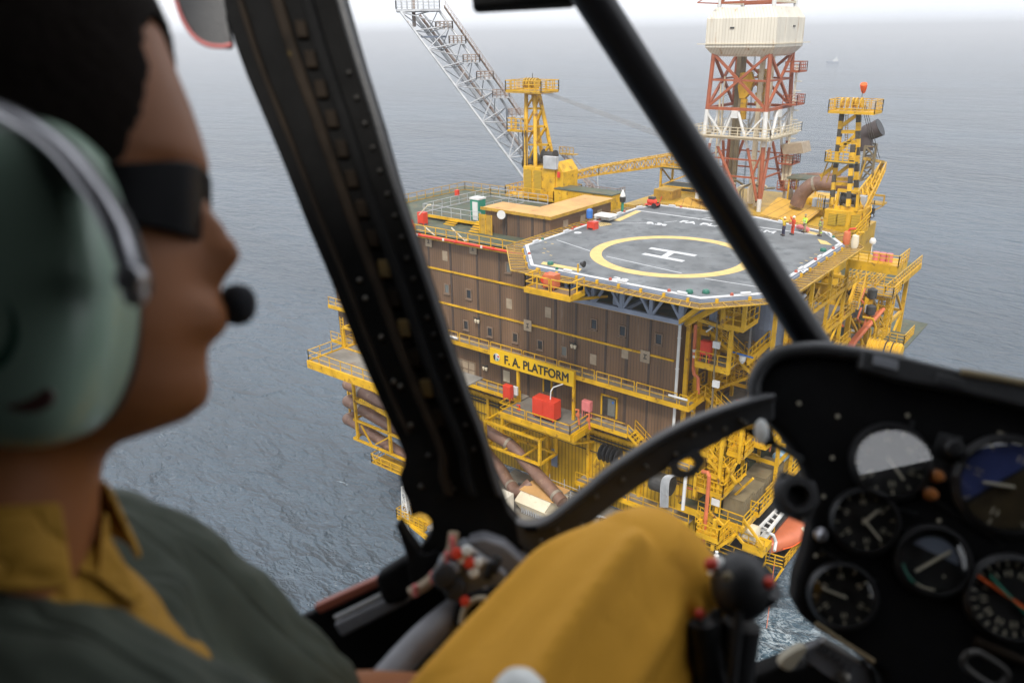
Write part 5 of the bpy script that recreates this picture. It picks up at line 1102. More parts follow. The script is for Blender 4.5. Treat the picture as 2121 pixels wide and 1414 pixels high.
# stair tower beside the brown side wall
st = thing('stair_tower', 'yellow zigzag stair tower with railed landings beside the corner of the brown block', 'stair tower', (-25, 63, 13))
levels = [29.6, 26.4, 23.4, 20.4, 17.2, 13.6]
xA, xB = -27.6, -23.2
mb = MB()
for x, zb in ((xA-1, 12), (xB+1.2, 20.3)):
    for y in (61.6, 64.6): mb.bar((x, y, zb), (x, y, 33), .3)
mb.build('column', 'yellow', st)
for i, z in enumerate(levels):
    sx = xA if i % 2 == 0 else xB; d = -1 if i % 2 == 0 else 1
    mb = MB(); mb.b2(sx, sx+d*1.6, 61.6, 64.8, z-.08, z); mb.build('landing', 'grating', st)
    mb = MB(); mb.b2(min(sx, sx+d*1.6), max(sx, sx+d*1.6), 61.5, 61.6, z-.35, z+.1); mb.b2(sx+d*1.6-.05, sx+d*1.6+.05, 61.6, 64.8, z-.35, z+.1)
    mb.rail([(sx, 61.6, z), (sx+d*1.6, 61.6, z), (sx+d*1.6, 64.8, z)], w=.08, step=.9, mid=1, h=1.1); mb.build('landing_railing', 'yellow', st)
    if i < len(levels)-1:
        nx = xB if i % 2 == 0 else xA; yy_ = 62.2 if i % 2 == 0 else 64.0
        mb = MB(); mb.stair((sx, yy_, z), (nx, yy_, levels[i+1]), 1.0); mb.build('flight', 'yellow', st)
# cage platforms hung under the helideck corner
t = thing('cage_platform', 'yellow railed box platform just under the helideck corner', 'platform', at_y(1525, 660, 58)); a, b = at_y(1497, 668, 58), at_y(1540, 678, 58); z = a.z-.2
mb = MB(); mb.b2(a.x, b.x, 58, 61, z-.3, z); mb.build('deck', 'yellow', t); mb = MB(); mb.rail([(a.x, 61, z), (a.x, 58, z), (b.x, 58, z), (b.x, 61, z)], w=.09, step=.9, h=1.9, mid=2); mb.build('railing', 'yellow', t)
mb = MB(); mb.bar((b.x, 58, z), (b.x, 58, 35), .3); mb.bar((a.x, 58, z), (a.x, 58, 35), .3); mb.build('hanger', 'yellow', t)
t = thing('hydrant_platform', 'yellow side platform carrying a red cabinet left of the stair tower', 'platform', at_y(1470, 760, 59.5)); a, b = at_y(1440, 748, 59.5), at_y(1508, 768, 59.5); z = (a.z+b.z)/2
mb = MB(); mb.b2(a.x, b.x, 59.5, 61.5, z-.1, z); mb.build('deck', 'grating', t); mb = MB(); mb.b2(a.x, b.x+.1, 59.4, 59.5, z-.4, z+.1); mb.rail([(a.x, 59.5, z), (b.x, 59.5, z), (b.x, 61.5, z)], w=.08, step=1); mb.bar((b.x, 59.5, z-.4), (b.x, 59.5, z+3.6), .3); mb.bar((b.x, 59.5, z+3.6), (a.x, 59.5, z+3.9), .3); mb.build('railing', 'yellow', t)
cab(1462, 738, 59.8, .95, 1.25, .5, 'riser_cabinet', 'red cabinet on the yellow side platform right of the white down pipe', z0=z+.2, legs=.6)
simple('fire_riser', 'orange red vertical fire riser right of the corner column', 'pipe', 'orangepipe', lambda m: (m.bar(at_y(1441, 672, 60.2), at_y(1436, 762, 60.2), .3, n=10), m.tube([at_y(1436, 762, 60.2), at_y(1438, 775, 60.2), at_y(1446, 782, 60.4), at_y(1446, 815, 60.4)], .16, 10)), 0)
simple('riser_band', 'pair of white bands on the orange red fire riser', 'pipe band', 'white', lambda m: [m.bar(at_y(1438.7, y, 60.15), at_y(1438.5, y+5, 60.15), .36, n=10) for y in (723, 735)], 0)
for i, (x, y) in enumerate(((1484, 714), (1483, 795))):
    simple('junction_box', ['upper white box on the brown cable ladder by the stair tower', 'lower white box on the brown cable ladder by the stair tower'][i], 'box', 'white', lambda m: m.box(at_y(x, y, 59.3), (.6, .25, .6)), .02)
simple('cable_ladder', 'brown vertical cable ladder in front of the stair tower', 'cable ladder', 'tanbox', lambda m: m.bar(at_y(1487, 660, 59.45), at_y(1474, 850, 59.45), .22, .1), 0)
simple('strip_light', 'white slanting strip light under the helideck corner', 'light', 'white', lambda m: m.bar(at_y(1463, 687, 59.5), at_y(1475, 678, 59.5), .14, n=8), 0)
simple('blue_pipe', 'thin blue and white pipe across the stair tower', 'pipe', 'blue', lambda m: m.bar(at_y(1518, 729, 61), at_y(1560, 741, 61), .16, n=8), 0)
simple('white_hopper', 'small white fitting hanging under the thin blue pipe', 'fitting', 'white', lambda m: m.lathe([(.1, -.5), (.3, -.2), (.3, .2)], at_y(1538, 741, 61), 10), 0)
t = thing('escape_stair', 'yellow sloping walkway with rails climbing to the right of the stair tower', 'stairway', at_y(1550, 750, 61)); mb = MB()
a, b, c, d = at_y(1548, 752, 61), at_y(1588, 715, 64), at_y(1615, 700, 66), at_y(1655, 715, 64)
for s_, e_ in ((a, b), (b, c), (c, d)):
    mb.bar(s_, e_, .12, .5); o_ = V((0, 1.2, 0)); mb.bar(s_+o_, e_+o_, .12, .5)
    for h_ in (.6, 1.2): mb.bar(s_+V((0, 0, h_)), e_+V((0, 0, h_)), .07); mb.bar(s_+o_+V((0, 0, h_)), e_+o_+V((0, 0, h_)), .07)
    k = 5
    for i in range(k+1): q = s_.lerp(e_, i/k); mb.bar(q, q+V((0, 0, 1.2)), .07)
mb.build('flight', 'yellow', t)
simple('blue_grey_tank', 'large blue grey cylindrical tank below the right helideck edge', 'tank', 'bluegrey', lambda m: m.lathe([(.2, -3.2), (1.5, -2.4), (1.7, -1), (1.7, 3), (1.2, 3.6)], at_y(1600, 650, 66), 24), 0)
simple('yellow_bin', 'yellow box under the blue grey tank', 'box', 'yellow', lambda m: m.box(at_y(1588, 698, 66), (1.5, 1, 1.4)), .05)

# dense pipework and bracing between the stair tower and the pedestal
random.seed(17)
t = thing('pipe_rack', 'dense rack of yellow beams and pipes behind the stair tower under the helideck', 'pipe rack', (-26, 72, 14)); mb = MB()
for z in (16.5, 20, 23.4, 26.6, 30):
    for y in (66, 70, 75, 80, 84): mb.bar((XC+.4, y, z), (-21.8, y, z), .28)
    for x in (-28.6, -25.2, -22): mb.bar((x, 66, z), (x, 84, z), .26)
for x in (-28.6, -25.2, -22):
    for y in (66, 70, 75, 80): mb.bar((x, y, 13.5), (x, y, 33), .3)
for i in range(26):
    x = random.choice((-28.6, -25.2, -22)); y = random.choice((66, 70, 75)); z = random.choice((16.5, 20, 23.4, 26.6)); mb.bar((x, y, z), (x, y+4.5, z+3.3), .18)
mb.build('beams', 'yellow', t)
mb = MB()
for z in (20, 23.4, 26.6, 30):
    x0 = random.uniform(-28, -26); mb.rail([(x0, 65.8, z+.1), (-21.9, 65.8, z+.1), (-21.9, 84, z+.1)], w=.07, step=1.2)
mb.build('railing', 'yellow', t)
for i, (m_, k_) in enumerate((('orangepipe', 7), ('steel', 8), ('yellow_worn', 12), ('dark', 8))):
    for j in range(k_):
        mb = MB(); p = V((random.uniform(-28.5, -22.3), random.uniform(64.8, 74), random.uniform(15, 31))); a_ = random.uniform(1, 4); r_ = random.uniform(.06, .17)
        mb.tube([p, p+V((a_*.6, 0, 0)), p+V((a_*.6+.3, .2, -.3)), p+V((a_*.6+.3, .2, -a_))] if j % 2 else [p, p+V((0, .2, a_*.5)), p+V((0, a_, a_*.5+.2))], r_, 8); mb.build('pipe', m_, t, smooth=True)
for z in (20.15, 26.75): mb = MB(); mb.b2(XC+.5, -23, 66, 84, z, z+.06); mb.build('floor_grating', 'grating', t)
# crate deck
CD = 13.5
t = thing('crate_deck', 'green plated side deck edged with yellow rails carrying a row of khaki crates', 'deck', (-24, 65, CD))
cx0 = at_z(1462, 1060, CD).x; cx1 = at_z(1538, 1092, CD).x; cy0 = at_z(1538, 1092, CD).y
mb = MB(); mb.b2(XC+1.5, cx1, cy0, 92, CD-.1, CD); mb.build('plating', 'deckgreen', t)
mb = MB(); mb.b2(XC+1.5, cx1+.1, cy0-.12, cy0, CD-.55, CD+.1); mb.b2(cx1, cx1+.12, cy0, 92, CD-.55, CD+.1); mb.build('edge_beam', 'yellow', t)
mb = MB(); mb.rail([(XC+3.5, cy0, CD), (cx1, cy0, CD)], w=.08); mb.build('front_railing', 'yellow', t)
mb = MB(); mb.rail([(cx1, cy0+.2, CD), (cx1, 80, CD)], w=.08); mb.rail([(cx1, 80.6, CD), (cx1, 92, CD)], w=.08); mb.build('side_railing', 'yellow', t)
ya = at_z(1500, 1065, CD).y; xa = at_z(1500, 1062, CD).x
labs = ['khaki crate nearest the railed corner of the green deck', 'second khaki crate of the row on the green deck', 'third khaki crate with rusty lid on the green deck', 'fourth khaki crate just before the light blue drum', 'khaki crate standing beyond the light blue drum']
yy_ = ya
for i, (w_, d_, h_) in enumerate(((1.85, 2.3, 1.9), (1.8, 2.2, 1.6), (1.9, 2.4, 1.95), (1.8, 2.0, 1.75), (1.9, 2.4, 2.3))):
    if i == 4: yy_ += 2.4
    t = thing('crate', labs[i], 'crate', (xa-.2, yy_, CD), 'khaki crates on the green deck'); x = xa-.1+(i % 2)*.1
    mb = MB(); mb.b2(x, x+w_, yy_, yy_+d_, CD+.01, CD+h_); mb.build('box', 'tanbox', t, bevel=.03)
    mb = MB(); mb.b2(x-.04, x+w_+.04, yy_-.04, yy_+d_+.04, CD+h_, CD+h_+.07); mb.build('lid', 'tanbox', t)
    mb = MB()
    for j in range(4): mb.b2(x+.1+j*.5, x+.18+j*.5, yy_-.04, yy_-.002, CD+.05, CD+h_-.05)
    for j in range(4): mb.b2(x+w_+.002, x+w_+.05, yy_+.1+j*.6, yy_+.2+j*.6, CD+.05, CD+h_-.05)
    mb.build('ribs', 'tanbox', t); yy_ += d_+.12
t = thing('chemical_drum', 'light blue cylindrical drum with white bands between two khaki crates', 'drum', (xa, ya+9.5, CD)); p = V((xa+1.1, yy_-3.6, CD+1.7)); mb = MB(); mb.lathe([(.5, -1.1), (.62, -1.0), (.62, 1.0), (.5, 1.1)], p, 24, 'Y'); mb.build('drum', 'bluelight', t, smooth=True)
for dy in (-.95, .3, .6): mb = MB(); mb.lathe([(.65, 0), (.65, .12)], p+V((0, dy, 0)), 24, 'Y'); mb.build('band', 'white', t)
mb = MB(); mb.b2(p.x-.5, p.x+.5, p.y-.8, p.y+.8, CD, CD+1.1); mb.build('cradle', 'yellow_worn', t)
t = thing('yellow_trolley', 'low yellow frame trolley beside the khaki crates', 'trolley', (xa+2.2, ya+5, CD)); mb = MB(); 
for dy in (0, 1.2, 2.4, 3.6): mb.bar((xa+2.1, ya+4.5+dy, CD), (xa+2.1, ya+4.5+dy, CD+1.2), .1); mb.bar((xa+2.1, ya+4.5+dy, CD+.2), (xa+2.6, ya+4.5+dy, CD+.05), .1)
mb.bar((xa+2.1, ya+4.3, CD+1.2), (xa+2.1, ya+8.3, CD+1.2), .12); mb.bar((xa+2.1, ya+4.3, CD+.6), (xa+2.1, ya+8.3, CD+.6), .1); mb.build('frame', 'yellow_worn', t)
simple('red_box', 'small red box behind the last khaki crate', 'box', 'orangepipe', lambda m: m.box((xa+.3, yy_+1.2, CD+1.2), (1.1, .8, 2.2)), .03)
for i in range(3):
    simple('deck_hose', 'pale hose lying on the far end of the green deck', 'hose', 'rope', lambda m: m.tube([(-27+i*1.6, 77+i, CD+.06), (-26.4+i*1.5, 80+i, CD+.06), (-25+i, 82, CD+.06), (-24.5+i*.8, 87, CD+.06)], .06, 6, smooth=4), 0, group='pale hoses on the green deck')
# second stair tower in front (yellow), between the window frame and crates
s2 = thing('lower_stair_tower', 'dense yellow stair and railed landing tower left of the khaki crates', 'stair tower', (-27, 58, 9)); 
def pbox(x0, y0, x1, y1, Y, dep, z_off=0, rail_h=1.1):
    a, b = at_y(x0, y0, Y), at_y(x1, y1, Y); z = (a.z+b.z)/2; mb = MB(); mb.b2(a.x, b.x, Y, Y+dep, z-.35, z); mb.build('landing', 'yellow', s2)
    mb = MB(); mb.rail([(a.x, Y+dep, z), (a.x, Y, z), (b.x, Y, z), (b.x, Y+dep, z)], w=.08, step=.8, h=rail_h, mid=1); mb.build('landing_railing', 'yellow', s2)
pbox(1462, 980, 1500, 990, 57.6, 2.2); pbox(1440, 1012, 1497, 1024, 57.2, 2.4); pbox(1505, 935, 1540, 945, 59, 2.2); pbox(1445, 935, 1480, 945, 58.5, 2); pbox(1510, 902, 1545, 910, 60.5, 2); pbox(1440, 1105, 1488, 1118, 55.6, 2)
mb = MB()
for (x, y0, y1, Y) in ((1498, 900, 1065, 57.4), (1538, 880, 960, 59), (1442, 980, 1030, 57.2), (1545, 870, 930, 61), (1481, 1075, 1140, 56), (1452, 1075, 1140, 56.2)):
    mb.bar(at_y(x, y0, Y), V((at_y(x, y0, Y).x, Y, at_y(x-3, y1, Y).z)), .26)
mb.build('post', 'yellow', s2)
for (x0, y0, x1, y1, Y) in ((1470, 945, 1495, 975, 58), (1500, 975, 1530, 945, 59.6), (1505, 1015, 1540, 985, 58.6), (1476, 1025, 1500, 1000, 59), (1515, 925, 1545, 905, 61), (1445, 1075, 1480, 1105, 56.8), (1488, 1130, 1520, 1110, 57)):
    mb = MB(); mb.stair(at_y(x0, y0, Y), at_y(x1, y1, Y), .9); mb.build('flight', 'yellow', s2)
mb = MB()
for (x0, y0, x1, y1, Y) in ((1500, 1000, 1525, 960, 58), (1525, 1000, 1500, 960, 58), (1540, 1075, 1580, 1130, 59), (1510, 1090, 1540, 1125, 58), (1540, 1090, 1510, 1125, 58), (1470, 1060, 1500, 1090, 57), (1500, 1045, 1560, 990, 60.5)): mb.bar(at_y(x0, y0, Y), at_y(x1, y1, Y), .2)
mb.build('brace', 'yellow', s2)
simple('red_standpipe', 'tall orange red standpipe with bent top in front of the lower stair tower', 'pipe', 'orangepipe', lambda m: m.tube([at_y(1455, 976, 56.8), at_y(1466, 978, 56.6), at_y(1469, 985, 56.4), at_y(1467, 1010, 56.4), at_y(1463, 1060, 56.4), at_y(1455, 1135, 56.4)], .17, 10), 0)
simple('white_standpipe', 'white vertical pipe left of the orange red standpipe', 'pipe', 'white', lambda m: m.bar(at_y(1421, 978, 57), at_y(1414, 1055, 57), .32, n=10), 0)
simple('red_header', 'horizontal dull red pipe behind the two standpipes', 'pipe', 'derrick_red', lambda m: m.bar(at_y(1424, 1010, 58), at_y(1470, 1024, 58), .2, n=8), 0)
simple('hose_tray', 'bundle of grey hoses bent over a dark drum left of the white standpipe', 'hose', 'steel', lambda m: [m.tube([at_y(1368+i*3, 1050, 56.5), at_y(1370+i*3, 1000, 56.5), at_y(1380+i*3, 985, 56.7), at_y(1395+i*3, 985, 57.5)], .07, 6, smooth=4) for i in range(6)], 0)
simple('hose_drum', 'dark round drum under the bent grey hoses', 'drum', 'dark', lambda m: m.lathe([(.9, -1), (.9, 1)], at_y(1372, 1000, 58), 20, 'X'), .03)
t = thing('notice_sign', 'white panel on a yellow stand near the corner of the khaki crates', 'sign', at_y(1482, 1040, 57)); mb = MB(); mb.box(at_y(1482, 1040, 57.1), (.75, .06, .65)); mb.build('panel', 'white', t); mb = MB(); p = at_y(1482, 1040, 57.15); [mb.bar(p+V((d, 0, .5)), p+V((d, 0, -1.6)), .08) for d in (-.45, .45)]; mb.build('stand', 'yellow', t)
simple('white_bollard', 'white stacked insulator like fitting above the control stick', 'fitting', 'white', lambda m: m.lathe([(.25, -1), (.3, -.6), (.12, -.55), (.3, -.3), (.12, -.2), (.25, 0), (.1, .15), (.15, .4)], at_y(1484, 1150, 55), 12), 0)

# supporting decks and dark steel below
for i, (z, y0, y1, x0, x1, nm) in enumerate(((9.4, 60, 125, -30, -20.9, 'dark steel deck below the green crate deck'), )):
    t = thing('cellar_deck', nm, 'deck', (x0, y0, z)); mb = MB(); mb.b2(XC+2.7, x1-.6, cy0+1.0, 92, z-.3, z); mb.build('plating', 'dark', t)
    mb = MB(); mb.rail([(-27, cy0+1, z), (x1-.6, cy0+1, z), (x1-.6, 66, z)], w=.08); mb.build('railing', 'yellow', t)
for i, (x, y) in enumerate(((-24.4, 74), (-24.4, 108), (-62, 66), (-62, 110), (-43, 66), (-43, 110))):
    t = thing('jacket_leg', ['dark round steel leg entering the foaming sea below the lifeboat', 'steel leg', '', '', '', ''][i] or 'steel leg', 'leg', (x, y, 0), 'steel legs under the platform')
    t['label'] = ['dark round steel leg entering the foaming sea below the lifeboat', 'far right steel leg under the platform', 'near left steel leg under the platform', 'far left steel leg under the platform', 'near middle steel leg under the platform', 'far middle steel leg under the platform'][i]
    mb = MB(); mb.bar((x, y, -.9), (x, y, 9.1), 2.4, n=20); mb.build('column', 'dark', t, smooth=True)
    mb = MB(); mb.bar((x, y, 2.8), (x, y, 3.2), 2.7, n=20); mb.build('collar', 'yellow_worn', t)

# lifeboat
lb = thing('lifeboat', 'enclosed orange lifeboat slung below the crate deck with white davit arms over it', 'lifeboat', at_z(1620, 1115, 9))
bow = at_z(1592, 1150, 7.2); stern = at_z(1686, 1068, 7.6); ax = V((stern.x-bow.x, stern.y-bow.y, 0)); Lb = ax.length; ax.normalize(); sd_ = V((-ax.y, ax.x, 0))
sd_ = -sd_ if sd_.x < 0 else sd_
secs = []; NS = 22; NT = 20
mb = MB(); vs = []
for i in range(NS+1):
    t_ = i/NS; wdt = 1.45*min(1, (math.sin(min(1, t_*2.6)*math.pi/2))**.75)*(1 if t_ < .8 else 1-(t_-.8)*1.0); c = bow+ax*(Lb*t_); zc = 8.0
    hh = (.95 if t_ > .16 else .45+t_*3.1)*(1 if t_ < .85 else 1-(t_-.85)*2)
    for j in range(NT):
        a = 2*math.pi*j/NT; cx = math.cos(a); sz = math.sin(a)
        x = wdt*(abs(cx)**.65)*(1 if cx > 0 else -1); z = (hh*(abs(sz)**.75)) if sz > 0 else -(.95-.25*(1-t_))*(abs(sz)**1.3)
        vs.append(c+sd_*x+V((0, 0, zc+z)) - V((0, 0, c.z)))
fs = []
for i in range(NS): fs += [(i*NT+j, i*NT+(j+1) % NT, (i+1)*NT+(j+1) % NT, (i+1)*NT+j) for j in range(NT)]
fs += [tuple(range(NT))[::-1], tuple(range(NS*NT, (NS+1)*NT))]
mb.add(vs, fs); mb.build('hull', 'lifeboat', lb, smooth=True, subsurf=1)
cB = lambda t_, s_, z: V((bow.x, bow.y, 0))+ax*(Lb*t_)+sd_*s_+V((0, 0, z))
mb = MB(); mb.tube([cB(.1, .9, 7.95), cB(.25, 1.42, 8.0), cB(.6, 1.52, 8.0), cB(.9, 1.4, 8.0)], .06, 6, smooth=4); mb.build('fender', 'orange', lb)
for t_ in (.45, .6): mb = MB(); mb.prism([cB(t_, 1.0, 8.85), cB(t_+.05, 1.0, 8.85), cB(t_+.05, 1.3, 8.6), cB(t_, 1.3, 8.6)], (0, 0, .05)); mb.build('window', 'cream', lb)
mb = MB(); mb.b2(0, .01, 0, .01, 0, .01) if False else mb.prism([cB(.72, -.6, 8.9), cB(.86, -.6, 8.9), cB(.86, .6, 8.9), cB(.72, .6, 8.9)], (0, 0, .5)); mb.build('cockpit', 'lifeboat', lb, bevel=.1)
t = thing('davit', 'white ladder like davit frame with curved arms over the orange lifeboat', 'davit', cB(.2, -1.5, 9)); mb = MB()
p0, p1, p2_, p3 = at_z(1612, 1052, 12.5), at_z(1622, 1061, 12.5), at_z(1572, 1093, 11.5), at_z(1590, 1102, 11.5)
mb.bar(p0, p2_, .22); mb.bar(p1, p3, .26)
for i in range(5): mb.bar(p0.lerp(p2_, i/4.5), p1.lerp(p3, i/4.5), .12)
mb.build('frame', 'white', t)
mb = MB(); c_ = at_z(1590, 1101, 11.2); e_ = at_z(1562, 1136, 9.6); mb.bar(c_, e_, .5, .35); mb.bar(c_, at_z(1568, 1093, 11), .25); mb.build('lower_arm', 'white', t)
mb = MB(); mb.tube([c_, at_z(1602, 1108, 10.8), at_z(1607, 1122, 10), at_z(1604, 1140, 9.6)], .15, 8); mb.tube([at_z(1582, 1112, 10.6), at_z(1578, 1122, 10.2), at_z(1583, 1134, 9.8)], .13, 8); mb.build('hook_arm', 'white', t)
mb = MB(); mb.bar(at_z(1598, 1130, 9.9), at_z(1592, 1160, 9), .06); mb.build('fall_wire', 'dark', t)
t = thing('winch_tank', 'cream rounded tank on a yellow railed stage left of the lifeboat', 'tank', at_z(1550, 1120, 9.6)); p = at_y(1551, 1102, 60.5); mb = MB(); mb.lathe([(.4, -.9), (.85, -.75), (.85, .75), (.4, .9)], p, 20, 'X'); mb.build('tank', 'cream', t, smooth=True)
mb = MB(); a = at_y(1538, 1125, 59.6); mb.b2(a.x, a.x+1.9, 59.6, 61.6, a.z-.7, a.z); mb.rail([(a.x-.2, 59.6, a.z), (a.x+1.9, 59.6, a.z)], w=.07, step=.8); mb.build('stage', 'yellow', t)
t = thing('lifeboat_stage', 'yellow railed embarkation stage round the outside of the lifeboat', 'platform', at_z(1622, 1170, 6.4)); mb = MB()
a, b, c = at_z(1585, 1165, 6.2), at_z(1622, 1176, 6.2), at_z(1686, 1092, 6.2)
mb.prism([a, b, c, c-V((3, 0, 0)), a+V((-1, 3, 0))], (0, 0, -.25)); mb.build('deck', 'dark', t); mb = MB(); mb.rail([a, b, c], w=.09, step=.8, h=1.2, mid=2); mb.build('railing', 'yellow', t)
mb = MB(); [mb.bar(q, V((q.x-1.5, q.y, 2)), .2) for q in (a, b)]; mb.bar(a, at_z(1600, 1185, 4), .15); mb.bar(at_z(1597, 1185, 4), at_z(1583, 1165, 6), .14); mb.build('brace', 'yellow', t)
simple('painter_rope', 'thin red rope hanging from the lifeboat down to the sea', 'rope', 'orangepipe', lambda m: m.bar(at_z(1604, 1165, 7), at_z(1588, 1300, 1.2), .07, n=6), 0)

# ---- decks, pipes and platforms at the far right -------------------------
t = thing('aft_deck', 'green plated upper deck with yellow rails at the far right of the platform', 'deck', (-24, 98, 27)); mb = MB(); z = 26.4
a, b = at_z(1762, 560, z), at_z(1832, 556, z); f = at_z(1822, 600, z); mb.b2(-40, f.x+1, 92, 108, z-.1, z); mb.build('plating', 'deckgreen', t)
mb = MB(); mb.b2(f.x+1, f.x+1.12, 92, 108, z-.6, z+.1); mb.b2(-40, f.x+1, 91.9, 92, z-.6, z+.1); mb.build('edge_beam', 'yellow', t)
mb = MB(); mb.rail([(-27, 92, z), (f.x+1, 92, z), (f.x+1, 108, z)], w=.09, step=1.1); mb.build('railing', 'yellow', t)
sk = thing('aft_structure', 'yellow column and brace framework under the far right decks', 'framework', (-24, 100, 9)); mb = MB()
for x in (-22.3, -28, -34):
    for y in (84, 92, 100, 108): mb.bar((x, y, 8), (x, y, 26), .45)
for z in (20, 13.5):
    for y in (92, 100, 108): mb.bar((-34, y, z), (-22.3, y, z), .35)
    for x in (-22.3, -28): mb.bar((x, 84, z), (x, 108, z), .35)
for y in (84, 92, 100): mb.bar((-22.3, y, 13.5), (-22.3, y+8, 20), .25); mb.bar((-22.3, y+8, 20), (-22.3, y, 26), .25); mb.bar((-28, y, 20), (-28, y+8, 26), .25)
for y in (92, 100): mb.bar((-28, y, 13.5), (-22.3, y, 20), .25); mb.bar((-28, y, 20), (-22.3, y, 26), .25)
mb.build('framework', 'yellow', sk)
mb = MB(); mb.b2(-36, -24, 84, 110, 19.7, 19.85); mb.b2(-36, -22, 92.2, 125, 13.2, 13.35); mb.build('plating', 'deckgreen', sk)
lt_ = thing('ladder_tower', 'tall narrow yellow ladder tower at the right rim of the platform', 'ladder tower', at_x(1830, 690, -19.5)); mb = MB(); q = at_y(1838, 610, 92); zt6 = q.z; xx = q.x
mb.lattice([(xx-.75, 92, 17), (xx+.55, 92, 17), (xx+.55, 93.2, 17), (xx-.75, 93.2, 17)], [(xx-.75, 92, zt6), (xx+.55, 92, zt6), (xx+.55, 93.2, zt6), (xx-.75, 93.2, zt6)], 7, .16, .08)
for i in range(26): mb.bar((xx+.1, 91.9, 17+i*.36), (xx+.5, 91.9, 17+i*.36), .05)
mb.build('lattice', 'yellow', lt_)
mb = MB(); mb.b2(xx-5, xx+.8, 91, 94.6, zt6, zt6+.1); mb.build('top_deck', 'grating', lt_)
mb = MB(); mb.rail([(xx-5, 91, zt6+.1), (xx+.8, 91, zt6+.1), (xx+.8, 94.6, zt6+.1), (xx-5, 94.6, zt6+.1)], w=.09, step=.9, mid=2); mb.bar((xx-4.4, 91.5, zt6-.2), (xx-1.8, 91.5, zt6-.2), .4); mb.bar((xx-1.9, 91.5, zt6-.1), (xx-1.9, 91.5, zt6-2.8), .4); mb.build('railing', 'yellow', lt_)
for i, o_ in enumerate((0, 5, 10)):
    mb = MB(); P_ = [at_y(1830-o_, 640+o_*.6, 91), at_y(1808-o_, 665+o_*.5, 88.5), at_y(1786-o_, 690+o_*.3, 86.5), at_y(1767-o_*.7, 715, 85), at_y(1760-o_*.7, 745, 84), at_y(1756-o_*.7, 790, 83.4)]
    mb.tube(P_, .22, 10, smooth=5); o = mb.build('export_pipe', 'orangepipe', None, smooth=True); tag(o, ['outermost of the three parallel orange pipes curving down by the pedestal', 'middle of the three parallel orange pipes curving down by the pedestal', 'innermost of the three parallel orange pipes curving down by the pedestal'][i], 'pipe', 'orange pipes at the right')
t = thing('ribbed_vessel', 'yellow ribbed horizontal vessel with black straps at the right rim', 'vessel', at_y(1835, 700, 84)); mb = MB(); p = at_y(1834, 724, 84)
prof = []
for i in range(10): prof += [(.95, -1.7+i*.33), (.95, -1.56+i*.33), (.83, -1.54+i*.33), (.83, -1.39+i*.33)]
mb.lathe(prof, p, 24, 'X'); mb.build('shell', 'yellow', t)
for dx in (.3, .95): mb = MB(); mb.lathe([(1.0, 0), (1.0, .1)], p+V((dx-.3, 0, 0)), 24, 'X'); mb.build('strap', 'black', t)
t = thing('rim_platform', 'small green and grey rim platform with rails at the extreme right', 'platform', at_y(1860, 680, 90)); a = at_y(1832, 700, 90); mb = MB(); mb.b2(a.x, a.x+2.2, 89, 93, a.z-.1, a.z); mb.build('deck', 'deckgreen', t); mb = MB(); mb.rail([(a.x, 89, a.z), (a.x+2.2, 89, a.z), (a.x+2.2, 93, a.z)], w=.08, step=.8, mid=2); mb.build('railing', 'yellow', t)
for i, (x0, y0, x1, y1, Y) in enumerate(((1748, 598, 1795, 562, 88), (1745, 640, 1772, 622, 86.5), (1795, 600, 1832, 562, 92))):
    t = thing('aft_stair', ['yellow stair flight right of the crane pedestal top', 'yellow walkway rails right of the crane pedestal foot', 'yellow rail flight rising to the far right deck'][i], 'stairway', at_y(x0, y0, Y)); mb = MB(); mb.stair(at_y(x0, y0, Y), at_y(x1, y1, Y+6), 1.0); mb.build('flight', 'yellow', t)
t = thing('service_mast', 'steep yellow stair ladder between the pedestal and the ladder tower', 'ladder', at_y(1775, 620, 87)); mb = MB(); mb.stair(at_y(1768, 640, 87), at_y(1785, 582, 89), .8); mb.bar(at_y(1757, 630, 86.6), at_y(1772, 588, 88), .25); mb.build('flight', 'yellow', t)
random.seed(3)
for i in range(16):
    x, y, Y = random.uniform(1745, 1815), random.uniform(600, 690), random.uniform(86, 91); p = at_y(x, y, Y); mb = MB()
    k = i % 4
    if k == 0: mb.lathe([(.15, -.6), (.5, -.4), (.5, .5), (.15, .7)], p, 12); m_ = 'dark'
    elif k == 1: mb.tube([p, p+V((1, 0, 0)), p+V((1.3, .5, -1)), p+V((1.3, .5, -2.4))], .13, 8); m_ = 'yellow'
    elif k == 2: mb.tube([p, p+V((-.6, 1, 0)), p+V((-.6, 2, 1))], .12, 8); m_ = 'orangepipe'
    else: mb.box(p, (.9, .5, .8)); m_ = 'steel'
    o = mb.build(['pressure_pot', 'pipe_bend', 'pipe_bend', 'control_box'][k], m_, None, smooth=k < 3); tag(o, ['dark round pot among the pipework right of the crane pedestal', 'yellow pipe bend among the pipework right of the crane pedestal', 'orange pipe bend among the pipework right of the crane pedestal', 'grey control box among the pipework right of the crane pedestal'][k], ['vessel', 'pipe', 'pipe', 'box'][k], ['dark pots right of the pedestal', 'yellow bends right of the pedestal', 'orange bends right of the pedestal', 'grey boxes right of the pedestal'][k])
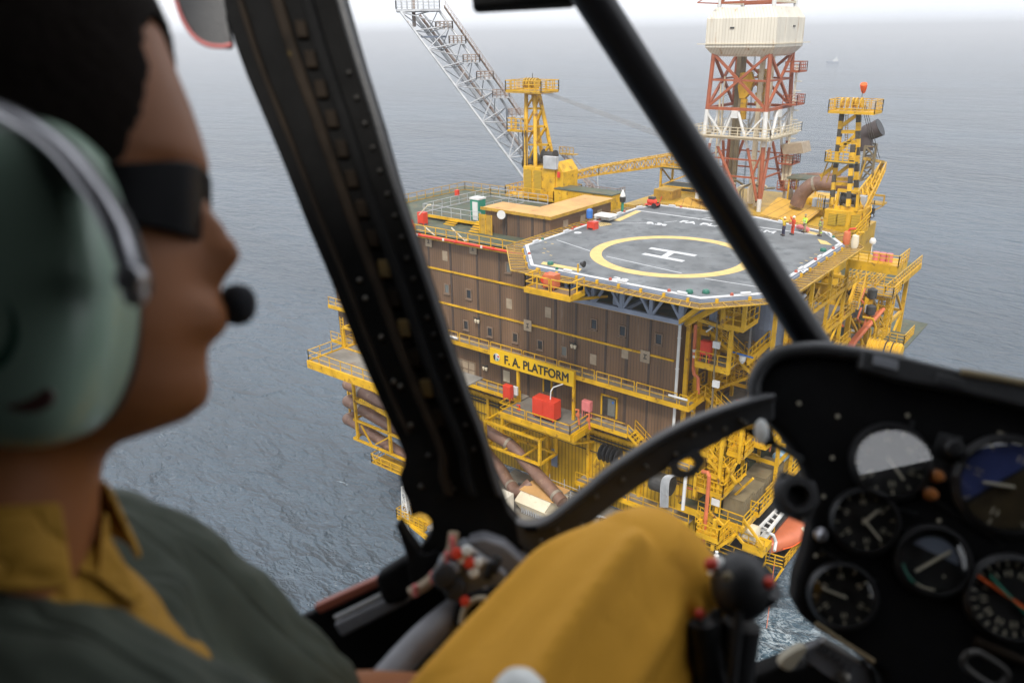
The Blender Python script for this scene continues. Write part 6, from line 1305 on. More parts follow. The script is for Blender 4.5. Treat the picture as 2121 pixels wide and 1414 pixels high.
# lower left: stage seen under the window post
t = thing('corner_stage', 'orange and yellow stage with a white lattice mast at the lower left over the sea', 'platform', at_y(850, 1080, 46)); a = at_y(822, 1072, 47); mb = MB(); mb.b2(a.x, a.x+3.8, 47, 49.4, a.z-.2, a.z); mb.build('deck', 'yellow_worn', t)
mb = MB(); mb.rail([(a.x, 49.4, a.z), (a.x, 47, a.z), (a.x+3.8, 47, a.z)], w=.07, step=.6, mid=2); mb.bar((a.x+2, 47, a.z), (a.x+7, 47, a.z-1.4), .35); mb.bar((a.x+2, 48, a.z+.4), (a.x+7, 48, a.z-.9), .2); mb.build('railing', 'yellow', t)
mb = MB(); mb.lattice([(a.x+.3, 47.5, a.z), (a.x+1.2, 47.5, a.z), (a.x+.75, 48.3, a.z)], [(a.x+.5, 47.5, a.z+3.6), (a.x+.8, 47.5, a.z+3.6), (a.x+.65, 47.8, a.z+3.6)], 5, .1, .06); mb.bar((a.x+.8, 47.4, a.z-.2), (a.x+.2, 47.4, a.z-2.4), .16); mb.bar((a.x+.8, 47.4, a.z-.2), (a.x+1.5, 47.4, a.z-2.4), .16); mb.build('lattice_mast', 'white', t)
# distant support ship
q = at_z(1722, 131, 0); t = thing('support_ship', 'small grey white support ship far off in the haze', 'ship', (q.x, q.y, 0)); d = V((q.x, q.y, 0)).normalized(); lat = V((-d.y, d.x, 0)); lat = -lat if lat.dot(RT) < 0 else lat
mb = MB(); pt = lambda a, b, z: V((q.x, q.y, 0))+lat*a+d*b+V((0, 0, z))
mb.prism([pt(-9, 0, 2.2), pt(-10.5, 0, 3.2), pt(2, 0, 2.6), pt(12, 0, 2.8), pt(12, 0, -1), pt(-7, 0, -1)], d*6); mb.build('hull', 'bluegrey', t)
mb = MB(); mb.prism([pt(2, 1, 2.6), pt(2.5, 1, 6), pt(5, 1, 6), pt(5.4, 1, 8.5), pt(8.5, 1, 8.5), pt(9, 1, 6), pt(10.5, 1, 5.6), pt(11, 1, 2.6)], d*4); mb.build('superstructure', 'white', t)
mb = MB(); mb.bar(pt(6.5, 3, 8.5), pt(6.5, 3, 13), .4); mb.build('mast', 'white', t)
# ================================================================== the helicopter cabin round the camera
HF = V((FW.x, FW.y, 0)).normalized(); HR = V((RT.x, RT.y, 0)).normalized()
def loc(f, r, u): return EYE+HF*f+HR*r+V((0, 0, u))      # metres forward, right, up of the camera
QC = axes3(HR, HF)
M['cabin'] = material('black_cabin_paint', (.006, .006, .006), .7, var=.3, scale=40, bump=.15, bscale=300, spec=.08)
M['cabin_brown'] = material('worn_brown_frame_paint', (.016, .011, .007), .7, spec=.1, var=.5, scale=30, rust=(.10, .07, .02), rust_amt=.05)
M['frame_grey'] = material('satin_dark_grey_frame', (.030, .031, .033), .45, var=.15, scale=40, bump=.1, bscale=400)
M['strut_black'] = material('glossy_black_tube', (.006, .006, .007), .3, spec=.3)
M['cutout_ochre'] = material('ochre_primer', (.13, .085, .022), .7, var=.3, scale=60)
M['rivet'] = material('worn_rivet_metal', (.16, .15, .13), .35, metal=.6)
M['rivet_dim'] = material('dim_rivet', (.045, .042, .038), .45, metal=.4)
M['headset_green'] = material('glossy_green_earcup', (.29, .41, .315), .35, var=.08, scale=20, coat=.25)
M['silver'] = material('brushed_silver', (.50, .50, .53), .32, metal=.85)
M['foam'] = material('black_foam', (.012, .012, .016), .9, bump=.3, bscale=900)
M['lens'] = material('sunglasses_black', (.003, .003, .004), .3, spec=.04)
M['hair'] = material('short_black_hair', (.012, .008, .006), .9, spec=.1, bump=.4, bscale=1400)
M['jacket'] = material('dark_green_jacket_cloth', (.036, .046, .031), .85, var=.15, scale=14)
M['yellowcloth'] = material('mustard_yellow_trouser_cloth', (.60, .29, .012), .8, var=.05, scale=9)
M['shirt'] = material('mustard_shirt_cloth', (.36, .185, .010), .82, var=.12, scale=14, bump=.3, bscale=50)
M['panel_black'] = material('matt_black_panel', (.006, .006, .0065), .7, spec=.08, var=.2, scale=60, bump=.1, bscale=500)
M['dial'] = material('dial_face', (.012, .012, .012), .5)
M['dialmark'] = material('cream_dial_paint', (.36, .33, .25), .6)
M['switch_grey'] = material('grey_switch_panel', (.19, .20, .22), .5, var=.1, scale=60)
M['mid_grey'] = material('mid_grey_plate', (.15, .152, .165), .5, var=.15, scale=50)
M['lampamber'] = material('amber_cap', (.30, .11, .03), .35)
M['white_knob'] = material('white_knob', (.70, .72, .70), .3)
M['sillred'] = material('red_brown_sill_paint', (.26, .07, .04), .5)

def folds(m, axis, freq, dist, stretch=.12, wob=1.2):
    n = m.node_tree.nodes; L = m.node_tree.links; tc = n.new('ShaderNodeTexCoord'); mp = n.new('ShaderNodeMapping')
    q = V(axis).normalized().rotation_difference(V((0, 0, 1))); mp.inputs['Rotation'].default_value = q.to_euler()
    mp2 = n.new('ShaderNodeMapping'); mp2.inputs['Scale'].default_value = (freq, freq, freq*stretch)
    L.new(tc.outputs['Object'], mp.inputs[0]); L.new(mp.outputs[0], mp2.inputs[0])
    t = n.new('ShaderNodeTexNoise'); t.inputs['Scale'].default_value = 1; t.inputs['Detail'].default_value = 2; t.inputs['Distortion'].default_value = wob
    L.new(mp2.outputs[0], t.inputs['Vector']); f = n.new('ShaderNodeMath'); f.operation = 'SUBTRACT'; L.new(t.outputs['Fac'], f.inputs[0]); f.inputs[1].default_value = .5
    g = n.new('ShaderNodeMath'); g.operation = 'ABSOLUTE'; L.new(f.outputs[0], g.inputs[0]); h = n.new('ShaderNodeMath'); h.operation = 'POWER'; L.new(g.outputs[0], h.inputs[0]); h.inputs[1].default_value = .6
    b = n.new('ShaderNodeBump'); b.inputs['Distance'].default_value = dist; b.inputs['Strength'].default_value = 1; L.new(h.outputs[0], b.inputs['Height'])
    t2 = n.new('ShaderNodeTexNoise'); t2.inputs['Scale'].default_value = 900; L.new(tc.outputs['Object'], t2.inputs['Vector'])
    b2 = n.new('ShaderNodeBump'); b2.inputs['Distance'].default_value = .0006; b2.inputs['Strength'].default_value = .5; L.new(t2.outputs['Fac'], b2.inputs['Height']); L.new(b.outputs[0], b2.inputs['Normal'])
    L.new(b2.outputs[0], n['Principled BSDF'].inputs['Normal'])
folds(M['yellowcloth'], at_d(1335, 1100, .68)-at_d(1230, 1500, .66), 16, .0022, .03, .1)
folds(M['jacket'], at_d(330, 1200, .575)-at_d(680, 1500, .63), 22, .012, .10, .5)
folds(M['shirt'], at_d(60, 1300, .43)-at_d(280, 1250, .43), 30, .008, .2, .5)
heli = thing('helicopter', 'black helicopter cabin frame with thick door post and slanting windscreen tube round the view', 'helicopter', loc(0, 0, -1))
def slab(pts, th, name, mat, parent, bevel=.004, dirn=None, smooth=False):
    mb = MB(); mb.prism(pts, (dirn or FW)*th); return mb.build(name, mat, parent, bevel=bevel, smooth=smooth)
def curve_pts(px, k=4):
    P_ = [V((x, y, 0)) for x, y in px]; n = len(P_); o_ = []
    for i in range(n):
        a, b, c, d = P_[i-1], P_[i], P_[(i+1) % n], P_[(i+2) % n]
        for j in range(k):
            t_ = j/k; q = .5*((2*b)+(c-a)*t_+(2*a-5*b+4*c-d)*t_*t_+(3*b-3*c+d-a)*t_**3); o_.append((q.x, q.y))
    return o_
DPt = lambda y: .80   # depth of the door post
# left edge and right edge of the post (photo pixels), given one depth
Lp = [(330, -560), (440, -60), (459, 0), (487, 92), (513, 163), (549, 248), (594, 357), (638, 470), (670, 545), (698, 614), (730, 700), (762, 775), (795, 850), (822, 905), (838, 945), (836, 962), (827, 985), (832, 1012), (846, 1040), (852, 1072)]
Bay = [(857, 1067), (868, 1063), (882, 1066), (892, 1078), (895, 1096), (888, 1114), (870, 1134)]
Rp = [(585, -560), (697, -60), (713, 0), (744, 109), (785, 240), (817, 357), (838, 425), (873, 530), (905, 625), (935, 720), (968, 815), (1005, 910), (1030, 1000), (1052, 1060), (1078, 1092)]
pts = [at_d(x, y, .80) for x, y in Lp+Bay]+[at_d(905, 1150, .80), at_d(960, 1140, .80), at_d(1085, 1140, .80)]+[at_d(x, y, .80) for x, y in reversed(Rp)]
slab(pts, .05, 'door_post', 'cabin', heli, .006)
def interp(L_, y):
    for (x0, y0), (x1, y1) in zip(L_, L_[1:]):
        if y0 <= y <= y1: return x0+(x1-x0)*(y-y0)/max(1e-6, y1-y0)
    return L_[-1][0]
def strip(f0, f1, y0, y1, d0, th, name, mat, n=26, wob=0):
    ys = [y0+(y1-y0)*i/n for i in range(n+1)]; P_ = []
    for y in ys: l, r = interp(Lp, y), interp(Rp, y); P_.append(at_d(l+(r-l)*f0, y, d0))
    for y in reversed(ys): l, r = interp(Lp, y), interp(Rp, y); P_.append(at_d(l+(r-l)*f1, y, d0))
    return slab(P_, th, name, mat, heli, .003)
strip(.40, .50, -50, 1030, .788, .011, 'post_rib', 'cabin_brown')
strip(.64, .74, -50, 1030, .784, .015, 'post_rib', 'cabin')
strip(.12, .17, -50, 900, .790, .009, 'post_seal', 'cabin_brown')
strip(.93, 1.0, -50, 1030, .790, .0095, 'post_flange', 'frame_grey')
random.seed(21)
for i in range(14):
    y = 60+i*62; l, r = interp(Lp, y), interp(Rp, y); c = l+(r-l)*.57; dx = 13; dy = 19
    if y > 560: c = l+(r-l)*.56
    P_ = [at_d(c-dx+6*k_, y+s*dy, .796) for k_, s in ((0, -1), (4, -1), (5.2, 1), (1.2, 1))]
    slab(P_, .005, 'rib_cutout', 'cutout_ochre' if y in range(480, 860) and i % 2 == 0 else 'cabin_brown', heli, .002)
def rivet(x, y, d, r=.0028, m='rivet'):
    p = at_d(x, y, d); q = (-FW).to_track_quat('Z', 'Y').to_matrix(); mb = MB(); mb.lathe([(r, 0), (r*.9, r*.4), (r*.5, r*.7), (.0002, r*.8)], p, 12, M3=q); return mb.build('rivet', m, heli, smooth=True)
for x, y in ((727, 151), (743, 203), (760, 256), (776, 306), (791, 354), (806, 402), (822, 447), (836, 492), (847, 535), (861, 578), (875, 617), (889, 658), (902, 693), (918, 738), (932, 782), (950, 830), (968, 880), (985, 930)): rivet(x-4, y, .7985, .0026, 'rivet_dim')
for x, y in ((745, 580), (757, 618), (790, 698), (815, 790), (830, 800), (888, 943), (915, 943), (872, 1007), (930, 1000), (925, 1022), (850, 880), (940, 1012)): rivet(x, y, .7985, .0027, 'rivet_dim' if y > 600 and x > 850 else 'rivet')
# hole bracket, hook at the post foot
mb = MB(); C0 = at_d(868, 1086, .80); ring_ = []
for i in range(19):
    a = R(-150+i*(300/18)); ring_.append(C0+RT*(.0185*math.cos(a))-UP*(.0185*math.sin(a)))
pass
slab([at_d(x, y, .79) for x, y in ((818, 1086), (826, 1084), (850, 1122), (868, 1146), (880, 1150), (905, 1140), (930, 1190), (850, 1210), (842, 1150))], .03, 'latch_hook', 'cabin', heli, .003)
# sill, side wall, threshold
slab([at_d(x, y, .86) for x, y in ((520, 1330), (660, 1262), (785, 1195), (880, 1140), (1060, 1085), (1125, 1140), (1215, 1090), (1260, 1150), (1180, 1420), (1100, 1500), (500, 1500))], .02, 'side_wall', 'cabin', heli, .003)
slab([at_d(x, y, .84) for x, y in ((648, 1256), (790, 1192), (800, 1206), (662, 1272))], .015, 'sill_strip', 'sillred', heli, .002)
slab([at_d(x, y, .835) for x, y in ((690, 1292), (835, 1222), (850, 1246), (708, 1320))], .01, 'door_track', 'mid_grey', heli, .003)
slab([at_d(x, y, .82) for x, y in ((775, 1196), (832, 1160), (870, 1150), (900, 1170), (840, 1245), (800, 1258), (785, 1230))], .03, 'door_hinge', 'cabin', heli, .006)
slab([at_d(x, y, .838) for x, y in ((690, 1276), (800, 1222), (806, 1230), (696, 1285))], .004, 'track_edge', 'mark_white', heli, .001)
P_ = spline([at_d(x, y, .765) for x, y in ((850, 1228), (884, 1208), (912, 1178), (934, 1140), (940, 1102))], 6)
mb = MB(); mb.tube(P_, .0055, 8); o = mb.build('placard_strip', 'tanpanel', heli)
for x, y in ((860, 1222), (896, 1195), (926, 1154), (937, 1122)): mb = MB(); mb.box(at_d(x, y, .757), (.004, .004, .012)); mb.build('placard_mark', 'pinkred', heli)
# lower window frame curving to the right
topc = [(1062, 1078), (1085, 1087), (1112, 1086), (1140, 1074), (1175, 1048), (1215, 1015), (1262, 975), (1320, 935), (1380, 898), (1440, 868), (1500, 845), (1560, 826), (1605, 815)]
botc = [(1605, 868), (1560, 882), (1510, 905), (1450, 937), (1390, 968), (1330, 1005), (1280, 1040), (1238, 1072), (1205, 1102), (1170, 1130), (1130, 1145), (1098, 1142), (1072, 1128)]
T3 = spline([at_d(x, y, .80) for x, y in topc], 3); B3 = spline([at_d(x, y, .80) for x, y in botc], 3)
slab(T3+B3, .028, 'window_frame', 'frame_grey', heli, .006)
def off_curve(c, k): return [(x, y+k) for x, y in c]
T4 = spline([at_d(x, y+3, .793) for x, y in topc[1:]], 3); T5 = spline([at_d(x+2, y+16, .793) for x, y in reversed(topc[1:])], 3)
slab(T4+T5, .0065, 'frame_lip', 'cabin', heli, .002)
mb = MB(); mb.tube(spline([at_d(x, y+6, .79) for x, y in topc[2:]], 4), .0035, 8); mb.build('frame_seal', 'frame_grey', heli, smooth=True)
for x, y in ((1153, 1088), (1206, 1079), (1122, 1112), (1235, 1020), (1290, 985), (1338, 958), (1400, 932), (1436, 892), (1467, 877), (1502, 880), (1536, 862), (1545, 868)): rivet(x, y+8, .799, .0024)
# tab with a hole, bolt tab
hole = [(1424+17*math.cos(2*math.pi*i/14), 961+13*math.sin(2*math.pi*i/14)) for i in range(14)]
for nm, px_ in (('bracket_tab', ((1385, 962), (1447, 928), (1462, 955), (1440, 963), (1436, 952), (1424, 948), (1411, 953), (1405, 964), (1400, 990), (1392, 985))), ('bracket_tab', ((1400, 990), (1405, 964), (1413, 972), (1427, 974), (1440, 963), (1462, 955), (1440, 985), (1418, 992)))):
    slab([at_d(x, y, .792) for x, y in px_], .004, nm, 'frame_grey', heli, .0008)
slab([at_d(x, y, .792) for x, y in ((1540, 892), (1575, 880), (1600, 885), (1610, 920), (1590, 925), (1560, 905))], .006, 'mount_tab', 'cabin', heli, .002)
p = at_d(1577, 893, .785); mb = MB(); mb.lathe([(.0095, 0), (.0085, .003), (.004, .005)], p, 20, M3=(-FW).to_track_quat('Z', 'Y').to_matrix()@Matrix.Diagonal((.75, 1.3, 1))); mb.build('mount_glint', 'white_knob', heli, smooth=True)  # stud coloured white to stand for a round reflection on the tab
mb = MB(); mb.tube([at_d(1588, 905, .79), at_d(1600, 918, .8), at_d(1650, 945, .82), at_d(1700, 965, .84)], .003, 8); mb.build('wire', 'frame_grey', heli, smooth=True)
# windscreen tube
q0, q1 = at_d(1160, -110, .76), at_d(1702, 740, .90)
q0 = q0+(q0-q1)*.42
mb = MB(); mb.tube([q0.lerp(q1, i/8) for i in range(9)], .0182, 32); mb.build('windscreen_tube', 'strut_black', heli, smooth=True)
mb = MB(); mb.tube([q0.lerp(q1, i/8)+RT*.0125-UP*.001+FW*.010 for i in range(9)], .0115, 16); mb.build('tube_trim', 'cabin_brown', heli, smooth=True)
slab([at_d(x, y, .8) for x, y in curve_pts(((360, -40), (368, 20), (386, 50), (404, 76), (428, 92), (455, 95), (478, 92), (470, 40), (455, -40)), 3)], .01, 'sun_visor', 'frame_grey', heli, .003)
mb = MB(); mb.tube(spline([at_d(x, y, .798) for x, y in ((364, 2), (378, 40), (400, 74), (428, 93), (460, 97), (480, 93))], 4), .0022, 8); mb.build('visor_edge', 'pinkred', heli)
slab([at_d(x, y, .8) for x, y in ((975, -40), (978, 6), (986, 13), (1190, 2), (1210, -40))], .02, 'overhead_frame', 'cabin', heli, .004)
hp = at_d(450, -540, .815); mb = MB(); mb.tube([hp, hp.lerp(q0, .5)+UP*.02, q0, q0+(q0-hp)*.8], .026, 16); mb.build('windscreen_header', 'cabin', heli, smooth=True)
for a_, r_ in ((hp, -.42), (q0, .12), (q0+(q0-hp)*.8, .75)): mb = MB(); mb.bar(a_, loc(.40, r_, .335), .045); mb.build('roof_rail', 'cabin', heli)
# roof, back wall, floor, right side wall: keep the sky off the cabin
def cslab(f0, f1, r0, r1, u0, u1, name, mat='cabin'):
    mb = MB(); mb.box(loc((f0+f1)/2, (r0+r1)/2, (u0+u1)/2), (abs(r1-r0), abs(f1-f0), abs(u1-u0)), rot=QC); return mb.build(name, mat, heli)
cslab(-1.3, .42, -1.2, 1.3, .32, .36, 'roof'); cslab(-1.34, -1.3, -1.2, 1.3, -1.3, .34, 'back_wall'); cslab(-1.3, .55, -1.2, 1.3, -1.34, -1.3, 'floor')
cslab(-1.3, -.15, -1.24, -1.2, -1.3, .3, 'rear_side_wall'); cslab(-1.3, .9, 1.3, 1.34, -1.3, -.45, 'right_door'); cslab(-1.3, -.40, 1.3, 1.34, -.45, .32, 'right_rear_wall')
# underside of the nose below the pedals
slab([at_d(x, y, 1.05) for x, y in ((1440, 1640), (1400, 1480), (1500, 1408), (1560, 1395), (1700, 1340), (1800, 1380), (2200, 1500), (2200, 1640))], .03, 'nose_floor', 'cabin', heli, .003)

# ---- switch box on the left wall ------------------------------------------
sb = thing('switch_box', 'grey switch box with red and white knobs against the door post foot', 'switch box', at_d(990, 1180, .78))
slab([at_d(x, y, .76) for x, y in ((905, 1165), (960, 1125), (1010, 1160), (1052, 1190), (1030, 1240), (995, 1262), (940, 1258), (903, 1205))], .03, 'face', 'switch_grey', sb, .003)
slab([at_d(x, y, .77) for x, y in ((965, 1122), (1000, 1112), (1045, 1128), (1115, 1190), (1090, 1215), (1050, 1188))], .05, 'top_cover', 'mid_grey', sb, .004)
slab([at_d(x, y, .765) for x, y in ((1050, 1188), (1112, 1192), (1070, 1250), (1020, 1290), (1000, 1262), (1030, 1240))], .04, 'side', 'cabin', sb, .003)
Qk = (-FW+UP*.25).to_track_quat('Z', 'Y').to_matrix()
for i, (x, y, m, r) in enumerate(((947, 1146, 'red', .0058), (967, 1140, 'white_knob', .0055), (972, 1165, 'red', .0058), (990, 1164, 'white_knob', .005), (957, 1158, 'white_knob', .0045), (981, 1184, 'white_knob', .0055), (922, 1192, 'black', .012), (945, 1218, 'black', .011), (938, 1178, 'switch_grey', .007))):
    mb = MB(); mb.lathe([(r, 0), (r, r), (r*.75, r*1.4), (r*.1, r*1.5)], at_d(x, y, .755), 16, M3=Qk); mb.build('knob', m, sb, smooth=True)
for x, y in ((1008, 1198), (1022, 1186)): mb = MB(); mb.bar(at_d(x, y, .757), at_d(x+12, y-34, .757), .006, .004); mb.build('switch_guard', 'black', sb)
slab([at_d(x, y, .757) for x, y in ((998, 1150), (1012, 1162), (1008, 1168), (994, 1156))], .002, 'label_plate', 'mark_white', sb, .0005); slab([at_d(x, y, .757) for x, y in ((1004, 1212), (1022, 1226), (1015, 1238), (998, 1222))], .002, 'label_plate', 'mark_white', sb, .0005)
slab([at_d(x, y, .757) for x, y in ((975, 1132), (992, 1144), (988, 1150), (971, 1138))], .002, 'label_plate', 'mark_white', sb, .0005)
mb = MB(); mb.lathe([(.0048, 0), (.0045, .003), (.001, .004)], at_d(963, 1244, .74), 16, M3=Qk); o = mb.build('warning_light', 'red', None, smooth=True); tag(o, 'small red lamp below the grey switch box', 'lamp')
mb = MB(); mb.tube(spline([at_d(770, 1440, .68), at_d(830, 1370, .72), at_d(880, 1318, .74), at_d(930, 1275, .76), at_d(955, 1256, .77)], 6), .0135, 16); o = mb.build('lever_sleeve', 'mid_grey', None, smooth=True); tag(o, 'grey ribbed sleeve of a lever running down behind the yellow knee', 'lever')
mb = MB(); mb.tube(spline([at_d(955, 1290, .74), at_d(962, 1262, .74), at_d(980, 1243, .74), at_d(1000, 1238, .74), at_d(1015, 1246, .745)], 6), .0028, 8); o = mb.build('cable_loop', 'dialmark', None, smooth=True); tag(o, 'thin cream cable loop beside the small red lamp', 'cable')
o = slab([at_d(x, y, .76) for x, y in ((955, 1278), (1010, 1300), (940, 1360), (880, 1350))], .01, 'floor_bracket', 'switch_grey', None, .003); tag(o, 'grey metal bracket between the lever sleeve and the yellow knee', 'bracket')
o = slab([at_d(x, y, .74) for x, y in curve_pts(((940, 1262), (1000, 1232), (1060, 1225), (1080, 1290), (1010, 1330), (950, 1310)), 2)], .03, 'black_duct', 'cabin', None, .004); tag(o, 'black duct cover behind the yellow knee', 'cover')

# ---- instrument panel ------------------------------------------------------
PN = (-FW*.95-RT*.22+UP*.10).normalized(); P0 = at_d(1850, 1000, .80)
def on_p(x, y, off=0): d = ray(x, y); t_ = (P0-EYE+PN*off).dot(PN)/d.dot(PN); return EYE+d*t_
ip = thing('instrument_panel', 'black instrument panel with round dials under a rounded cowl at the right', 'instrument panel', P0)
outl = [(1556, 815), (1562, 790), (1578, 760), (1602, 738), (1635, 727), (1690, 722), (1770, 732), (1860, 745), (1980, 775), (2200, 830), (3000, 1010), (3000, 1750), (1900, 1750), (1830, 1400), (1760, 1345), (1700, 1310), (1655, 1275), (1645, 1245), (1650, 1200), (1668, 1150), (1680, 1090), (1680, 1030), (1672, 985), (1655, 945), (1620, 900), (1580, 860)]
slab([on_p(x, y) for x, y in outl], .06, 'panel', 'panel_black', ip, .008, dirn=-PN)
mb = MB(); mb.tube(spline([on_p(x, y, .006) for x, y in ((1562, 825), (1563, 790), (1580, 757), (1606, 735), (1640, 725), (1700, 722), (1780, 733), (1870, 748))], 4), .0075, 10); mb.build('cowl_edge', 'frame_grey', ip, smooth=True)
slab([on_p(x, y, .02) for x, y in ((1785, 720), (1875, 738), (2000, 768), (2200, 815), (3000, 995), (3000, 1045), (2200, 862), (2000, 815), (1870, 790), (1780, 765))], .03, 'cowl', 'frame_grey', ip, .004, dirn=-PN)
slab([on_p(x, y, .0225) for x, y in ((1810, 735), (1862, 748), (1860, 768), (1808, 755))], .003, 'cowl_plate', 'switch_grey', ip, .001, dirn=-PN)
slab([on_p(x, y, .0225) for x, y in ((1940, 772), (2000, 787), (1996, 806), (1938, 792))], .003, 'cowl_plate', 'frame_grey', ip, .001, dirn=-PN)
mb = MB(); mb.tube([on_p(1990, 770, .02), on_p(2060, 782, .02), on_p(2200, 808, .02)], .004, 8); mb.build('cowl_trim', 'tanbox', ip)
M['rimgrey'] = material('dial_rim', (.014, .014, .015), .4, spec=.4)
gg = bpy.data.materials.new('dial_glass'); gg.use_nodes = True; nn = gg.node_tree.nodes; LL = gg.node_tree.links; nn.remove(nn['Principled BSDF'])
a_ = nn.new('ShaderNodeBsdfTransparent'); b_ = nn.new('ShaderNodeBsdfGlossy'); b_.inputs['Roughness'].default_value = .02; mm = nn.new('ShaderNodeMixShader'); mm.inputs[0].default_value = .08
LL.new(a_.outputs[0], mm.inputs[1]); LL.new(b_.outputs[0], mm.inputs[2]); LL.new(mm.outputs[0], nn['Material Output'].inputs[0]); M['dial_glass'] = gg
M['reflection_blue'] = material('painted_blue_reflection', (.035, .05, .16), .4, var=.3, scale=60); M['reflection_brown'] = material('painted_brown_reflection', (.045, .032, .014), .4, var=.5, scale=60)  # colours of a reflection in the gauge glass, painted onto the dial
xr = RT.copy(); xr = (xr-PN*xr.dot(PN)).normalized(); yr = PN.cross(xr).normalized(); PM = Matrix((xr, yr, PN)).transposed()
def gauge(x, y, rpx, marks=12, needles=((30, .7, 'dialmark'),), arc=None, numerals='', tilt=None, roll=-28, kind=None):
    c = on_p(x, y, .002); r = rpx/F*.80; par = ip
    mb = MB(); mb.lathe([(r*1.13, 0), (r*1.13, .004), (r*1.06, .007), (r*1.0, .010), (r*1.0, .001)], c, 36, M3=PM); g = mb.build('gauge', 'rimgrey', par, smooth=True)
    def sub(mbx, nm, mt, sm=False):
        o = mbx.build(nm, mt, None, smooth=sm); o.parent = g
        return o
    rz = lambda a: (xr*math.cos(R(a+roll))+yr*math.sin(R(a+roll)))
    mb = MB(); mb.lathe([(r*1.0, 0), (r*1.0, .0015)], c, 36, M3=PM); sub(mb, 'dial', 'dial')
    mb = MB()
    if kind == 'map':  # the glass reflection painted as a blue and a brown sector
        for nm_, a0, a1, mt_ in (('reflection_wedge', 70, 236, 'reflection_blue'), ('reflection_rest', 236, 430, 'reflection_brown')): mq = MB(); mq.prism([c+PN*.0025+rz(a)*r*.93 for a in range(a0, a1+1, 8 if a0 == 236 else 166//18+1)], PN*.0006); sub(mq, nm_, mt_)
    if kind != 'horizon':
        for i in range(marks):
            a = 360*i/marks; u = rz(a); mb.bar(c+PN*.003+u*r*.80, c+PN*.003+u*r*.94, r*.06, .0006)
            if i % 2 == 0: v_ = PN.cross(u); mb.bar(c+PN*.003+u*r*.55-v_*r*.05, c+PN*.003+u*r*.72-v_*r*.05, r*.05, .0006); mb.bar(c+PN*.003+u*r*.56+v_*r*.06, c+PN*.003+u*r*.7+v_*r*.06, r*.05, .0006)
        sub(mb, 'scale_marks', 'dialmark')
    else:
        fl = [c+PN*.003+rz(a)*r*.72 for a in range(20, 175, 12)]; mb.prism(fl, PN*.0008); sub(mb, 'horizon_sky', 'bluegrey')
        mb = MB(); mb.bar(c+PN*.005-rz(60)*r*.6, c+PN*.005+rz(60)*r*.6, r*.11, .0008); mb.bar(c+PN*.005-rz(150)*r*.5, c+PN*.005+rz(-30)*r*.55, r*.1, .0008); sub(mb, 'aircraft_bar', 'dialmark')
        mb = MB(); mb.tube([c+PN*.004+rz(a)*r*.86 for a in range(215, 262, 6)], r*.04, 6); sub(mb, 'scale_arc', 'green'); mb = MB(); mb.tube([c+PN*.004+rz(a)*r*.86 for a in range(262, 300, 6)], r*.04, 6); sub(mb, 'scale_arc', 'dialmark')
    for a, l, mt in needles:
        mb = MB(); u = rz(a); mb.bar(c+PN*.0055-u*r*.12, c+PN*.0055+u*r*l, r*.10, .001); sub(mb, 'needle', mt)
    tn = tilt or V((0, 0, 0)); nz = (PN+tn).normalized(); gx = (xr-nz*xr.dot(nz)).normalized(); GM = Matrix((gx, nz.cross(gx), nz)).transposed()
    mb = MB(); mb.lathe([(r*.98, 0), (r*.98, .0006)] if tilt else [(r*.99, 0), (r*.85, r*.07), (r*.6, r*.15), (r*.3, r*.195), (r*.02, r*.21)], c+PN*(.0070+(.35*r if tilt else 0)), 36, M3=GM); sub(mb, 'glass', 'dial_glass', True)
    return g
gauge(1842, 955, 72, 12, ((-30, .6, 'dialmark'),), tilt=UP*.465-RT*.14)
gauge(1790, 1078, 62, 12, ((-25, .75, 'dialmark'), (70, .55, 'dialmark')), tilt=UP*.34)
gauge(1744, 1232, 62, 12, ((188, .7, 'dialmark'),))
gauge(1930, 1160, 66, 12, (), kind='horizon')
gauge(2092, 1238, 78, 24, ((172, .95, 'orange'), (-8, .9, 'orange'), (158, .75, 'green'), (-22, .8, 'green')))
gauge(2085, 1005, 92, 8, ((200, .5, 'dialmark'),), kind='map')  # 'map' paints the glass reflection onto this dial
for x, y, m, r in ((1968, 928, 'rimgrey', .009), (1938, 985, 'lampamber', .0048), (1925, 1022, 'lampamber', .0048), (1700, 1106, 'silver', .005), (1915, 935, 'panel_black', .006)):
    mb = MB(); mb.lathe([(r*1.4, 0), (r*1.4, .003), (r, .004), (r, .014), (r*.7, .017), (.0005, .0175)], on_p(x, y, .002), 18, M3=PM); mb.build('panel_knob', m, ip, smooth=True)
mb = MB(); mb.lathe([(.012, 0), (.012, .0015), (.0095, .002), (.0095, 0)], on_p(1968, 928, .003), 24, M3=PM); mb.build('knob_ring', 'dialmark', ip, smooth=True)
for x, y in ((1655, 835), (1735, 862), (1724, 948), (1880, 860), (1706, 1028), (1945, 1078), (2035, 1100), (1690, 1150), (1860, 1110), (1706, 1146), (1990, 1040)):
    mb = MB(); mb.lathe([(.0022, 0), (.0018, .0008), (.0002, .001)], on_p(x, y, .001), 10, M3=PM); mb.build('screw', 'dialmark', ip, smooth=True)
for a, b in (((1700, 1140), (1815, 1205)), ((1880, 1000), (2080, 1130)), ((1760, 1028), (1900, 1065)), ((1890, 870), (1850, 1060))):
    mb = MB(); mb.bar(on_p(*a, .001), on_p(*b, .001), .004, .003); mb.build('panel_seam', 'rimgrey', ip)
slab([on_p(x, y, .0015) for x, y in ((1945, 895), (1995, 905), (1975, 1000), (1915, 990))], .002, 'radio_plate', 'frame_grey', ip, .001, dirn=-PN)
slab([on_p(x, y, .003) for x, y in ((2068, 892), (2140, 915), (2140, 928), (2066, 905))], .002, 'label_plate', 'dialmark', ip, .0005, dirn=-PN)
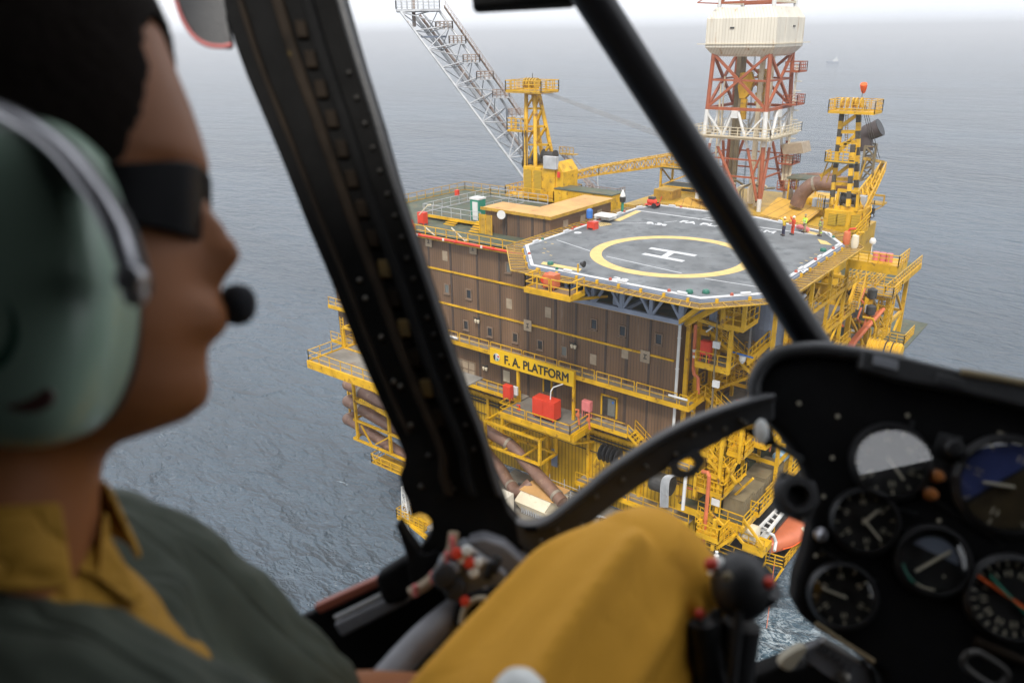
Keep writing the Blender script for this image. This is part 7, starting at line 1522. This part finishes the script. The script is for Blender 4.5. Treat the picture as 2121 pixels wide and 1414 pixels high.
mb = MB(); mb.tube([on_p(1690, 1290, .01), on_p(1740, 1325, .01), on_p(1810, 1370, .01)], .0025, 8); mb.build('lower_trim', 'tanbox', ip)
mb = MB(); mb.tube([on_p(2020, 1325, .004), on_p(2130, 1375, .004)], .005, 8); mb.build('lower_trim', 'cabin_brown', ip)
t = thing('outside_air_gauge', 'square black mount with a round dark socket left of the instrument panel edge', 'mount', at_d(1645, 1030, .78)); c = at_d(1643, 1028, .78)
slab([at_d(x, y, .782) for x, y in ((1622, 975), (1692, 1000), (1700, 1040), (1672, 1088), (1610, 1062), (1606, 1010))], .012, 'plate', 'frame_grey', t, .003)
mb = MB(); mb.lathe([(.020, 0), (.020, .010), (.016, .016), (.011, .016), (.010, .004)], c, 28, M3=Qk); mb.build('socket', 'black', t, smooth=True)
for x, y in ((1622, 1043), (1632, 985), (1678, 1010), (1662, 1078)): mb = MB(); mb.lathe([(.0028, 0), (.002, .0015), (.0003, .002)], at_d(x, y, .781), 10, M3=Qk); mb.build('screw', 'rivet', t, smooth=True)
# ---- placard plate and pedal -----------------------------------------------
t = thing('pedal_plate', 'bare metal plate with dark printed letters and a pale rocker below the instrument panel', 'plate', at_d(1750, 1370, .9))
slab([at_d(x, y, .80) for x, y in ((1668, 1345), (1712, 1322), (1798, 1374), (1815, 1440), (1760, 1470), (1740, 1430), (1668, 1370))], .012, 'plate', 'mid_grey', t, .003)
slab([at_d(x, y, .798) for x, y in ((1700, 1330), (1712, 1320), (1790, 1368), (1785, 1378))], .006, 'plate_edge', 'mark_white', t, .002)
ux = (at_d(1760, 1386, .797)-at_d(1694, 1340, .797)).normalized(); uy = (FW.cross(ux)); uy = -uy if uy.dot(UP) < 0 else uy
c = (at_d(1762, 1386, .796)+at_d(1694, 1340, .796))/2
me_o = text('plate_lettering', 'BRAKES', 'black_letter', (c.x, c.y, c.z), Matrix((ux, uy, ux.cross(uy))).transposed(), .0125, t, .0004, .95)
slab([at_d(x, y, .79) for x, y in curve_pts(((1617, 1376), (1625, 1362), (1650, 1345), (1672, 1338), (1670, 1352), (1655, 1372), (1640, 1390), (1622, 1386)), 2)], .014, 'rocker', 'dialmark', t, .003)
slab([at_d(x, y, .80) for x, y in ((1560, 1402), (1615, 1380), (1640, 1392), (1690, 1372), (1760, 1420), (1740, 1500), (1500, 1500))], .02, 'pedal_arm', 'cabin', t, .004)
mb = MB(); mb.lathe([(.006, 0), (.0055, .003), (.0005, .005)], at_d(1748, 1402, .797), 14, M3=Qk); mb.build('plate_screw', 'rivet', t, smooth=True)
mb = MB(); mb.tube(spline([at_d(x, y, .7) for x, y in ((2003, 1352), (1995, 1370), (2010, 1390), (2060, 1420), (2085, 1405), (2080, 1385), (2030, 1352), (2003, 1352))], 4), .003, 8); o = mb.build('harness_buckle', 'rivet_dim', None, smooth=True); tag(o, 'dull metal harness loop at the bottom right corner', 'buckle')

# ---- cyclic stick -----------------------------------------------------------
cs = thing('control_stick', 'black cyclic control stick with red buttons in front of the yellow knee', 'control stick', at_d(1510, 1500, .64))
D0 = .62; q = -FW.copy(); KM = q.to_track_quat('Z', 'Y').to_matrix()
mb = MB(); mb.tube([at_d(1537, 1290, D0+.005), at_d(1522, 1360, D0+.01), at_d(1510, 1440, D0+.02), at_d(1500, 1700, D0+.05)], .016, 20, radii=[.015, .0165, .018, .019]); mb.build('shaft', 'black', cs, smooth=True)
mb = MB(); mb.tube([at_d(1486, 1262, D0), at_d(1472, 1340, D0), at_d(1462, 1440, D0)], .0045, 8); mb.tube([at_d(1531, 1262, D0-.016), at_d(1524, 1340, D0-.014), at_d(1514, 1440, D0-.01)], .004, 8); mb.build('cable', 'frame_grey', cs, smooth=True)
mb = MB(); prof = [(.0005, -.026), (.014, -.024), (.021, -.014), (.023, 0), (.022, .010), (.016, .020), (.008, .024), (.0005, .0245)]
mb.lathe(prof, at_d(1535, 1212, D0), 24, M3=KM@Matrix.Diagonal((1.0, 1.15, .9))); mb.build('grip_head', 'black', cs, smooth=True)
mb = MB(); mb.tube([at_d(1545, 1232, D0), at_d(1580, 1222, D0-.004), at_d(1594, 1212, D0-.008)], .013, 16, radii=[.014, .014, .012]); mb.build('side_switch', 'black', cs, smooth=True)
mb = MB(); mb.tube([at_d(1515, 1195, D0), at_d(1492, 1178, D0), at_d(1478, 1170, D0)], .008, 12); mb.build('thumb_switch', 'white_knob', cs, smooth=True)
mb = MB(); mb.tube([at_d(1535, 1165, D0+.005), at_d(1555, 1172, D0), at_d(1578, 1200, D0)], .008, 12); mb.build('guard', 'black', cs, smooth=True)
for x, y, d, r in ((1591, 1206, D0-.017, .0050), (1473, 1168, D0-.006, .0055), (1449, 1271, D0-.004, .0045)):
    mb = MB(); mb.lathe([(.0003, -r), (r*.7, -r*.7), (r, 0), (r*.7, r*.7), (.0003, r)], at_d(x, y, d), 14, M3=KM); mb.build('red_button', 'red', cs, smooth=True)
mb = MB(); mb.tube([at_d(1455, 1282, D0), at_d(1460, 1330, D0+.004), at_d(1478, 1440, D0+.01)], .011, 14, radii=[.0125, .013, .016]); mb.build('trigger_grip', 'black', cs, smooth=True)
mb = MB(); mb.lathe([(.004, 0), (.003, .002), (.0004, .003)], at_d(1506, 1194, D0-.0225), 12, M3=KM); mb.build('green_button', 'tanbox', cs, smooth=True)
mb = MB(); c = at_d(1075, 1440, .50); mb.lathe([(.0005, .016), (.009, .0145), (.0155, .008), (.0165, -.004), (.014, -.02)], c, 24, M3=UP.to_track_quat('Z', 'Y').to_matrix()); o = mb.build('lever_knob', 'white_knob', None, smooth=True); o.name = 'collective_lever'; tag(o, 'smooth white rounded knob at the bottom edge in front of the yellow trousers', 'knob')

# ================================================================== the pilot
pil = thing('person', 'pilot seen in profile in green jacket and mustard trousers looking ahead', 'person', at_d(100, 1700, .5))
DH = .42; MM = DH/F
HP = at_d(60, 430, DH)
fx = (RT*math.cos(R(10))+FW*math.sin(R(10))).normalized(); fw_ = (FW*math.cos(R(10))-RT*math.sin(R(10))).normalized(); fu = UP
def hd(x, y, a=0, w=0): return HP+fx*((x-60)*MM)-fu*((y-430)*MM)+fw_*w
# y: (front px, back px, half width m)
HS = [(-150, 90, -130, .018), (-135, 170, -230, .042), (-110, 220, -290, .056), (-60, 270, -345, .068), (0, 298, -372, .074), (60, 322, -380, .076), (110, 340, -380, .0765), (190, 372, -372, .077), (250, 392, -360, .076), (300, 402, -350, .075), (330, 404, -345, .074), (370, 392, -340, .073), (420, 384, -335, .072), (470, 388, -325, .071),
      (520, 396, -310, .070), (560, 400, -290, .069), (600, 404, -270, .067), (640, 406, -250, .065), (680, 404, -235, .063), (720, 398, -225, .060), (760, 396, -220, .057), (800, 396, -218, .054), (840, 386, -215, .050), (875, 352, -213, .046), (900, 300, -212, .044), (925, 225, -212, .046), (960, 196, -214, .051), (1010, 186, -220, .054), (1080, 184, -240, .057), (1160, 180, -240, .052), (1240, 160, -240, .050)]
FE = {300: 6, 330: 12, 370: 8, 420: 34, 470: 72, 520: 96, 560: 66, 600: 34, 640: 54, 680: 52, 720: 14, 760: 16, 800: 24, 840: 28, 875: 18}
def head_mesh(S_, grow=0, feat=True, n=48):
    mb = MB(); vs = []
    for (y, xf, xb, hw) in S_:
        xc = 0.0; c = (xf*.45+xb*.55); af = (xf-c); ab = (c-xb)
        for k in range(n):
            a = 2*math.pi*k/n; ca, sa = math.cos(a), math.sin(a)
            rx = (af if ca > 0 else ab)*(abs(ca)**.9)*(1 if ca > 0 else -1)
            wv = hw*(abs(sa)**.85)*(1 if sa > 0 else -1)*(1-.10*max(0, ca)**2)
            if feat and y in FE:
                da = min(a, 2*math.pi-a); wid = .10 if 450 <= y <= 600 else .22; rx += FE[y]*math.exp(-(da/wid)**2)
                if y in (370, 420): rx -= 16*math.exp(-((da-.42)/.16)**2)
            vs.append(hd(c+rx*(1+grow), y, w=wv*(1+grow)))
    fs = []
    for i in range(len(S_)-1): fs += [(i*n+k, i*n+(k+1) % n, (i+1)*n+(k+1) % n, (i+1)*n+k) for k in range(n)]
    fs += [tuple(range(n)), tuple(range((len(S_)-1)*n, len(S_)*n))[::-1]]
    mb.add(vs, fs); return mb
def capsule(mb, pts, radii, n=20):
    P_ = [V(p) for p in pts]; k = len(P_); tot = spline(P_, 5); rr = [lerpl(radii, i/(len(tot)-1)) for i in range(len(tot))]
    d0 = (tot[0]-tot[1]).normalized(); d1 = (tot[-1]-tot[-2]).normalized()
    tot = [tot[0]+d0*rr[0]*.95, tot[0]+d0*rr[0]*.6]+tot+[tot[-1]+d1*rr[-1]*.6, tot[-1]+d1*rr[-1]*.95]; rr = [rr[0]*.25, rr[0]*.78]+rr+[rr[-1]*.78, rr[-1]*.25]
    mb.tube(tot, 1, n, radii=rr)
def remesh(o, vox, sm=8, disp=None):
    md = o.modifiers.new('remesh', 'REMESH'); md.mode = 'VOXEL'; md.voxel_size = vox; md.use_smooth_shade = True
    s_ = o.modifiers.new('smooth', 'SMOOTH'); s_.factor = .6; s_.iterations = sm
    for (scale, strength, tp) in (disp or []):
        tx = bpy.data.textures.new('cloth', tp); 
        if tp == 'CLOUDS': tx.noise_scale = scale; tx.noise_depth = 2
        else: tx.noise_scale = scale; tx.turbulence = 6
        d = o.modifiers.new('d', 'DISPLACE'); d.texture = tx; d.texture_coords = 'GLOBAL'; d.strength = strength; d.mid_level = .5
    return o
# arm, hand (closed round a lever below the frame), torso core, legs: one continuous body with the head and neck
mb = head_mesh(HS)
A_sh, A_el, A_wr = at_d(330, 1265, .585), at_d(668, 1490, .63), at_d(900, 1448, .665)
capsule(mb, [at_d(60, 1360, .47), at_d(200, 1330, .53), A_sh], [.045, .045, .045]); capsule(mb, [A_sh, at_d(500, 1360, .61), A_el], [.046, .044, .036]); capsule(mb, [A_el, at_d(780, 1470, .65), A_wr], [.036, .031, .021])
pa = at_d(985, 1462, .672); capsule(mb, [A_wr, at_d(945, 1455, .668), pa], [.021, .026, .027])
dh = (pa-A_wr).normalized(); sh = FW.cross(dh).normalized(); 
for i in range(4):
    o_ = FW*(-.024+.016*i); b0_ = pa+dh*.012+o_; L_ = (.034, .040, .038, .030)[i]
    capsule(mb, [b0_, b0_+dh*L_*.8-UP*.006, b0_+dh*L_*.9-UP*.028, b0_+dh*L_*.2-UP*.040], [.0088, .0082, .0078, .007], 10)
capsule(mb, [A_wr+dh*.03-FW*.018, A_wr+dh*.055-FW*.034-UP*.012, A_wr+dh*.08-FW*.030-UP*.026], [.011, .0095, .008], 10)
capsule(mb, [at_d(20, 1290, .46), at_d(40, 1750, .50), at_d(60, 2200, .60)], [.045, .09, .12])
K_ = at_d(1325, 1215, .69)
capsule(mb, [at_d(60, 2200, .60), at_d(700, 1900, .56), at_d(1120, 1600, .60), K_], [.07, .058, .040, .026]); capsule(mb, [K_, at_d(1330, 1330, .72), at_d(1290, 1700, .80), at_d(1290, 1950, .86)], [.026, .038, .038, .035]); capsule(mb, [at_d(1290, 1950, .86), at_d(1400, 2000, .95)], [.04, .035])
nA = at_d(-70, 1570, .385); capsule(mb, [at_d(40, 1450, .44), nA], [.045, .050]); capsule(mb, [nA, at_d(330, 1640, .41), at_d(700, 1900, .48)], [.05, .045, .035]); capsule(mb, [at_d(700, 1900, .48), at_d(1100, 1800, .55), at_d(1300, 1700, .58)], [.035, .03, .022])
body = remesh(mb.build('body', 'skin', pil, smooth=True), .0032, 3)
# hair
def hair_mesh():
    mb = MB(); n = 120; HL = [(-160, 420), (-60, 345), (0, 326), (60, 322), (110, 320), (190, 338), (250, 340), (300, 330), (350, 312), (380, 298), (420, 272), (470, 230), (520, 160), (560, 70)]
    rows = []; ys = [-160+i*12 for i in range(61)]
    def sec(y):
        for s0, s1 in zip(HS, HS[1:]):
            if s0[0] <= y <= s1[0]: t_ = (y-s0[0])/(s1[0]-s0[0]); return [s0[j]+(s1[j]-s0[j])*t_ for j in range(4)]
        return HS[0]
    vs = []; keep = []
    for y in ys:
        _, xf, xb, hw = sec(max(y, -150)); c = xf*.45+xb*.55; af, ab = xf-c, c-xb
        hl = interp([(b_, a_) for a_, b_ in []] or [(h[1], h[0]) for h in HL], y) if y >= -160 else 420
        for k in range(n):
            a = 2*math.pi*k/n; ca, sa = math.cos(a), math.sin(a); x = c+((af+7) if ca > 0 else (ab+18))*(abs(ca)**.9)*(1 if ca > 0 else -1)
            wv = (hw+.0045)*(abs(sa)**.85)*(1 if sa > 0 else -1)*(1-.10*max(0, ca)**2); vs.append(hd(x, y-(14 if y < -100 else 0), w=wv)); keep.append(x < hl)
    fs = []
    for i in range(len(ys)-1):
        for k in range(n):
            q = (i*n+k, i*n+(k+1) % n, (i+1)*n+(k+1) % n, (i+1)*n+k)
            if all(keep[j] for j in q): fs.append(q)
    mb.add(vs, fs); return mb
o = hair_mesh().build('hair', 'hair', pil, smooth=True); sd__ = o.modifiers.new('t', 'SOLIDIFY'); sd__.thickness = .006; sd__.offset = 0; remesh(o, .002, 12, [(.004, .002, 'CLOUDS')])
# clothes
mb = MB()
capsule(mb, [at_d(195, 1200, .55), at_d(300, 1235, .575), at_d(375, 1308, .59), at_d(470, 1385, .605), at_d(575, 1462, .615), at_d(675, 1530, .63), at_d(755, 1545, .64)], [.062, .064, .063, .061, .058, .052, .040])
capsule(mb, [at_d(60, 1250, .55), at_d(195, 1200, .55)], [.066, .064]); capsule(mb, [at_d(150, 1420, .52), at_d(200, 1700, .55), at_d(150, 2200, .62)], [.10, .13, .14])
capsule(mb, [at_d(380, 1360, .58), at_d(400, 1580, .56), at_d(400, 1900, .6)], [.04, .075, .11])
capsule(mb, [at_d(-260, 1400, .40), at_d(-60, 1540, .385), at_d(130, 1560, .395), at_d(300, 1600, .41), at_d(460, 1680, .44), at_d(700, 1860, .48)], [.085, .074, .068, .062, .060, .050])
capsule(mb, [at_d(-100, 1650, .45), at_d(200, 1700, .48)], [.11, .12]); capsule(mb, [at_d(-300, 1250, .50), at_d(-300, 1700, .5)], [.07, .12])
jk = remesh(mb.build('jacket', 'jacket', pil, smooth=True), .0055, 10, [(.085, .022, 'CLOUDS'), (.03, .006, 'CLOUDS')])
mb = MB(); capsule(mb, [at_d(-140, 1330, .43), at_d(60, 1345, .43), at_d(150, 1385, .44)], [.064, .062, .052]); capsule(mb, [at_d(40, 1320, .46), at_d(120, 1500, .47)], [.07, .09]); capsule(mb, [at_d(110, 1250, .47), at_d(180, 1330, .475), at_d(200, 1400, .49)], [.036, .036, .036])
remesh(mb.build('shirt', 'shirt', pil, smooth=True), .0045, 6, [(.05, .012, 'CLOUDS')])
def collar(px, d0, d1, th, nm='collar'):
    n = len(px); P_ = [at_d(x, y, d0+(d1-d0)*i/(n-1)) for i, (x, y) in enumerate(px)]
    c = sum(P_, V((0, 0, 0)))/n; mb = MB(); mb.prism(P_, FW*th)
    o = mb.build(nm, 'shirt', pil, smooth=True, bevel=.002); return o
mb = MB(); vs = []; nk = 44
for j in range(6):
    for k in range(nk+1):
        a = R(14+(328-14)*k/nk); ca, sa = math.cos(a), math.sin(a); ff = max(0, ca)
        c = -30.; af, ab, hw = 214., 215., .054; t_ = j/5; fl = 1+.10+.16*t_+(.16*t_ if k < 8 else 0)
        yt = 992+26*ff; yb = 1120+70*ff; vs.append(hd(c+(af if ca > 0 else ab)*ca*fl, yt+(yb-yt)*t_, w=hw*sa*fl))
fs = [(j*(nk+1)+k, j*(nk+1)+k+1, (j+1)*(nk+1)+k+1, (j+1)*(nk+1)+k) for j in range(5) for k in range(nk)]
mb.add(vs, fs); o = mb.build('collar', 'shirt', pil, smooth=True); sd__ = o.modifiers.new('t', 'SOLIDIFY'); sd__.thickness = .004; o.modifiers.new('s', 'SUBSURF').levels = 1
mb = MB(); mb.prism([at_d(x, y, d) for x, y, d in ((196, 1122, .425), (214, 1060, .43), (222, 1120, .43), (262, 1195, .43), (296, 1258, .43), (262, 1240, .42), (200, 1200, .415), (150, 1180, .41))], FW*.006); mb.build('lapel', 'shirt', pil, bevel=.002)
def folded(mb, pts, radii, folds, n=96):
    """cloth tube whose section carries long soft folds: (angle, amplitude m, width rad, drift rad, start, end)"""
    tot = spline(pts, 9); N = len(tot); vs = []; up = None
    rr = [lerpl(radii, i/(N-1)) for i in range(N)]
    for i, p in enumerate(tot):
        t = (tot[min(i+1, N-1)]-tot[max(i-1, 0)]).normalized()
        if up is None: up = (UP-t*UP.dot(t)).normalized()
        x = t.cross(up).normalized(); up = x.cross(t).normalized(); s_ = i/(N-1)
        e = min(1, min(s_, 1-s_)*9+.02)**.5
        for k in range(n):
            a = 2*math.pi*k/n; r = rr[i]
            for fa, am, wd, dr, s0, s1 in folds:
                d = (a-fa-dr*s_+math.pi) % (2*math.pi)-math.pi; f = max(0, min(1, (s_-s0)/.15))*max(0, min(1, (s1-s_)/.15)); r += am*f*math.exp(-(d/wd)**2)
            vs.append(p+(x*math.cos(a)+up*math.sin(a))*r*e)
    fs = [(i*n+k, i*n+(k+1) % n, (i+1)*n+(k+1) % n, (i+1)*n+k) for i in range(N-1) for k in range(n)]
    fs += [tuple(range(n))[::-1], tuple(range((N-1)*n, N*n))]; mb.add(vs, fs)
mb = MB(); PI2 = 2*math.pi; rf = random.Random(4)
F1 = [(PI2*i/9+rf.uniform(-.2, .2), rf.choice((.010, -.009, .012, .010)), rf.uniform(.09, .16), rf.uniform(-.5, .5), rf.choice((0, .1, .3)), rf.choice((.8, .95, 1.0))) for i in range(9)]
F2 = [(PI2*i/10+rf.uniform(-.2, .2), rf.choice((.013, -.009, .014, .012)), rf.uniform(.08, .14), rf.uniform(-.6, .6), rf.choice((.08, .12, .2)), rf.choice((.8, 1.0, 1.1))) for i in range(10)]
folded(mb, [at_d(760, 1860, .56), at_d(985, 1640, .57), at_d(1118, 1470, .61), at_d(1230, 1315, .65), at_d(1318, 1205, .68), at_d(1352, 1165, .69)], [.084, .082, .079, .073, .064, .052], F1)
folded(mb, [at_d(1300, 1150, .68), at_d(1325, 1198, .685), at_d(1342, 1262, .69), at_d(1322, 1340, .70), at_d(1300, 1500, .72), at_d(1290, 1800, .78)], [.040, .060, .068, .067, .064, .058], F2)
capsule(mb, [at_d(1330, 1192, .68), at_d(1352, 1235, .688)], [.061, .064], 40)
folded(mb, [at_d(1275, 1290, .69), at_d(1240, 1360, .69), at_d(1235, 1560, .68)], [.05, .065, .08], [])
tr_ = remesh(mb.build('trousers', 'yellowcloth', pil, smooth=True), .0036, 7)
# long creases running down from the knee: cloth ridges modelled on the surface
M['crease'] = M['yellowcloth']
# sunglasses
sgl = thing('sunglasses', 'black wraparound sunglasses on the pilot', 'sunglasses', hd(300, 430))
mb = MB(); n = 40; vs = []
prof_ = []
for k in range(n+1):
    a = R(-98+196*k/n); ca, sa = math.cos(a), math.sin(a)
    y0, y1 = 398+(-58)*max(0, ca)**3, 486+12*max(0, ca)**2-(14 if abs(a) > 1.2 else 0)
    if abs(a) > 1.15: y0, y1 = 404, 474
    c = 60.; af = 392-c
    cx_ = c+(af+18)*(abs(ca)**.75)*(1 if ca > 0 else -1); wv = .0795*(abs(sa)**.8)*(1 if sa > 0 else -1)*(1 if abs(a) > .8 else 1)
    for (yy, th) in ((y0, 0), (y1, 0), (y1, -14), (y0, -14)): vs.append(hd(cx_+th*ca, yy, w=wv*(1-(.06 if th else 0))))
fs = []
for k in range(n): fs += [(k*4+j, k*4+(j+1) % 4, (k+1)*4+(j+1) % 4, (k+1)*4+j) for j in range(4)]
fs += [(0, 1, 2, 3), (n*4+3, n*4+2, n*4+1, n*4)]
mb.add(vs, fs); mb.build('frame', 'lens', sgl, smooth=True, bevel=.0012)
# headset
hs_t = thing('headset', 'green earcup aviation headset with silver band and black foam microphone', 'headset', at_d(70, 590, .34))
EC = at_d(52, 585, .345); EM = axes3(RT*.985+FW*.17, UP).copy(); ez = -FW
eM = Matrix((RT*.985+FW*.17, UP, (RT*.985+FW*.17).cross(UP))).transposed()
if (eM @ V((0, 0, 1))).dot(FW) > 0: eM = Matrix((RT*.985+FW*.17, UP, -(RT*.985+FW*.17).cross(UP))).transposed()
mb = MB(); n = 56; vs = []; rings_ = [(1.0, -.030), (1.0, -.004), (.985, .004), (.93, .013), (.82, .021), (.62, .026), (.38, .028), (.14, .0285), (.01, .0286)]
hwx, hwy = .0385, .0715
for r_, z_ in rings_:
    for k in range(n):
        a = 2*math.pi*k/n; ca, sa = math.cos(a), math.sin(a); p_ = .72
        x = hwx*r_*(abs(ca)**p_)*(1 if ca > 0 else -1)*(1-.12*(sa < 0)*abs(sa)); y = hwy*r_*(abs(sa)**p_)*(1 if sa > 0 else -1)
        if ca > 0 and sa > 0: x *= (1-.10*sa)
        vs.append(EC+eM@V((x, y, z_)))
fs = []
for i in range(len(rings_)-1): fs += [(i*n+k, i*n+(k+1) % n, (i+1)*n+(k+1) % n, (i+1)*n+k) for k in range(n)]
fs += [tuple(range(n))]; mb.add(vs, fs); mb.build('earcup', 'headset_green', hs_t, smooth=True)
mb = MB(); vs = []
for r_, z_ in ((.80, -.048), (.93, -.046), (.97, -.038), (.93, -.028)):
    for k in range(n):
        a = 2*math.pi*k/n; ca, sa = math.cos(a), math.sin(a); vs.append(EC+eM@V((hwx*r_*(abs(ca)**.72)*(1 if ca > 0 else -1), hwy*r_*(abs(sa)**.72)*(1 if sa > 0 else -1), z_)))
fs = []
for i in range(3): fs += [(i*n+k, i*n+(k+1) % n, (i+1)*n+(k+1) % n, (i+1)*n+k) for k in range(n)]
mb.add(vs, fs); mb.build('ear_cushion', 'black', hs_t, smooth=True)
mb = MB(); P_ = spline([at_d(x, y, d) for x, y, d in ((-260, 150, .40), (-120, 190, .36), (0, 232, .335), (110, 300, .325), (190, 395, .32), (240, 480, .32), (268, 560, .325), (275, 605, .33))], 6)
mb.tube(P_, .0043, 12); mb.build('band', 'silver', hs_t, smooth=True)
mb = MB(); mb.tube([p_+FW*.006 for p_ in P_], .0052, 10); mb.build('band_pad', 'black', hs_t, smooth=True)
mb = MB(); mb.lathe([(.0003, -.008), (.005, -.006), (.0065, 0), (.005, .006), (.0003, .008)], at_d(272, 578, .318), 14, M3=eM); mb.lathe([(.0003, -.006), (.004, -.004), (.005, 0), (.004, .004), (.0003, .006)], at_d(280, 610, .322), 12, M3=eM); mb.build('yoke_joint', 'silver', hs_t, smooth=True)
mb = MB(); c = EC+eM@V((-.005, -.018, .0265)); mb.lathe([(.016, 0), (.016, .0015), (.012, .002), (.012, .0005), (.0005, .0005)], c, 28, M3=eM@Matrix.Diagonal((.9, 1.3, 1))); mb.build('cup_emblem', material('dark_green_emboss', (.035, .085, .06), .35), hs_t, smooth=True)
mb = MB(); c = EC+eM@V((.010, -.048, .0225)); mb.lathe([(.008, 0), (.0075, .0012), (.0005, .0014)], c, 20, M3=eM@Matrix.Diagonal((1.3, .8, 1))); mb.build('maroon_spot', material('maroon_decal', (.09, .035, .03), .4), hs_t, smooth=True)
mc = at_d(492, 630, .445); mb = MB(); r_ = .0105
mb.lathe([(.0004, -1.15*r_), (.55*r_, -1.0*r_), (.9*r_, -.55*r_), (r_, 0), (.92*r_, .5*r_), (.6*r_, .95*r_), (.0004, 1.1*r_)], mc, 20, M3=UP.to_track_quat('Z', 'Y').to_matrix()); mb.build('microphone', 'foam', hs_t, smooth=True)
mb = MB(); mb.tube(spline([mc+FW*.004-RT*.004, mc+FW*.03-RT*.03, hd(360, 700, w=.058), hd(220, 740, w=.075), hd(90, 640, w=.085)], 6), .0022, 8); mb.build('boom_arm', 'black', hs_t, smooth=True)
mb = MB(); mb.lathe([(.03, -.02), (.035, 0), (.03, .02)], hd(60, 560, w=.088), 24, M3=eM); mb.build('far_earcup', 'headset_green', hs_t, smooth=True)
# seat behind the pilot
st_ = thing('pilot_seat', 'dark seat carrying the pilot', 'seat', at_d(60, 2600, .7))
def seatbox(c, d, nm): mb = MB(); mb.box(c, d, rot=axes3(fx, fw_)); mb.build(nm, 'cabin', st_, bevel=.02)
b_ = at_d(60, 2200, .60); seatbox(b_-V((0, 0, .17))+fx*.2, (.5, .45, .1), 'cushion'); seatbox(b_-fx*.22+V((0, 0, .15)), (.08, .45, .6), 'backrest')
build_haze()
